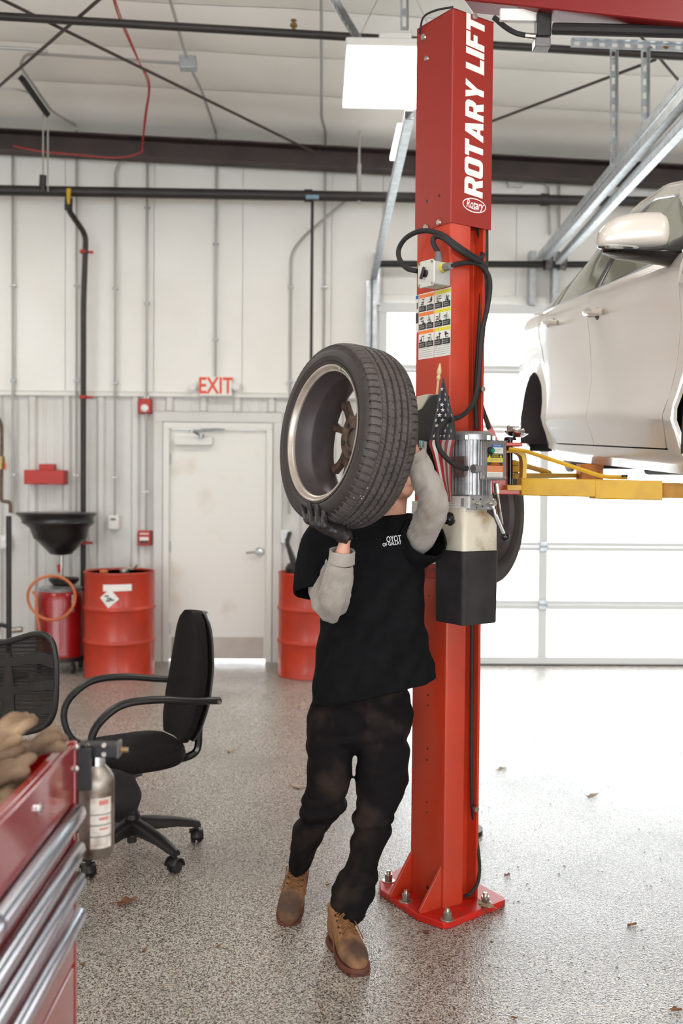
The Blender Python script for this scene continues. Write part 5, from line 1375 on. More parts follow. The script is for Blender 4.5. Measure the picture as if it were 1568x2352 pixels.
cw = W(1094, 1182, 4.62)
simple_wheel('spare_wheel', 'wheel held on a stand behind the red column and pump', cw, V(0.80, -0.60, 0).normalized())
st = thing('wheel_stand', 'steel wheel stand hidden behind the red column', 'stand', (cw.x, cw.y, 0))
bx = V(cw.x - 0.02, cw.y + 0.02, 0)
mb = MB(); bx.x -= 0.03; mb.cyl((bx.x, bx.y, 0.0), (bx.x, bx.y, 0.02), 0.10, seg=20); mb.cyl((bx.x, bx.y, 0.02), (bx.x, bx.y, cw.z - 0.33), 0.03, seg=14); mb.box((cw.x, cw.y, cw.z - 0.326), (0.14, 0.14, 0.012)); mb.build('post', M['darksteel'], st)
# ---------------------------------------------------------------- flag, tray and tools on the column
fl = thing('flag', 'small hand flag with stars and stripes stuck to the column', 'flag', on_left(985, 1090, 0.06))
p0, p1 = on_left(1010, 836, 0.05), on_left(984, 1092, 0.055)
tipd = (p0 - p1).normalized()
mb = MB(); mb.tube([p1, p0 - tipd * 0.06], 0.0045, 8); mb.build('pole', pm('pale_wood', (206, 182, 140), 0.6), fl)
q = p0 - tipd * 0.06
mb = MB(); mb.lathe([(0.0045, 0), (0.007, 0.004), (0.008, 0.012), (0.0055, 0.018), (0.0085, 0.026), (0.009, 0.034), (0.004, 0.056), (0.0008, 0.064)], q, tipd, 12); mb.build('finial', pm('pale_wood2', (214, 190, 146), 0.5), fl)
def cloth(t, u):
    """t down the hanging flag, u across its folds"""
    y_ = 868 + t * 285
    xl = interp([868, 900, 940, 1000, 1020, 1040, 1100, 1153], [1016, 1010, 1002, 989, 984, 992, 1008, 1026], y_)
    xr_2 = interp([868, 900, 930, 960, 1005, 1040, 1100, 1153], [1019, 1026, 1034, 1043, 1047, 1037, 1035, 1037], y_)
    px = xl + (xr_2 - xl) * u
    e = 0.075 + 0.012 * math.sin(u * 7 + t * 2) * min(1, t * 3) + 0.01 * u
    return on_left(px, y_, e)
NT, NU = 40, 24
def flag_piece(name, sel, mat):
    mb = MB()
    for i in range(NT):
        for j in range(NU):
            if sel(i, j): mb.add([cloth(i / NT, j / NU), cloth(i / NT, (j + 1) / NU), cloth((i + 1) / NT, (j + 1) / NU), cloth((i + 1) / NT, j / NU)], [(0, 1, 2, 3)])
    o_ = mb.build(name, mat, fl, smooth=0, fix=False)
    bm = bmesh.new(); bm.from_mesh(o_.data); bmesh.ops.remove_doubles(bm, verts=bm.verts, dist=1e-5); bm.to_mesh(o_.data); bm.free()
    o_.data.polygons.foreach_set('use_smooth', [True] * len(o_.data.polygons)); return o_
lim = lambda j: 21 - (0 if j > 8 else 0)
M['flagblue'] = pm('navy_cloth', (38, 38, 52), 0.8, sheen=0.2); M['flagred'] = pm('red_cloth', (172, 40, 44), 0.8, sheen=0.2); M['flagwhite'] = pm('white_cloth', (226, 222, 214), 0.8, sheen=0.2)
can = flag_piece('canton', lambda i, j: i < 20, M['flagblue'])
wd = [3, 4, 5, 3, 3, 3, 3]; st_ = 0
for k, w_ in enumerate(wd):
    flag_piece('stripe', lambda i, j, a=st_, b=st_ + w_: i >= 20 and a <= j < b, M['flagred'] if k % 2 == 0 else M['flagwhite']); st_ += w_
rg = random.Random(5); row = 0
for r_i in range(10):
    tt = 0.09 + r_i * 0.042
    wpx = interp([868, 900, 940, 1000], [3, 16, 34, 56], 868 + tt * 285)
    n = max(1, int(wpx / 11))
    for k in range(n):
        u = (k + 0.5 + (0.25 if r_i % 2 else -0.2)) / n
        if not 0.08 < u < 0.93: continue
        c = cloth(tt, u) - LV * 0.0015 - V(0, 0.001, 0); ex = (cloth(tt, u + 0.05) - cloth(tt, u - 0.05)).normalized(); ey = (cloth(tt - 0.02, u) - cloth(tt + 0.02, u)).normalized()
        a0_ = rg.uniform(-0.2, 0.2)
        pts = [c + (ex * math.sin(a0_ + math.pi * q / 5) + ey * math.cos(a0_ + math.pi * q / 5)) * (0.0092 if q % 2 == 0 else 0.0038) for q in range(10)]
        mb = MB(); mb.add(pts + [c], [(q, (q + 1) % 10, 10) for q in range(10)]); mb.build('star', M['flagwhite'], can, smooth=0)
# black tray behind the flag
tr = thing('wall_bin', 'black plastic bin with beige lip hung on the column behind the flag', 'bin', on_left(975, 1060, 0.03))
so3 = O - LV * 0.062
def bp(px, py, e): 
    o_ = O - LV * e; c = o_ + LU * hx(o_, LU, px, py); return c + UP * hz(c, py)
uA, uB = hx(so3, LU, 957, 990), hx(so3, LU, 1004, 990)
zA, zB = hz(so3 + LU * uA, 1075), hz(so3 + LU * uA, 938)
mb = MB(); mb.prism([(uA, zA), (uB, zA), (uB, zB + 0.045), (uB - 0.04, zB + 0.045), (uA + 0.03, zB), (uA, zB - 0.01)], so3, LU, UP, LV, 0.06); mb.build('bin_body', M['black'], tr, bevel=0.006)
mb = MB(); mb.prism([(uA - 0.004, zB - 0.014), (uA + 0.03, zB - 0.002), (uB - 0.05, zB + 0.05), (uA, zB + 0.046)], so3 - LV * 0.004, LU, UP, LV, 0.06); mb.build('bin_lip', pm('beige_plastic', (206, 196, 180), 0.5), tr, bevel=0.004)
for i, (px, w_, mt, lab) in enumerate(((968, 0.022, pm('pale_blue_plastic', (150, 190, 196), 0.4), 'flat pale blue ruler standing beside the black bin'), (977, 0.014, pm('grey_plastic', (190, 186, 178), 0.4), 'flat pale grey stick standing beside the blue ruler'))):
    a, b = bp(px - 4, 1085, 0.075), bp(px, 1012 + i * 2, 0.075)
    mb = MB(); mb.tube([a, b], w_ * 0.5, 4); tag(mb.build('measuring_stick', mt, bevel=0.002), lab, 'ruler', 'flat sticks beside the bin')
# ================================================================ the carried wheel
WA = (_R * 0.851 - _U * 0.104 + _F * 0.515).normalized()       # axle, from the inner face (towards us) to the outer face
WI = Vector((0, 0, CAM_H)) + ray(738, 994) * 3.36              # centre of the inner rim lip
WC = WI + WA * 0.100
WE1 = (UP - WA * UP.dot(WA)).normalized(); WE2 = WA.cross(WE1)
TR, TH = 0.3135, 0.094
def WP(r, th, h):
    if h > 0: h *= 0.87
    return WC + (WE1 * math.cos(th) + WE2 * math.sin(th)) * r + WA * h
wheel = thing('carried_wheel', 'dusty car wheel with worn tyre held up on the man\'s shoulder', 'wheel', WC - UP * 0.31)
NB = 74
def tread_depth(th, h):
    ah = abs(h)
    for g in (-0.0425, -0.0140, 0.0140, 0.0425):
        if abs(h - g) < 0.0034: return 0.0095
    ph = (th * NB / (2 * math.pi)) % 1.0
    if abs(ah - 0.0605) < 0.0010: return 0.0035
    if ah > 0.064:
        p = (ph + (0.3 if h > 0 else 0) + 0.12 * math.sin((ah - 0.064) * 60)) % 1.0
        return 0.0065 if p < 0.22 else 0.0
    if ah > 0.047:
        p = (ph * 2 + ah * 40) % 1.0
        return 0.0022 if p < 0.14 else 0.0
    for g in (-0.0425, -0.0140, 0.0140, 0.0425):
        d = abs(h - g)
        if d < 0.0125:
            p = (ph + (0.5 if g > 0 else 0.1) + d * 26) % 1.0
            if p < 0.18: return 0.0070 * (1 - d / 0.016)
    return 0.0
NTh, hs = 888, []
x = -TH
while x <= TH + 1e-9:
    hs.append(x); x += 2 * TH / 124
def tread_r(h): return TR - 0.011 * (abs(h) / TH) ** 5 - 0.002 * (abs(h) / TH) ** 2
side_prof = [(0.2900, 0.1035), (0.2840, 0.1062), (0.2830, 0.1056), (0.2700, 0.1090), (0.2580, 0.1092), (0.2570, 0.1078), (0.2480, 0.1068), (0.2420, 0.1030), (0.2415, 0.1060), (0.2360, 0.1050), (0.2310, 0.0990)]
rings = []
prof_l = [(r, -h) for r, h in reversed(side_prof)]
prof_r = [(r, h) for r, h in side_prof]
rows = []
for i in range(NTh):
    th = 2 * math.pi * i / NTh; row = []
    row += [WP(r, th, h) for r, h in prof_l]
    ph = (th * NB / (2 * math.pi)) % 1.0
    sl = 0.003 if ph < 0.20 else 0.0
    row.append(WP(0.2965 - sl, th, -0.1005 + sl * 0.3))
    row += [WP(tread_r(h) - tread_depth(th, h), th, h) for h in hs]
    sl = 0.003 if (ph + 0.3) % 1 < 0.20 else 0.0
    row.append(WP(0.2965 - sl, th, 0.1005 - sl * 0.3))
    row += [WP(r, th, h) for r, h in prof_r]
    rows.append(row)
mb = MB(); nrow = len(rows[0])
nl = len(prof_l)
vs_ = [p for r in rows for p in r]; mb.v = [tuple(p) for p in vs_]
for i in range(NTh):
    k = (i + 1) % NTh
    for j in range(nrow - 1):
        mb.f.append((i * nrow + j, i * nrow + j + 1, k * nrow + j + 1, k * nrow + j)); mb.mi.append(1 if (j < nl + 1 or j >= nrow - nl - 2) else 0)
# tread with specks of grit
def tyre_mat():
    m = M['tyre']; nt = m.node_tree; b = nt.nodes['Principled BSDF']
    tc = nt.nodes.new('ShaderNodeTexCoord'); nz = nt.nodes.new('ShaderNodeTexVoronoi'); nz.inputs['Scale'].default_value = 55
    nt.links.new(tc.outputs['Object'], nz.inputs['Vector'])
    lt = nt.nodes.new('ShaderNodeMath'); lt.operation = 'LESS_THAN'; lt.inputs[1].default_value = 0.13
    nt.links.new(nz.outputs['Distance'], lt.inputs[0])
    n2 = nt.nodes.new('ShaderNodeTexNoise'); n2.inputs['Scale'].default_value = 14; nt.links.new(tc.outputs['Object'], n2.inputs['Vector'])
    g2 = nt.nodes.new('ShaderNodeMath'); g2.operation = 'GREATER_THAN'; g2.inputs[1].default_value = 0.63; nt.links.new(n2.outputs[0], g2.inputs[0])
    mu = nt.nodes.new('ShaderNodeMath'); mu.operation = 'MULTIPLY'; nt.links.new(lt.outputs[0], mu.inputs[0]); nt.links.new(g2.outputs[0], mu.inputs[1])
    src = b.inputs['Base Color'].links[0].from_socket
    mx = nt.nodes.new('ShaderNodeMix'); mx.data_type = 'RGBA'; mx.inputs[7].default_value = lin(214, 206, 196)
    nt.links.new(mu.outputs[0], mx.inputs[0]); nt.links.new(src, mx.inputs[6]); nt.links.new(mx.outputs[2], b.inputs['Base Color'])
tyre_mat()
mb.build('tyre', [M['tyre'], M['tyreside']], wheel, smooth=38, fix=False)
# rim: lip, barrel, spokes, hub
mb = MB(); mb.lathe([(0.2300, -0.0930), (0.2335, -0.1000), (0.2325, -0.1035), (0.2280, -0.1040), (0.2240, -0.1010), (0.2205, -0.0940), (0.2165, -0.0900), (0.2125, -0.0890), (0.2120, -0.0840), (0.2200, -0.0840)], WC, WA, 96, closed=True); mb.build('rim_lip', M['rim'], wheel, smooth=45)
mb = MB(); mb.lathe([(0.2130, -0.0880), (0.2090, -0.0700), (0.2040, -0.0300), (0.2020, -0.0280), (0.2010, -0.0200), (0.1960, 0.0300), (0.2000, 0.0600), (0.2080, 0.0740), (0.2290, 0.0850), (0.2330, 0.0860), (0.2280, 0.0780), (0.2130, 0.0700), (0.2040, 0.0300), (0.2100, -0.0200), (0.2190, -0.0880)], WC, WA, 96, closed=True); mb.build('rim_barrel', M['rimdark'], wheel, smooth=45)
mb = MB(); mb.lathe([(0.0335, 0.020), (0.070, 0.020), (0.074, 0.030), (0.072, 0.070), (0.050, 0.082), (0.0335, 0.080)], WC, WA, 48, closed=True); hub = mb.build('hub', M['rimhub'], wheel, smooth=40)
mb = MB()
for k in range(5):
    a = 2 * math.pi * (k + 0.5) / 5
    c = WP(0.054, a, 0.0195); mb.cyl(c, c + WA * 0.002, 0.009, seg=14)
mb.build('bolt_hole', M['ink'], hub, smooth=0)
mb = MB(); mb.lathe([(0.004, 0.030), (0.034, 0.030), (0.034, 0.078), (0.004, 0.078)], WC, WA, 24); mb.build('hub_cap', pm('hub_grey', (120, 112, 106), 0.4, 0.6), hub)
SP0 = math.radians(-62)
for k in range(5):
    a = SP0 + 2 * math.pi * k / 5
    mb = MB()
    for sgn in (-1, 1):
        rg_ = []
        for r, dw, w_, h0, h1 in ((0.060, 0.016, 0.014, 0.026, 0.078), (0.090, 0.020, 0.012, 0.040, 0.084), (0.130, 0.028, 0.012, 0.055, 0.090), (0.170, 0.038, 0.013, 0.064, 0.094), (0.206, 0.048, 0.017, 0.060, 0.096)):
            cth = a + sgn * dw / r; hw_ = w_ / r
            rg_.append([WP(r, cth - hw_, h0 + 0.006), WP(r, cth - hw_ * 0.4, h0), WP(r, cth + hw_ * 0.4, h0), WP(r, cth + hw_, h0 + 0.006), WP(r, cth + hw_, h1), WP(r, cth - hw_, h1)])
        mb.loft(rg_, True)
    rg_ = []
    for r, dw, h0, h1 in ((0.060, 0.018, 0.034, 0.078), (0.100, 0.018, 0.050, 0.083), (0.128, 0.018, 0.060, 0.086)):
        hw_ = dw / r; rg_.append([WP(r, a - hw_, h0), WP(r, a + hw_, h0), WP(r, a + hw_, h1), WP(r, a - hw_, h1)])
    mb.loft(rg_, True)
    mb.build('spoke', M['rimhub'], wheel, smooth=40, bevel=0.003)
mb = MB()
for da in (-0.09, 0.09):
    th = math.radians(28) + da * 0.3
    pass
a0 = math.radians(22); mb.add([WP(r, a0 + d, -0.1048) for r, d in ((0.233, -0.035), (0.233, 0.035), (0.222, 0.035), (0.222, -0.035))] + [WP(r, a0 + d, -0.101) for r, d in ((0.233, -0.035), (0.233, 0.035), (0.222, 0.035), (0.222, -0.035))], [(0, 1, 2, 3), (0, 4, 5, 1), (1, 5, 6, 2), (2, 6, 7, 3), (3, 7, 4, 0)])
mb.build('balance_weight', M['zinc'], wheel)
# ================================================================ the man carrying the wheel
from mathutils.bvhtree import BVHTree
man = thing('person', 'man in black shirt and black jeans striding with a wheel on his shoulder', 'person', G(800, 2220))
def cat(vals, n):
    """Catmull-Rom through rows of numbers"""
    out = []; N = len(vals)
    for i in range(N - 1):
        p1, p2 = vals[i], vals[i + 1]
        p0 = vals[i - 1] if i else [2 * a - b for a, b in zip(p1, p2)]
        p3 = vals[i + 2] if i + 2 < N else [2 * b - a for a, b in zip(p1, p2)]
        for k in range(n):
            t = k / n
            out.append([0.5 * (2 * b + (c - a) * t + (2 * a - 5 * b + 4 * c - d) * t * t + (3 * b - a - 3 * c + d) * t ** 3) for a, b, c, d in zip(p0, p1, p2, p3)])
    out.append(list(vals[-1])); return out
def body_rings(ctrl, n=6, seg=48, fold=None, e=2.3, shrink=0.0):
    """stacked sections measured on the photo: (left px, right px, py, depth y, half thickness m, tilt px)"""
    rings = []
    for i, (xl, xr_2, py, yy_, th, tilt) in enumerate(cat(ctrl, n)):
        cx, hw = (xl + xr_2) / 2, (xr_2 - xl) / 2
        r = []
        for k in range(seg):
            a = 2 * math.pi * k / seg; cs, sn = math.cos(a), math.sin(a)
            ux = math.copysign(abs(cs) ** (2 / e), cs); uy = math.copysign(abs(sn) ** (2 / e), sn)
            p = W(cx + hw * ux, py - tilt * ux, yy_)
            c = W(cx, py, yy_)
            p = V(p.x, p.y + th * uy, p.z)
            d = (p - c); d.z = 0
            if d.length > 1e-6: d.normalize()
            f = fold(cx + hw * ux, py, a) if fold else 0.0
            r.append(p + d * (f - shrink))
        rings.append(r)
    return rings
def limb_rings(path, n=6, seg=28, fold=None, shrink=0.0, flat=None):
    """(point, radius) list -> rings along the limb"""
    vals = cat([[p.x, p.y, p.z, r] for p, r in path], n)
    P_ = [Vector(v[:3]) for v in vals]; rings = []; prev = None
    for i, p in enumerate(P_):
        t = (P_[min(i + 1, len(P_) - 1)] - P_[max(i - 1, 0)]).normalized()
        if prev is None:
            e1 = t.cross(V(0, 1, 0)).normalized()
        else:
            e1 = (prev - t * prev.dot(t)).normalized()
        prev = e1; e2 = t.cross(e1); r = []
        for k in range(seg):
            a = 2 * math.pi * k / seg
            f = fold(i / (len(P_) - 1), a) if fold else 0.0
            r.append(p + (e1 * math.cos(a) + e2 * math.sin(a)) * (vals[i][3] + f - shrink))
        rings.append(r)
    return rings
def shrink_to(r0):
    """keep the bare arm well inside its sleeve; 0 where the limb is already thin"""
    return lambda t, a: -0.014 if t < 0.70 else -0.004
nz = lambda x, y, z: mnoise.noise(Vector((x, y, z)))
# ------------------------------------------------ control sections
SH = [  # shirt
    (846, 944, 1186, 3.70, 0.062, 4), (800, 965, 1197, 3.69, 0.085, 6), (748, 990, 1216, 3.67, 0.105, 10), (733, 990, 1250, 3.645, 0.120, 10), (738, 975, 1300, 3.63, 0.130, 6),
    (742, 966, 1360, 3.625, 0.135, 4), (738, 975, 1420, 3.63, 0.140, 6), (727, 984, 1480, 3.64, 0.146, 12), (716, 989, 1535, 3.65, 0.152, 22), (710, 992, 1583, 3.655, 0.158, 31)]
RL = [  # his right leg, lifted behind
    (726, 838, 1600, 3.67, 0.100, 0), (708, 828, 1650, 3.665, 0.115, 0), (705, 815, 1705, 3.65, 0.110, 0), (705, 813, 1755, 3.635, 0.105, 0), (704, 803, 1800, 3.62, 0.10, 2), (692, 797, 1835, 3.61, 0.095, 6), (684, 787, 1868, 3.62, 0.095, 10), (674, 757, 1900, 3.65, 0.09, 12), (668, 747, 1925, 3.68, 0.085, 14), (664, 733, 1955, 3.715, 0.08, 18), (666, 722, 1982, 3.75, 0.078, 16), (674, 710, 1996, 3.76, 0.066, 12)]
LL = [  # his left leg, standing
    (800, 943, 1590, 3.67, 0.110, 0), (812, 943, 1640, 3.665, 0.118, 0), (814, 938, 1700, 3.65, 0.112, 0), (816, 937, 1755, 3.62, 0.105, 0), (816, 933, 1795, 3.60, 0.10, 0), (812, 922, 1835, 3.58, 0.095, 0), (813, 906, 1870, 3.565, 0.09, 0), (809, 897, 1895, 3.56, 0.088, 0), (804, 886, 1930, 3.555, 0.085, 0), (798, 873, 1965, 3.545, 0.083, 0), (788, 866, 2000, 3.535, 0.085, 0), (768, 859, 2032, 3.515, 0.092, 0), (758, 852, 2060, 3.505, 0.095, 4), (757, 845, 2088, 3.50, 0.095, 8), (764, 836, 2108, 3.50, 0.088, 8)]
# ------------------------------------------------ arms
RAp = [(W(760, 1245, 3.64), 0.070), (W(742, 1300, 3.60), 0.060), (W(747, 1360, 3.53), 0.053), (W(757, 1396, 3.47), 0.049), (W(767, 1368, 3.40), 0.052), (W(777, 1325, 3.36), 0.047), (W(784, 1290, 3.335), 0.041), (W(786, 1264, 3.325), 0.040)]
LAp = [(W(945, 1248, 3.60), 0.060), (W(972, 1222, 3.51), 0.053), (W(989, 1180, 3.43), 0.051), (W(994, 1148, 3.40), 0.049), (W(983, 1115, 3.385), 0.047), (W(968, 1082, 3.37), 0.042), (W(955, 1052, 3.36), 0.036), (W(949, 1038, 3.355), 0.033)]
def outer_wall(px, py, off):
    d_ = ray(px, py); c = Vector((0, 0, CAM_H)); t_ = ((WC + WA * (0.094 + off)) - c).dot(WA) / d_.dot(WA); return c + d_ * t_
# ------------------------------------------------ body: one continuous skin
mb = MB()
mb.loft(body_rings(SH, 3, 24, shrink=0.03)); mb.loft(body_rings(RL, 3, 20, shrink=0.028)); mb.loft(body_rings(LL, 3, 20, shrink=0.028))
rw = W(792, 1240, 3.32)
mb.loft(limb_rings(RAp[:-1] + [(W(788, 1262, 3.325), 0.027), (W(793, 1238, 3.32), 0.0235), (W(798, 1226, 3.325), 0.027)], 4, 18, shrink_to(0.0235)))
mb.loft(limb_rings(LAp[:-1] + [(W(949, 1040, 3.355), 0.027), (outer_wall(936, 1010, 0.035), 0.028), (outer_wall(922, 985, 0.022), 0.02)], 4, 18, shrink_to(0.028)))
HC = W(911, 1078, 3.73)                       # head centre
hf = V(0.42, -0.86, 0.12).normalized()       # he looks past the tyre, to our right
hu = V(0.10, 0.0, 1.0); hu = (hu - hf * hu.dot(hf)).normalized(); hs_ = hf.cross(hu)
def HP(f, s, u): return HC + hf * f + hs_ * s + hu * u
rings = []
for u, ff, fb, w_ in ((-0.116, 0.072, -0.005, 0.022), (-0.108, 0.086, 0.03, 0.034), (-0.092, 0.090, 0.05, 0.048), (-0.07, 0.088, 0.065, 0.058), (-0.045, 0.090, 0.080, 0.066), (-0.015, 0.090, 0.092, 0.071), (0.02, 0.091, 0.098, 0.075), (0.05, 0.093, 0.098, 0.075), (0.08, 0.080, 0.088, 0.066), (0.102, 0.055, 0.065, 0.048), (0.114, 0.02, 0.03, 0.022)):
    r = []
    for k in range(28):
        a = 2 * math.pi * k / 28; cs = math.cos(a); sn = math.sin(a)
        f = cs * ff if cs > 0 else cs * fb
        r.append(HP(f, math.copysign(abs(sn) ** 0.85, sn) * w_, u))
    rings.append(r)
mb.loft(rings)
mb.loft([[HP(0.088 + d, x * w_, u) for x in (-1, -0.4, 0.4, 1)] + [HP(0.06, x * w_, u) for x in (1, -1)] for u, d, w_ in ((0.03, -0.002, 0.007), (0.005, 0.010, 0.010), (-0.018, 0.022, 0.014), (-0.028, 0.018, 0.016), (-0.034, 0.002, 0.014))])      # nose
for u_, d_, w_ in ((-0.054, 0.093, 0.024), (-0.066, 0.0925, 0.021)):                                                                                # lips
    mb.sphere(HP(d_ - 0.008, 0, u_), (0.02, 0.013, 0.007), 12, 8)
for s_ in (-1, 1):
    mb.loft([[HP(-0.012 + 0.016 * q * math.cos(a), s_ * (0.070 + o_), -0.005 + 0.031 * q * math.sin(a)) for a in [2 * math.pi * k / 12 for k in range(12)]] for q, o_ in ((0.7, 0), (1.0, 0.010), (0.9, 0.016), (0.5, 0.012))])  # ears
nk0, nk1 = W(893, 1205, 3.70), HP(-0.02, 0, -0.07)
mb.loft(limb_rings([(nk0 - UP * 0.03, 0.080), (nk0, 0.066), (nk0.lerp(nk1, 0.5), 0.058), (nk1, 0.058), (HP(-0.01, 0, -0.02), 0.055)], 4, 20))
# his left hand, flat against the far side of the tyre
for k in range(4):
    b_ = outer_wall(936 - k * 8, 992 + k * 6, 0.022); d_ = outer_wall(916 - k * 10, 946 + k * 9, 0.010)
    mb.loft(limb_rings([(b_, 0.0105), (b_.lerp(d_, 0.5) + V(0.004, 0.006, 0), 0.0098), (d_, 0.0075)], 3, 10))
mb.loft(limb_rings([(outer_wall(944, 1022, 0.03), 0.013), (outer_wall(940, 995, 0.02), 0.0115), (outer_wall(938, 975, 0.012), 0.009)], 3, 10))
M['skin'] = pm('fair_skin', (214, 166, 142), 0.5, rgb2=(204, 148, 126), nscale=14, spec=0.35)
M['skin'].node_tree.nodes['Principled BSDF'].inputs['Subsurface Weight'].default_value = 0.08
bo = mb.build('body', M['skin'], man, smooth=180)
md = bo.modifiers.new('remesh', 'REMESH'); md.mode = 'VOXEL'; md.voxel_size = 0.0055; md.use_smooth_shade = True
md = bo.modifiers.new('smooth', 'SMOOTH'); md.iterations = 4; md.factor = 0.5
# hair
rg = random.Random(11); mb = MB()
rings = []
for u, ff, fb, w_ in ((-0.02, 0.02, 0.100, 0.074), (0.02, 0.03, 0.108, 0.082), (0.06, 0.098, 0.108, 0.082), (0.09, 0.094, 0.098, 0.074), (0.114, 0.065, 0.075, 0.056), (0.127, 0.02, 0.03, 0.025)):
    rings.append([HP((math.cos(a) * (ff if math.cos(a) > 0 else fb)), math.sin(a) * w_ * (1 + 0.03 * math.sin(9 * a)), u + 0.006 * math.sin(7 * a + u * 40)) for a in [2 * math.pi * k / 40 for k in range(40)]])
mb.loft(rings, True)
for k in range(240):
    a = rg.uniform(0, 2 * math.pi); u = rg.uniform(-0.01, 0.11); q = math.sqrt(max(0.05, 1 - (u / 0.13) ** 2))
    p = HP(math.cos(a) * 0.1 * q, math.sin(a) * 0.08 * q, u); n_ = (p - HC).normalized()
    tdir = (UP * rg.uniform(-0.6, 0.8) + hs_ * rg.uniform(-0.8, 0.8)).normalized()
    mb.tube([p - n_ * 0.006, p + n_ * 0.008 + tdir * 0.012, p + n_ * 0.01 + tdir * 0.03], [0.0016, 0.0014, 0.0004], 4)
mb.build('hair', pm('auburn_hair', (120, 72, 46), 0.5, rgb2=(84, 50, 34), nscale=60), man, smooth=60)
mb = MB()
for s_ in (-1, 1): mb.sphere(HP(0.078, s_ * 0.032, 0.012), 0.0125, 14, 10)
mb.build('eye', pm('eye_white', (226, 220, 214), 0.2), man)
mb = MB()
for s_ in (-1, 1): mb.sphere(HP(0.0885, s_ * 0.032, 0.012), 0.0052, 12, 8)
mb.build('iris', pm('iris_brown', (60, 40, 30), 0.15), man)
mb = MB()
for s_ in (-1, 1): mb.tube([HP(0.093, s_ * 0.014, 0.034), HP(0.094, s_ * 0.034, 0.040), HP(0.082, s_ * 0.054, 0.034)], [0.003, 0.0038, 0.002], 6)
mb.build('eyebrow', pm('brow', (110, 70, 46), 0.6), man)
# ------------------------------------------------ shirt
def shirt_fold(px, py, a):
    t = (py - 1190) / 400.0
    w = min(1, max(0, t * 1.6))
    d = (px - 850) * 0.8 + (py - 1400) * 0.55        # folds fall diagonally from his left shoulder
    f = 0.020 * nz(d * 0.020, py * 0.0022, 3 + 0.4 * math.sin(a)) + 0.012 * nz(d * 0.045, py * 0.005, 9)
    v = 0.011 * nz(px * 0.030, py * 0.003, 20) * min(1, max(0, t - 0.45) * 2.5)
    f2 = 0.006 * nz(px * 0.03 + py * 0.02, py * 0.03, 31) * (1 - w)
    return (f * 1.3 + v) * w + f2
sr = body_rings(SH, 8, 72, shirt_fold)
mb = MB(); mb.loft(sr, False)
M['shirt'] = pm('black_cotton', (15, 15, 17), 0.9, rgb2=(20, 20, 22), nscale=30, spec=0.12, bump=0.15, bscale=400)
shirt = mb.build('shirt', M['shirt'], man, smooth=180, fix=True, solid=0.004)
def sleeve(path, fold):
    rr_ = limb_rings(path, 6, 36, fold); m = MB()
    ce = sum(rr_[-1], Vector()) / 36; cb = sum(rr_[-5], Vector()) / 36; dv = (cb - ce).normalized()
    for q, bk in ((0.97, 0.012), (0.86, 0.030), (0.60, 0.036)):      # lining folded back inside towards the arm
        rr_.append([ce + (p_ - ce) * q + dv * bk for p_ in rr_[-1 - (0 if q == 0.97 else 1 if q == 0.86 else 2)]]); m.loft(rr_, False); return m.build('shirt_sleeve', M['shirt'], shirt, smooth=180, solid=0.004)
sf = lambda t, a: 0.008 * nz(t * 3.2, math.cos(a) * 1.6, math.sin(a) * 1.6) + 0.004 * nz(t * 8, math.cos(a) * 3, math.sin(a) * 3 + 5)
sleeve([(W(800, 1232, 3.665), 0.075), (W(762, 1240, 3.65), 0.092), (W(737, 1280, 3.63), 0.088), (W(728, 1325, 3.60), 0.083), (W(728, 1362, 3.575), 0.080)], sf)
sleeve([(W(900, 1245, 3.63), 0.092), (W(944, 1252, 3.595), 0.094), (W(967, 1246, 3.555), 0.086), (W(980, 1233, 3.515), 0.076)], sf)
# collar band
c = body_rings(SH[:2], 2, 72, None)[0]
mb = MB(); mb.tube(c, 0.006, 8, closed=True); mb.build('collar', M['shirt'], shirt, smooth=60)
# chest print, following the cloth
bvhs = [BVHTree.FromPolygons([Vector(v.co) for v in s_.data.vertices], [tuple(p.vertices) for p in s_.data.polygons]) for s_ in [shirt] + [c_ for c_ in shirt.children if c_.name.startswith('shirt_sleeve')]]
def print_on(txt, px, py, sx, sy, ang, size=1.0):
    vs_, fs = glyphs(txt, 1.0, offset=0.02)
    m = MB(); pts = []
    for x_, y_ in vs_:
        qx, qy = x_ * sx, -y_ * sy
        X, Y_ = px + qx * math.cos(ang) - qy * math.sin(ang), py + qx * math.sin(ang) + qy * math.cos(ang)
        d_ = ray(X, Y_).normalized(); hits = [h_ for h_ in (b_.ray_cast(Vector((0, 0, CAM_H)), d_)[0] for b_ in bvhs) if h_ is not None]
        if not hits: return
        hit = min(hits, key=lambda h_: h_.y)
        pts.append(hit - d_ * 0.0085)
    m.add(pts, fs); m.build('chest_print', pm('white_print', (232, 232, 232), 0.6), shirt, smooth=0)
print_on('OYOT', 904, 1238, 12.0, 19.0, math.radians(-6)); print_on('OF GALLAT', 900, 1249, 8.4, 11.0, math.radians(-8))
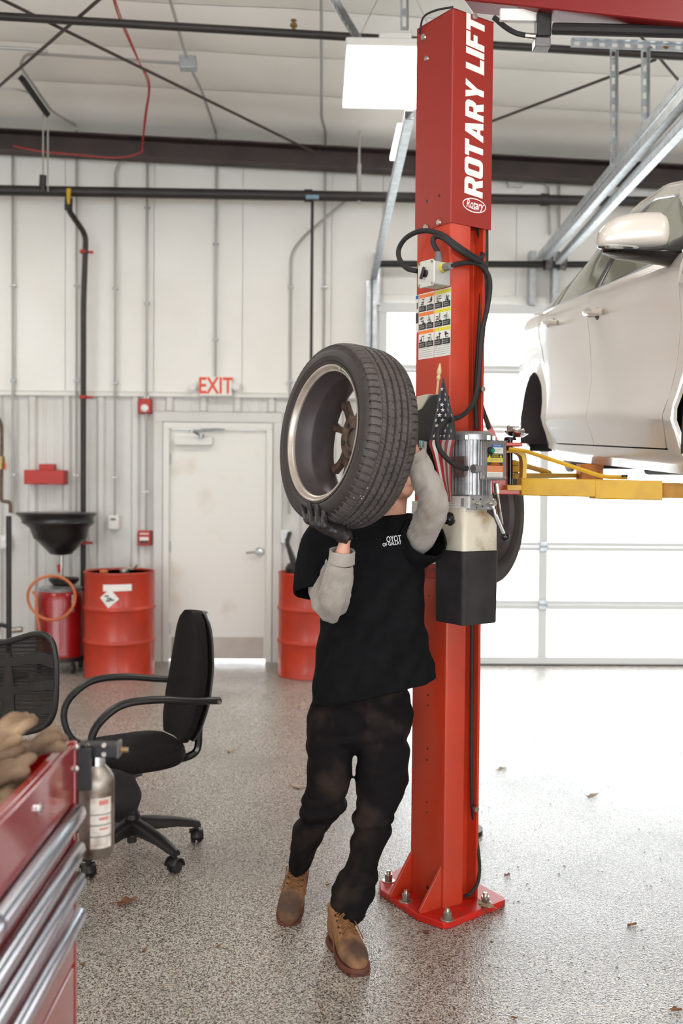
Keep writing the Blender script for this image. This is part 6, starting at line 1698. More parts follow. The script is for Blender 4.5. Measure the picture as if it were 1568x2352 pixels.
# ------------------------------------------------ grey undershirt sleeves with ribbed cuffs
M['knit'] = pm('grey_waffle_knit', (172, 164, 156), 0.9, rgb2=(150, 136, 122), nscale=9, lo=0.45, hi=0.8, sheen=0.2)
def knit_bump(m):
    nt = m.node_tree; b = nt.nodes['Principled BSDF']; tc = nt.nodes.new('ShaderNodeTexCoord')
    w_ = nt.nodes.new('ShaderNodeTexWave'); w_.inputs['Scale'].default_value = 95; w_.inputs['Distortion'].default_value = 0.6
    mp = nt.nodes.new('ShaderNodeMapping'); mp.inputs['Rotation'].default_value = (0, math.radians(-35), 0)
    nt.links.new(tc.outputs['Object'], mp.inputs[0]); nt.links.new(mp.outputs[0], w_.inputs[0])
    bp_ = nt.nodes.new('ShaderNodeBump'); bp_.inputs['Strength'].default_value = 0.5; bp_.inputs['Distance'].default_value = 0.004
    nt.links.new(w_.outputs['Fac'], bp_.inputs['Height']); nt.links.new(bp_.outputs[0], b.inputs['Normal'])
knit_bump(M['knit'])
kf = lambda t, a: (0.0080 * nz(t * 7, math.cos(a) * 1.4 + t * 3, math.sin(a) * 1.4) + 0.0038 * nz(t * 18, math.cos(a) * 2.5, math.sin(a) * 2.5)) * (1.5 if 0.25 < t < 0.7 else 0.8)
for path, nm in ((RAp, 0), (LAp, 1)):
    m = MB(); m.loft(limb_rings(path[:-1], 8, 36, kf), False); s_o = m.build('undershirt_sleeve', M['knit'], man, smooth=180, solid=0.003)
    p1, r1 = path[-2]; p2, r2 = path[-1]
    d_ = (p2 - p1).normalized()
    m = MB(); m.loft(limb_rings([(p1 - d_ * 0.004, r1 + 0.002), (p1.lerp(p2, 0.5), r1 + 0.0005), (p2, r2 + 0.001)], 5, 36, lambda t, a: 0.0008 * math.sin(a * 30)), False); m.build('ribbed_cuff', M['knit'], s_o, smooth=180, solid=0.004)
# ------------------------------------------------ jeans
def jean_fold(px, py, a):
    f = 0.012 * nz(px * 0.022 + py * 0.006, py * 0.018, 2) + 0.009 * nz(px * 0.04, py * 0.04, 8)
    k = math.exp(-((py - 1870) / 45.0) ** 2) + 0.8 * math.exp(-((py - 2050) / 50.0) ** 2) + 0.5 * math.exp(-((py - 1690) / 40.0) ** 2)
    f += 0.026 * k * nz(px * 0.012 + py * 0.035, py * 0.045, 5)
    return f
M['jean'] = pm('washed_black_denim', (20, 18, 19), 0.9, rgb2=(62, 50, 45), nscale=7, ndetail=6, lo=0.48, hi=0.8, spec=0.12, bump=0.2, bscale=300)
mb = MB(); hip = [(742, 930, 1535, 3.66, 0.105, 0), (728, 938, 1580, 3.665, 0.118, 0), (707, 944, 1640, 3.665, 0.128, 0), (708, 939, 1690, 3.655, 0.118, 0), (740, 905, 1722, 3.65, 0.07, 0)]
mb.loft(body_rings(hip, 6, 60, jean_fold)); mb.loft(body_rings(RL, 6, 48, jean_fold)); mb.loft(body_rings(LL, 6, 48, jean_fold))
jeans = mb.build('jeans', M['jean'], man, smooth=180)
md = jeans.modifiers.new('remesh', 'REMESH'); md.mode = 'VOXEL'; md.voxel_size = 0.006; md.use_smooth_shade = True
md = jeans.modifiers.new('smooth', 'SMOOTH'); md.iterations = 3; md.factor = 0.5
def front(px, py, y0=3.53): return W(px, py, y0)
# fly seam and side pocket seams as stitched ridges
jb = MB(); jb.loft(body_rings(hip, 6, 60, jean_fold)); jb.loft(body_rings(LL, 6, 48, jean_fold)); jb.loft(body_rings(RL, 6, 48, jean_fold))
jbvh = BVHTree.FromPolygons([Vector(v) for v in jb.v], jb.f)
def seam(pts, r=0.0022):
    out = []
    for px, py in pts:
        d_ = ray(px, py).normalized(); hit = jbvh.ray_cast(Vector((0, 0, CAM_H)), d_)[0]
        if hit is not None: out.append(hit + d_ * 0.0005)
    if len(out) > 2:
        m = MB(); m.tube(out, r, 6); m.build('seam', M['jean'], jeans)
seam([(838, 1605 + i * 6) for i in range(14)]); seam([(718 - i * 0.6, 1616 + i * 5) for i in range(10)])
# ------------------------------------------------ boots
M['boot'] = pm('tan_nubuck_leather', (146, 104, 70), 0.8, rgb2=(84, 62, 48), nscale=11, ndetail=5, lo=0.48, hi=0.68, bump=0.12, bscale=160)
M['bootdark'] = pm('scuffed_dark_toe', (66, 50, 44), 0.65, rgb2=(110, 80, 58), nscale=16, lo=0.45, hi=0.7)
M['sole'] = pm('gum_rubber_sole', (106, 54, 38), 0.7, rgb2=(84, 46, 34), nscale=12)
M['lace'] = pm('brown_lace', (126, 82, 38), 0.7)
def boot_mat(toe):
    """tan leather, scuffed dark over the toe cap"""
    m = M['boot'].copy(); nt = m.node_tree; b = nt.nodes['Principled BSDF']
    tc = nt.nodes.new('ShaderNodeTexCoord'); vm = nt.nodes.new('ShaderNodeVectorMath'); vm.operation = 'DISTANCE'; vm.inputs[1].default_value = toe
    nt.links.new(tc.outputs['Object'], vm.inputs[0])
    n_ = nt.nodes.new('ShaderNodeTexNoise'); n_.inputs['Scale'].default_value = 26; nt.links.new(tc.outputs['Object'], n_.inputs['Vector'])
    ma = nt.nodes.new('ShaderNodeMath'); ma.operation = 'MULTIPLY_ADD'; ma.inputs[1].default_value = 0.07; nt.links.new(n_.outputs[0], ma.inputs[0]); nt.links.new(vm.outputs['Value'], ma.inputs[2])
    mr = nt.nodes.new('ShaderNodeMapRange'); mr.inputs[1].default_value = 0.060; mr.inputs[2].default_value = 0.105; mr.inputs[3].default_value = 0.85; mr.inputs[4].default_value = 0.0
    nt.links.new(ma.outputs[0], mr.inputs[0])
    src = b.inputs['Base Color'].links[0].from_socket; mx = nt.nodes.new('ShaderNodeMix'); mx.data_type = 'RGBA'; mx.inputs[7].default_value = lin(56, 43, 38)
    nt.links.new(mr.outputs[0], mx.inputs[0]); nt.links.new(src, mx.inputs[6]); nt.links.new(mx.outputs[2], b.inputs['Base Color'])
    return m
def boot(org, fwd, up, label, mirror=1, shaft=0.215, k_=1.0):
    f = Vector(fwd).normalized(); u = Vector(up); u = (u - f * u.dot(f)).normalized(); s = f.cross(u) * mirror
    Q = lambda x, y, z: Vector(org) + (f * x + s * y + u * z) * k_
    mb = MB(); rings = []
    for x, hl, hr, h_ in ((0.004, 0.016, 0.016, 0.09), (0.016, 0.030, 0.030, 0.125), (0.045, 0.038, 0.038, 0.150), (0.085, 0.041, 0.041, 0.155), (0.120, 0.042, 0.042, 0.148), (0.150, 0.044, 0.044, 0.122), (0.180, 0.049, 0.048, 0.102), (0.215, 0.053, 0.050, 0.090), (0.250, 0.052, 0.047, 0.083), (0.278, 0.044, 0.040, 0.074), (0.296, 0.030, 0.027, 0.060), (0.304, 0.012, 0.012, 0.044)):
        r = []
        for k in range(24):
            a = 2 * math.pi * k / 24; cs, sn = math.cos(a), math.sin(a)
            zc, hh = (0.022 + h_) / 2, (h_ - 0.022) / 2
            e_ = 0.72 if sn < 0 else 0.9
            r.append(Q(x, (hl if cs > 0 else hr) * math.copysign(abs(cs) ** 0.75, cs), zc + hh * math.copysign(abs(sn) ** e_, sn)))
        rings.append(r)
    mb.loft(rings)
    rings = []
    for z, x, rx, ry in ((0.07, 0.066, 0.058, 0.037), (0.10, 0.064, 0.056, 0.038), (0.13, 0.060, 0.052, 0.039), (shaft, 0.056, 0.050, 0.040)):
        rings.append([Q(x + rx * math.cos(2 * math.pi * k / 24), ry * math.sin(2 * math.pi * k / 24), z) for k in range(24)])
    mb.loft(rings)
    o_ = mb.build('boot', boot_mat(Q(0.262, 0, 0.07)), man, smooth=180)
    md = o_.modifiers.new('remesh', 'REMESH'); md.mode = 'VOXEL'; md.voxel_size = 0.004; md.use_smooth_shade = True
    md = o_.modifiers.new('smooth', 'SMOOTH'); md.iterations = 5; md.factor = 0.5
    o_['label'] = label
    # sole with heel and lugs
    def outline(grow, n=36):
        pts = []
        xs_ = [0.0, 0.03, 0.08, 0.13, 0.18, 0.22, 0.26, 0.29, 0.308]; wl = [0.016, 0.036, 0.038, 0.039, 0.048, 0.053, 0.050, 0.036, 0.008]
        up_ = [(x_, w_ + grow) for x_, w_ in zip(xs_, wl)]; dn = [(x_, -(w_ * 0.96 + grow)) for x_, w_ in zip(reversed(xs_), reversed(wl))]
        return [(x_ + (grow if x_ > 0.25 else -grow if x_ < 0.02 else 0), y_) for x_, y_ in up_ + dn]
    mb = MB(); ol = outline(0.003); ol2 = outline(0.0)
    mb.loft([[Q(x_, y_, 0.010) for x_, y_ in ol2], [Q(x_, y_, 0.013) for x_, y_ in ol], [Q(x_, y_, 0.024) for x_, y_ in ol], [Q(x_, y_, 0.028) for x_, y_ in ol2]])
    sl_ = mb.build('sole', M['sole'], o_, smooth=40)
    mb = MB()
    for k in range(9):
        x_ = 0.012 + k * 0.033
        if k == 3: continue
        w_ = interp([0.0, 0.03, 0.08, 0.13, 0.18, 0.22, 0.26, 0.29, 0.308], [0.02, 0.036, 0.038, 0.039, 0.048, 0.053, 0.048, 0.034, 0.01], x_ + 0.012) + 0.001
        mb.loft([[Q(x_, -w_, z_), Q(x_ + 0.024, -w_, z_), Q(x_ + 0.024, w_, z_), Q(x_, w_, z_)] for z_ in (0.0, 0.012)])
    mb.build('lug', M['sole'], sl_, smooth=0)
    # dark scuffed toe cap, tongue and laces
    lm = MB()
    for k in range(5):
        x_ = 0.108 + k * 0.017; z_ = interp([0.10, 0.12, 0.15, 0.18], [0.160, 0.154, 0.128, 0.108], x_) + 0.003
        x2 = x_ + 0.014; z2 = interp([0.10, 0.12, 0.15, 0.18], [0.160, 0.154, 0.128, 0.108], x2) + 0.003
        for sg in (-1, 1):
            lm.tube(smooth_path([Q(x_, sg * 0.026, z_ - 0.012), Q((x_ + x2) / 2, 0, (z_ + z2) / 2 + 0.003), Q(x2, -sg * 0.026, z2 - 0.012)], 4), 0.0022, 6)
    for sg in (-1, 1):
        lm.tube(smooth_path([Q(0.128, 0, 0.156), Q(0.138, sg * 0.02, 0.146), Q(0.152, sg * 0.036, 0.122), Q(0.17, sg * 0.047, 0.094), Q(0.19, sg * 0.052, 0.078)], 5), 0.0024, 6)
    lm.build('laces', M['lace'], o_, smooth=60)
    em = MB()
    for k in range(4):
        x_ = 0.112 + k * 0.019; z_ = interp([0.10, 0.12, 0.15, 0.18], [0.160, 0.154, 0.128, 0.108], x_)
        for sg in (-1, 1): em.sphere(Q(x_, sg * 0.030, z_ - 0.014), 0.0036, 8, 6)
    em.build('eyelet', M['darksteel'], o_)
    mb = MB(); mb.tube([Q(x_, 0.046 * q_, z_) for x_, q_, z_ in ((0.15, 1.0, 0.034), (0.14, 1.0, 0.06), (0.115, 1.0, 0.085), (0.10, 0.98, 0.12))], 0.0018, 5); mb.tube([Q(x_, -0.046 * q_, z_) for x_, q_, z_ in ((0.15, 1.0, 0.034), (0.14, 1.0, 0.06), (0.115, 1.0, 0.085), (0.10, 0.98, 0.12))], 0.0018, 5); mb.build('stitching', M['lace'], o_)
    return o_
h0, t0 = G(766, 2160), G(828, 2244)
fw = (t0 - h0); fw.z = 0; fw.normalize()
boot(t0 - fw * 0.288, fw, UP, 'planted tan work boot', shaft=0.155, k_=0.95)
an = W(690, 1964, 3.79)
fw2 = V(-0.17, -0.84, -0.50).normalized(); up2 = V(0.06, -0.50, 0.84)
u2 = (up2 - fw2 * up2.dot(fw2)).normalized()
boot(an - fw2 * 0.045 - u2 * 0.125, fw2, up2, 'lifted tan work boot with toe pointing down', mirror=1, shaft=0.18, k_=0.93)
# ------------------------------------------------ black glove cupping the tyre from below
def sidewall(px, py, off):
    """point on the inner sidewall plane seen at a photo pixel, off metres in front of it"""
    d_ = ray(px, py); c = Vector((0, 0, CAM_H)); n_ = WA
    t_ = ((WC - WA * (0.108 + off)) - c).dot(n_) / d_.dot(n_); return c + d_ * t_
gm = MB()
wr = W(793, 1238, 3.32)
def chain(pts, rs, seg=14): gm.loft(limb_rings([(p, r) for p, r in zip(pts, rs)], 5, seg))
kn = [sidewall(x_, y_, 0.022) for x_, y_ in ((706, 1196), (719, 1203), (732, 1206), (745, 1208))]
f1 = [[(698, 1176), (692, 1160)], [(712, 1172), (709, 1152)], [(729, 1176), (727, 1158)], [(744, 1188), (742, 1172)]]
palm = W(768, 1216, 3.30)
for k in range(4):
    a_, b_ = [sidewall(x_, y_, 0.0095) for x_, y_ in f1[k]]
    r_ = (0.0095, 0.0105, 0.0105, 0.010)[k]
    root = palm.lerp(kn[k], 0.72)
    chain([root, kn[k], kn[k].lerp(a_, 0.55), a_, b_], [r_ + 0.003, r_ + 0.002, r_ + 0.001, r_, r_ * 0.75])
# palm slab, heel of the hand and cuff
rings = []
for c_, w_, t_ in ((wr + V(0.012, 0, 0.004), 0.030, 0.027), (W(786, 1228, 3.315), 0.034, 0.028), (W(772, 1219, 3.305), 0.042, 0.026), (W(752, 1212, 3.30), 0.045, 0.024), (W(735, 1205, 3.30), 0.043, 0.020), (W(722, 1200, 3.30), 0.036, 0.014)):
    d_ = V(-0.93, -0.1, 0.35).normalized(); sx_ = V(0, 1, 0.12).normalized(); sy_ = d_.cross(sx_)
    rings.append([c_ + sx_ * (w_ * math.cos(2 * math.pi * k / 20)) + sy_ * (t_ * math.sin(2 * math.pi * k / 20)) for k in range(20)])
gm.loft(rings)
chain([W(792, 1243, 3.32), W(790, 1234, 3.32), W(786, 1226, 3.318)], [0.0275, 0.030, 0.030], 18)
# thumb leaves the side of the palm and lies along the tread
chain([W(780, 1222, 3.33), W(765, 1207, 3.36), W(752, 1198, 3.39), W(742, 1192, 3.41)], [0.018, 0.0145, 0.0125, 0.010])
glv = gm.build('glove', pm('black_nitrile', (30, 27, 29), 0.42, rgb2=(44, 38, 38), nscale=40, bump=0.25, bscale=90), man, smooth=180)
md = glv.modifiers.new('remesh', 'REMESH'); md.mode = 'VOXEL'; md.voxel_size = 0.003; md.use_smooth_shade = True
md = glv.modifiers.new('smooth', 'SMOOTH'); md.iterations = 4; md.factor = 0.5
# ================================================================ office chairs
M['fabric'] = pm('black_upholstery', (23, 20, 20), 0.9, rgb2=(31, 27, 26), nscale=120, spec=0.2, bump=0.2, bscale=500)
M['chairplastic'] = pm('black_chair_plastic', (27, 24, 24), 0.42, rgb2=(34, 30, 29), nscale=20, spec=0.4)
def caster(t, p, ang):
    d = V(math.cos(ang), math.sin(ang), 0); s = V(-d.y, d.x, 0)
    mb = MB()
    for sg in (-1, 1): mb.cyl(p + s * (sg * 0.006) + UP * 0.027, p + s * (sg * 0.024) + UP * 0.027, 0.027, 0.024, seg=20)
    c = mb.build('caster', M['blackrub'], t, bevel=0.002)
    mb = MB(); mb.loft([[p + s * (sg * 0.028) + d * (0.034 * math.cos(math.radians(a))) + UP * (0.03 + 0.034 * math.sin(math.radians(a))) for a in range(-10, 190, 20)] for sg in (-1, 1)], False, False); mb.cyl(p + UP * 0.05, p + UP * 0.085, 0.009, seg=8); mb.build('caster_hood', M['chairplastic'], c, solid=0.004)
def star_base(t, c, a0, L_=0.30, hub=0.17):
    for k in range(5):
        a = a0 + 2 * math.pi * k / 5; d = V(math.cos(a), math.sin(a), 0)
        mb = MB(); s = V(-d.y, d.x, 0); rg_ = []
        for q, w_, zt_, zb_ in ((0.02, 0.032, 0.165, 0.10), (0.10, 0.030, 0.155, 0.105), (0.2, 0.026, 0.135, 0.098), (0.28, 0.023, 0.112, 0.082), (0.315, 0.018, 0.098, 0.074)):
            o_ = c + d * q; rg_.append([o_ + s * w_ + UP * zb_, o_ + s * w_ + UP * (zt_ - 0.012), o_ + s * (w_ * 0.5) + UP * zt_, o_ - s * (w_ * 0.5) + UP * zt_, o_ - s * w_ + UP * (zt_ - 0.012), o_ - s * w_ + UP * zb_])
        mb.loft(rg_); mb.build('base_leg', M['chairplastic'], t, smooth=50)
        caster(t, c + d * 0.30, a + 0.9 * (k - 2))
    mb = MB(); mb.cyl(c + UP * 0.085, c + UP * 0.185, 0.042, 0.036, seg=20); mb.cyl(c + UP * 0.055, c + UP * 0.09, 0.022, seg=16); mb.build('base_hub', M['chairplastic'], t, bevel=0.003)
    mb = MB(); mb.cyl(c + UP * 0.18, c + UP * 0.30, 0.027, seg=18); mb.cyl(c + UP * 0.29, c + UP * 0.42, 0.016, seg=14); mb.build('gas_lift', M['black'], t)
# --- task chair with loop arms, facing left
cB = G(303, 1962); cB.z = 0
t = thing('task_chair', 'black upholstered task chair with loop arms, facing left', 'office chair', cB)
star_base(t, cB, math.radians(28))
FD = V(-0.90, -0.43, 0).normalized()          # the way the chair faces
SD = V(-FD.y, FD.x, 0)                        # across
if SD.y > 0: SD = -SD                         # SD points to the side nearer the camera
sc_ = cB + FD * -0.0
def Cc(f, s, z): return cB + FD * f + SD * s + UP * z
def cushion(name, pts_f, mat, parent, seg=40):
    mb = MB(); mb.loft(pts_f); return mb.build(name, mat, parent, smooth=60)
def seat_ring(z, k, w=0.235, dp=0.235, f0=0.02):
    out = []
    for i in range(40):
        a = 2 * math.pi * i / 40; cs, sn = math.cos(a), math.sin(a)
        ff = math.copysign(abs(cs) ** 0.7, cs) * dp * k; ss = math.copysign(abs(sn) ** 0.7, sn) * w * k * (1 - 0.10 * cs)
        drop_ = -0.045 * max(0, ff - dp * 0.55) / (dp * 0.45) if ff > dp * 0.55 else 0.0
        out.append(Cc(ff + f0, ss, z + drop_ * 0.8 + 0.012 * max(0, -cs)))
    return out
cushion('seat', [seat_ring(0.415, 0.80), seat_ring(0.42, 0.95), seat_ring(0.445, 1.0), seat_ring(0.472, 0.98), seat_ring(0.486, 0.88), seat_ring(0.490, 0.5)], M['fabric'], t)
mb = MB(); mb.box(Cc(0.0, 0, 0.405), (0.20, 0.20, 0.035), Matrix.Rotation(math.atan2(FD.y, FD.x), 3, 'Z')); mb.build('seat_plate', M['darksteel'], t, bevel=0.006)
def back_pt(u, v, off):
    """u across (-1..1), v up (0..1)"""
    w = interp([0, 0.1, 0.3, 0.6, 0.85, 0.97, 1.0], [0.13, 0.19, 0.225, 0.215, 0.17, 0.11, 0.06], v)
    z = 0.50 + 0.56 * v; f = -0.245 - 0.075 * v - 0.02 * math.sin(v * math.pi) + 0.03 * u * u
    return Cc(f + off, u * w, z)
def back_shell(name, o0, o1, mat, k=1.0):
    rows = []
    for i in range(17):
        v = i / 16
        v2 = 0.5 + (v - 0.5) * k
        r = [back_pt(-1 + 2 * j / 10, v2, o0 - 0.018 * ((-1 + 2 * j / 10) ** 6)) for j in range(11)] + [back_pt(1 - 2 * j / 10, v2, o1) for j in range(11)]
        rows.append(r)
    mb = MB(); mb.loft(rows); return mb.build(name, mat, t, smooth=60, bevel=0.006)
back_shell('back_cushion', 0.055, 0.005, M['fabric'])
bs = back_shell('back_shell', 0.004, -0.022, pm('grey_edge_plastic', (54, 49, 49), 0.35), 0.985)
mb = MB(); mb.tube(smooth_path([Cc(-0.05, 0, 0.40), Cc(-0.2, 0, 0.395), Cc(-0.29, 0, 0.42), Cc(-0.305, 0, 0.50), Cc(-0.30, 0, 0.60)], 6), 0.018, 8); mb.build('back_bracket', M['blackgloss'], t)
for s in (-1, 1):
    pts = [Cc(-0.315, s * 0.245, 0.70), Cc(-0.18, s * 0.262, 0.715), Cc(-0.02, s * 0.27, 0.735), Cc(0.12, s * 0.27, 0.725), Cc(0.215, s * 0.27, 0.655), Cc(0.24, s * 0.268, 0.57), Cc(0.20, s * 0.255, 0.47), Cc(0.10, s * 0.235, 0.42), Cc(0.0, s * 0.15, 0.405)]
    rings = []; P_ = smooth_path(pts, 6)
    for i, p in enumerate(P_):
        tg = (P_[min(i + 1, len(P_) - 1)] - P_[max(i - 1, 0)]).normalized(); e1 = tg.cross(SD).normalized(); e2 = SD
        w_ = 0.026 if i < 24 else 0.020
        rings.append([p + e2 * (w_ * math.cos(a)) + e1 * (0.016 * math.sin(a)) for a in [2 * math.pi * k / 12 for k in range(12)]])
    mb = MB(); mb.loft(rings); arm_ = mb.build('armrest', M['chairplastic'], t, smooth=60)
    mb = MB(); mb.cyl(Cc(-0.30, s * 0.25, 0.70), Cc(-0.30, s * 0.285, 0.70), 0.008, seg=8); mb.build('arm_bolt', M['zinc'], arm_)
# --- mesh chair at the left edge, seen from behind
mB = V(W(30, 1750, 3.45).x - 0.08, 3.40, 0)
t2 = thing('mesh_chair', 'black office chair with slatted mesh back at the left edge', 'office chair', mB)
star_base(t2, mB, math.radians(38))
F2 = V(0.80, -0.25, 0).normalized(); S2 = V(-F2.y, F2.x, 0)
def Mc(f, s, z): return mB + F2 * f + S2 * s + UP * z
# back outline measured on the photo, standing on an arc
def mp(px, py, e=0.0):
    yb = 3.62 - 0.0016 * px + 0.10 * ((px + 60) / 190.0) ** 2
    p = W(px, py, yb); return p + V(0, e, 0)
xL_ = -215
def edge_top(px): return interp([xL_, -180, -60, 0, 40, 75, 100, 115, 126, 130], [1530, 1480, 1468, 1476, 1468, 1456, 1457, 1467, 1490, 1530], px)
def edge_bot(px): return interp([xL_, -180, -60, 0, 40, 66, 100, 118, 127, 130], [1600, 1640, 1660, 1676, 1683, 1681, 1670, 1650, 1620, 1560], px)
pts = [mp(x_, edge_top(x_)) for x_ in (xL_, -190, -120, -60, 0, 30, 60, 80, 100, 115, 124, 129)] + [mp(x_, edge_bot(x_)) for x_ in (130, 127, 118, 100, 66, 40, 0, -60, -120, -190, xL_)]
mb = MB(); mb.tube(smooth_path(pts, 5, True), 0.011, 8, closed=True); mb.build('back_frame', M['chairplastic'], t2, smooth=60)
def band(pts, w, name='back_rib'):
    mb = MB(); r = []
    for (px, py, hw_) in pts:
        a, b = mp(px, py - hw_), mp(px, py + hw_); r.append([a, b, b + V(0, 0.012, 0), a + V(0, 0.012, 0)])
    mb.loft(r); mb.build(name, M['chairplastic'], t2, smooth=60)
def dense(ctrl, n=6): return [tuple(v) for v in cat([list(c) for c in ctrl], n)]
band(dense([(122, 1520, 16), (90, 1512, 13), (40, 1518, 10), (0, 1522, 9), (-60, 1520, 9), (-200, 1540, 12)]), 0)
band(dense([(127, 1572, 11), (90, 1576, 11), (50, 1582, 9), (10, 1590, 10), (-30, 1590, 14), (-200, 1580, 12)]), 0)
band(dense([(126, 1625, 12), (90, 1634, 10), (50, 1642, 9), (10, 1650, 10), (-60, 1650, 12), (-200, 1610, 12)]), 0)
for xa in (18, -130):
    mb = MB(); r = []
    for py, hw_ in ((1500, 6), (1540, 9), (1580, 14), (1620, 14), (1655, 18), (1676, 22)):
        a, b = mp(xa - hw_, py), mp(xa + hw_, py); r.append([a, b, b + V(0, 0.012, 0), a + V(0, 0.012, 0)])
    mb.loft(r); mb.build('back_spine', M['chairplastic'], t2, smooth=60)
# the mesh itself: many fine cross threads
mb = MB(); py = 1460
while py < 1684:
    xs_ = [x_ for x_ in range(xL_ + 6, 131, 6) if edge_top(x_) + 1 < py < edge_bot(x_) - 1]
    if len(xs_) > 3:
        r = []
        for x_ in xs_:
            a = mp(x_, py - 0.001 * (x_ - 20) ** 1, 0.006); r.append(a)
        mb.tube(r, 0.0019, 4)
    py += 3.1
ms = mb.build('mesh', M['black'], t2, smooth=0); ms['kind'] = 'stuff'
mb = MB(); mb.grid([[mp(x_, edge_top(x_) + (edge_bot(x_) - edge_top(x_)) * v, 0.008) for x_ in range(xL_ + 4, 131, 8)] for v in [i / 12 for i in range(13)]])
mb.build('mesh_backing', glass('sheer_mesh', (0.42, 0.40, 0.40), 0.0), t2, smooth=60)
# seat with rounded front, poking out beyond the tool chest
def m_ring(z, k):
    out = []
    c = W(235, 1818, 3.40); c.z = 0
    for i in range(36):
        a = 2 * math.pi * i / 36; cs, sn = math.cos(a), math.sin(a)
        out.append(V(c.x - 0.125, c.y + 0.02, 0) + F2 * (math.copysign(abs(cs) ** 0.75, cs) * 0.25 * k) + S2 * (math.copysign(abs(sn) ** 0.75, sn) * 0.19 * k) + UP * (z - 0.045 * max(0, cs) ** 3))
    return out
zs = hz(W(300, 1820, 3.4), 1800)
mb = MB(); mb.loft([m_ring(zs - 0.055, 0.86), m_ring(zs - 0.045, 0.97), m_ring(zs - 0.02, 1.0), m_ring(zs + 0.005, 0.95), m_ring(zs + 0.012, 0.7)]); mb.build('seat', M['fabric'], t2, smooth=60)
mb = MB(); mb.tube(smooth_path([mB + UP * (zs - 0.06), Mc(-0.1, 0, zs - 0.07), mp(-40, 1690, 0.02), mp(-40, 1640, 0.03)], 6), 0.02, 8); mb.build('back_bracket', M['black'], t2)
# ================================================================ red tool chest in the foreground, its drawers facing right
YF = 2.22                                        # far end of the chest
cf = W(178, 1700, YF)                            # top far front corner
XF, ZT = cf.x, cf.z
YN = 0.62; XB = XF - 0.62
chest = thing('tool_chest', 'red steel tool chest with chrome drawer pulls at the lower left', 'tool chest', (XF - 0.3, (YF + YN) / 2, 0))
Z0 = 0.12
mb = MB()
mb.box2((XF - 0.03, YN, Z0), (XF - 0.012, YF, ZT)); mb.box2((XB, YN, Z0), (XF - 0.012, YN + 0.012, ZT)); mb.box2((XB, YF - 0.012, Z0), (XF - 0.012, YF, ZT)); mb.box2((XB, YN, Z0), (XB + 0.012, YF, ZT)); mb.box2((XB, YN, Z0), (XF - 0.02, YF, Z0 + 0.02)); mb.box2((XB, YN, ZT - 0.16), (XF - 0.02, YF, ZT - 0.145))
mb.build('body', M['chestred'], chest, bevel=0.003)
mb = MB(); mb.box2((XF - 0.014, YF - 0.018, Z0), (XF, YF, ZT)); mb.box2((XF - 0.014, YN, Z0), (XF, YN + 0.018, ZT)); mb.build('corner_post', M['chestred'], chest, bevel=0.003)
def edge_z(py): return W(178, py, YF).z
# panels measured along the far edge of the front
zs_ = [(edge_z(1704), edge_z(1836)), (edge_z(1850), edge_z(1922)), (edge_z(1934), edge_z(1994)), (edge_z(2002), edge_z(2076)), (edge_z(2084), edge_z(2200)), (edge_z(2208), edge_z(2420))]
ymid = (YF + 0.85 * 1.0 + YN) / 2
for i, (zt_, zb_) in enumerate(zs_):
    two = i == 1
    spans = [(YN + 0.02, YF - 0.022)] if not two else [(YN + 0.02, 1.62), (1.63, YF - 0.022)]
    for (ya, yb) in spans:
        mb = MB(); mb.box2((XF - 0.012, ya, zb_), (XF - 0.002, yb, zt_))
        dr_ = mb.build('drawer' if i else 'top_panel', M['chestred'], chest, bevel=0.003)
        if 1 <= i <= 4:
            # full width rolled aluminium pull along the top edge
            rings = []
            zc = zt_ - 0.010
            prof = [(a_ * 1.2, b_ * 1.2) for a_, b_ in ((0.000, 0.016), (0.012, 0.018), (0.021, 0.012), (0.024, 0.001), (0.021, -0.010), (0.013, -0.017), (0.009, -0.015), (0.016, -0.008), (0.018, 0.0), (0.014, 0.008), (0.0, 0.010))]
            mb = MB(); mb.loft([[V(XF - 0.003 + a_, y_, zc + b_) for a_, b_ in prof] for y_ in (ya + 0.004, yb - 0.003)]); mb.build('drawer_pull', pm('brushed_pull', (206, 210, 218), 0.22, 0.95), dr_, smooth=50)
mb = MB(); c = W(85, 1860, 1.9); c = V(XF - 0.002, hx(V(XF, 0, 0), V(0, 1, 0), 88, 1858), 0); c.z = hz(c, 1858)
mb.cyl(c, c + V(0.006, 0, 0), 0.010, seg=16); lk = mb.build('lock', M['chrome'], chest, bevel=0.001)
mb = MB(); mb.cyl(c + V(0.006, 0, 0), c + V(0.010, 0, 0), 0.006, seg=12); mb.build('lock_core', M['zinc'], lk)
for (px_, py_) in ((XB + 0.08, YN + 0.1), (XF - 0.1, YN + 0.1), (XB + 0.08, YF - 0.1), (XF - 0.1, YF - 0.1)):
    mb = MB(); mb.cyl((px_ - 0.02, py_, 0.055), (px_ + 0.02, py_, 0.055), 0.055, seg=20); mb.cyl((px_, py_, 0.05), (px_, py_, Z0 + 0.005), 0.02, seg=10); mb.build('caster', M['blackrub'], chest)
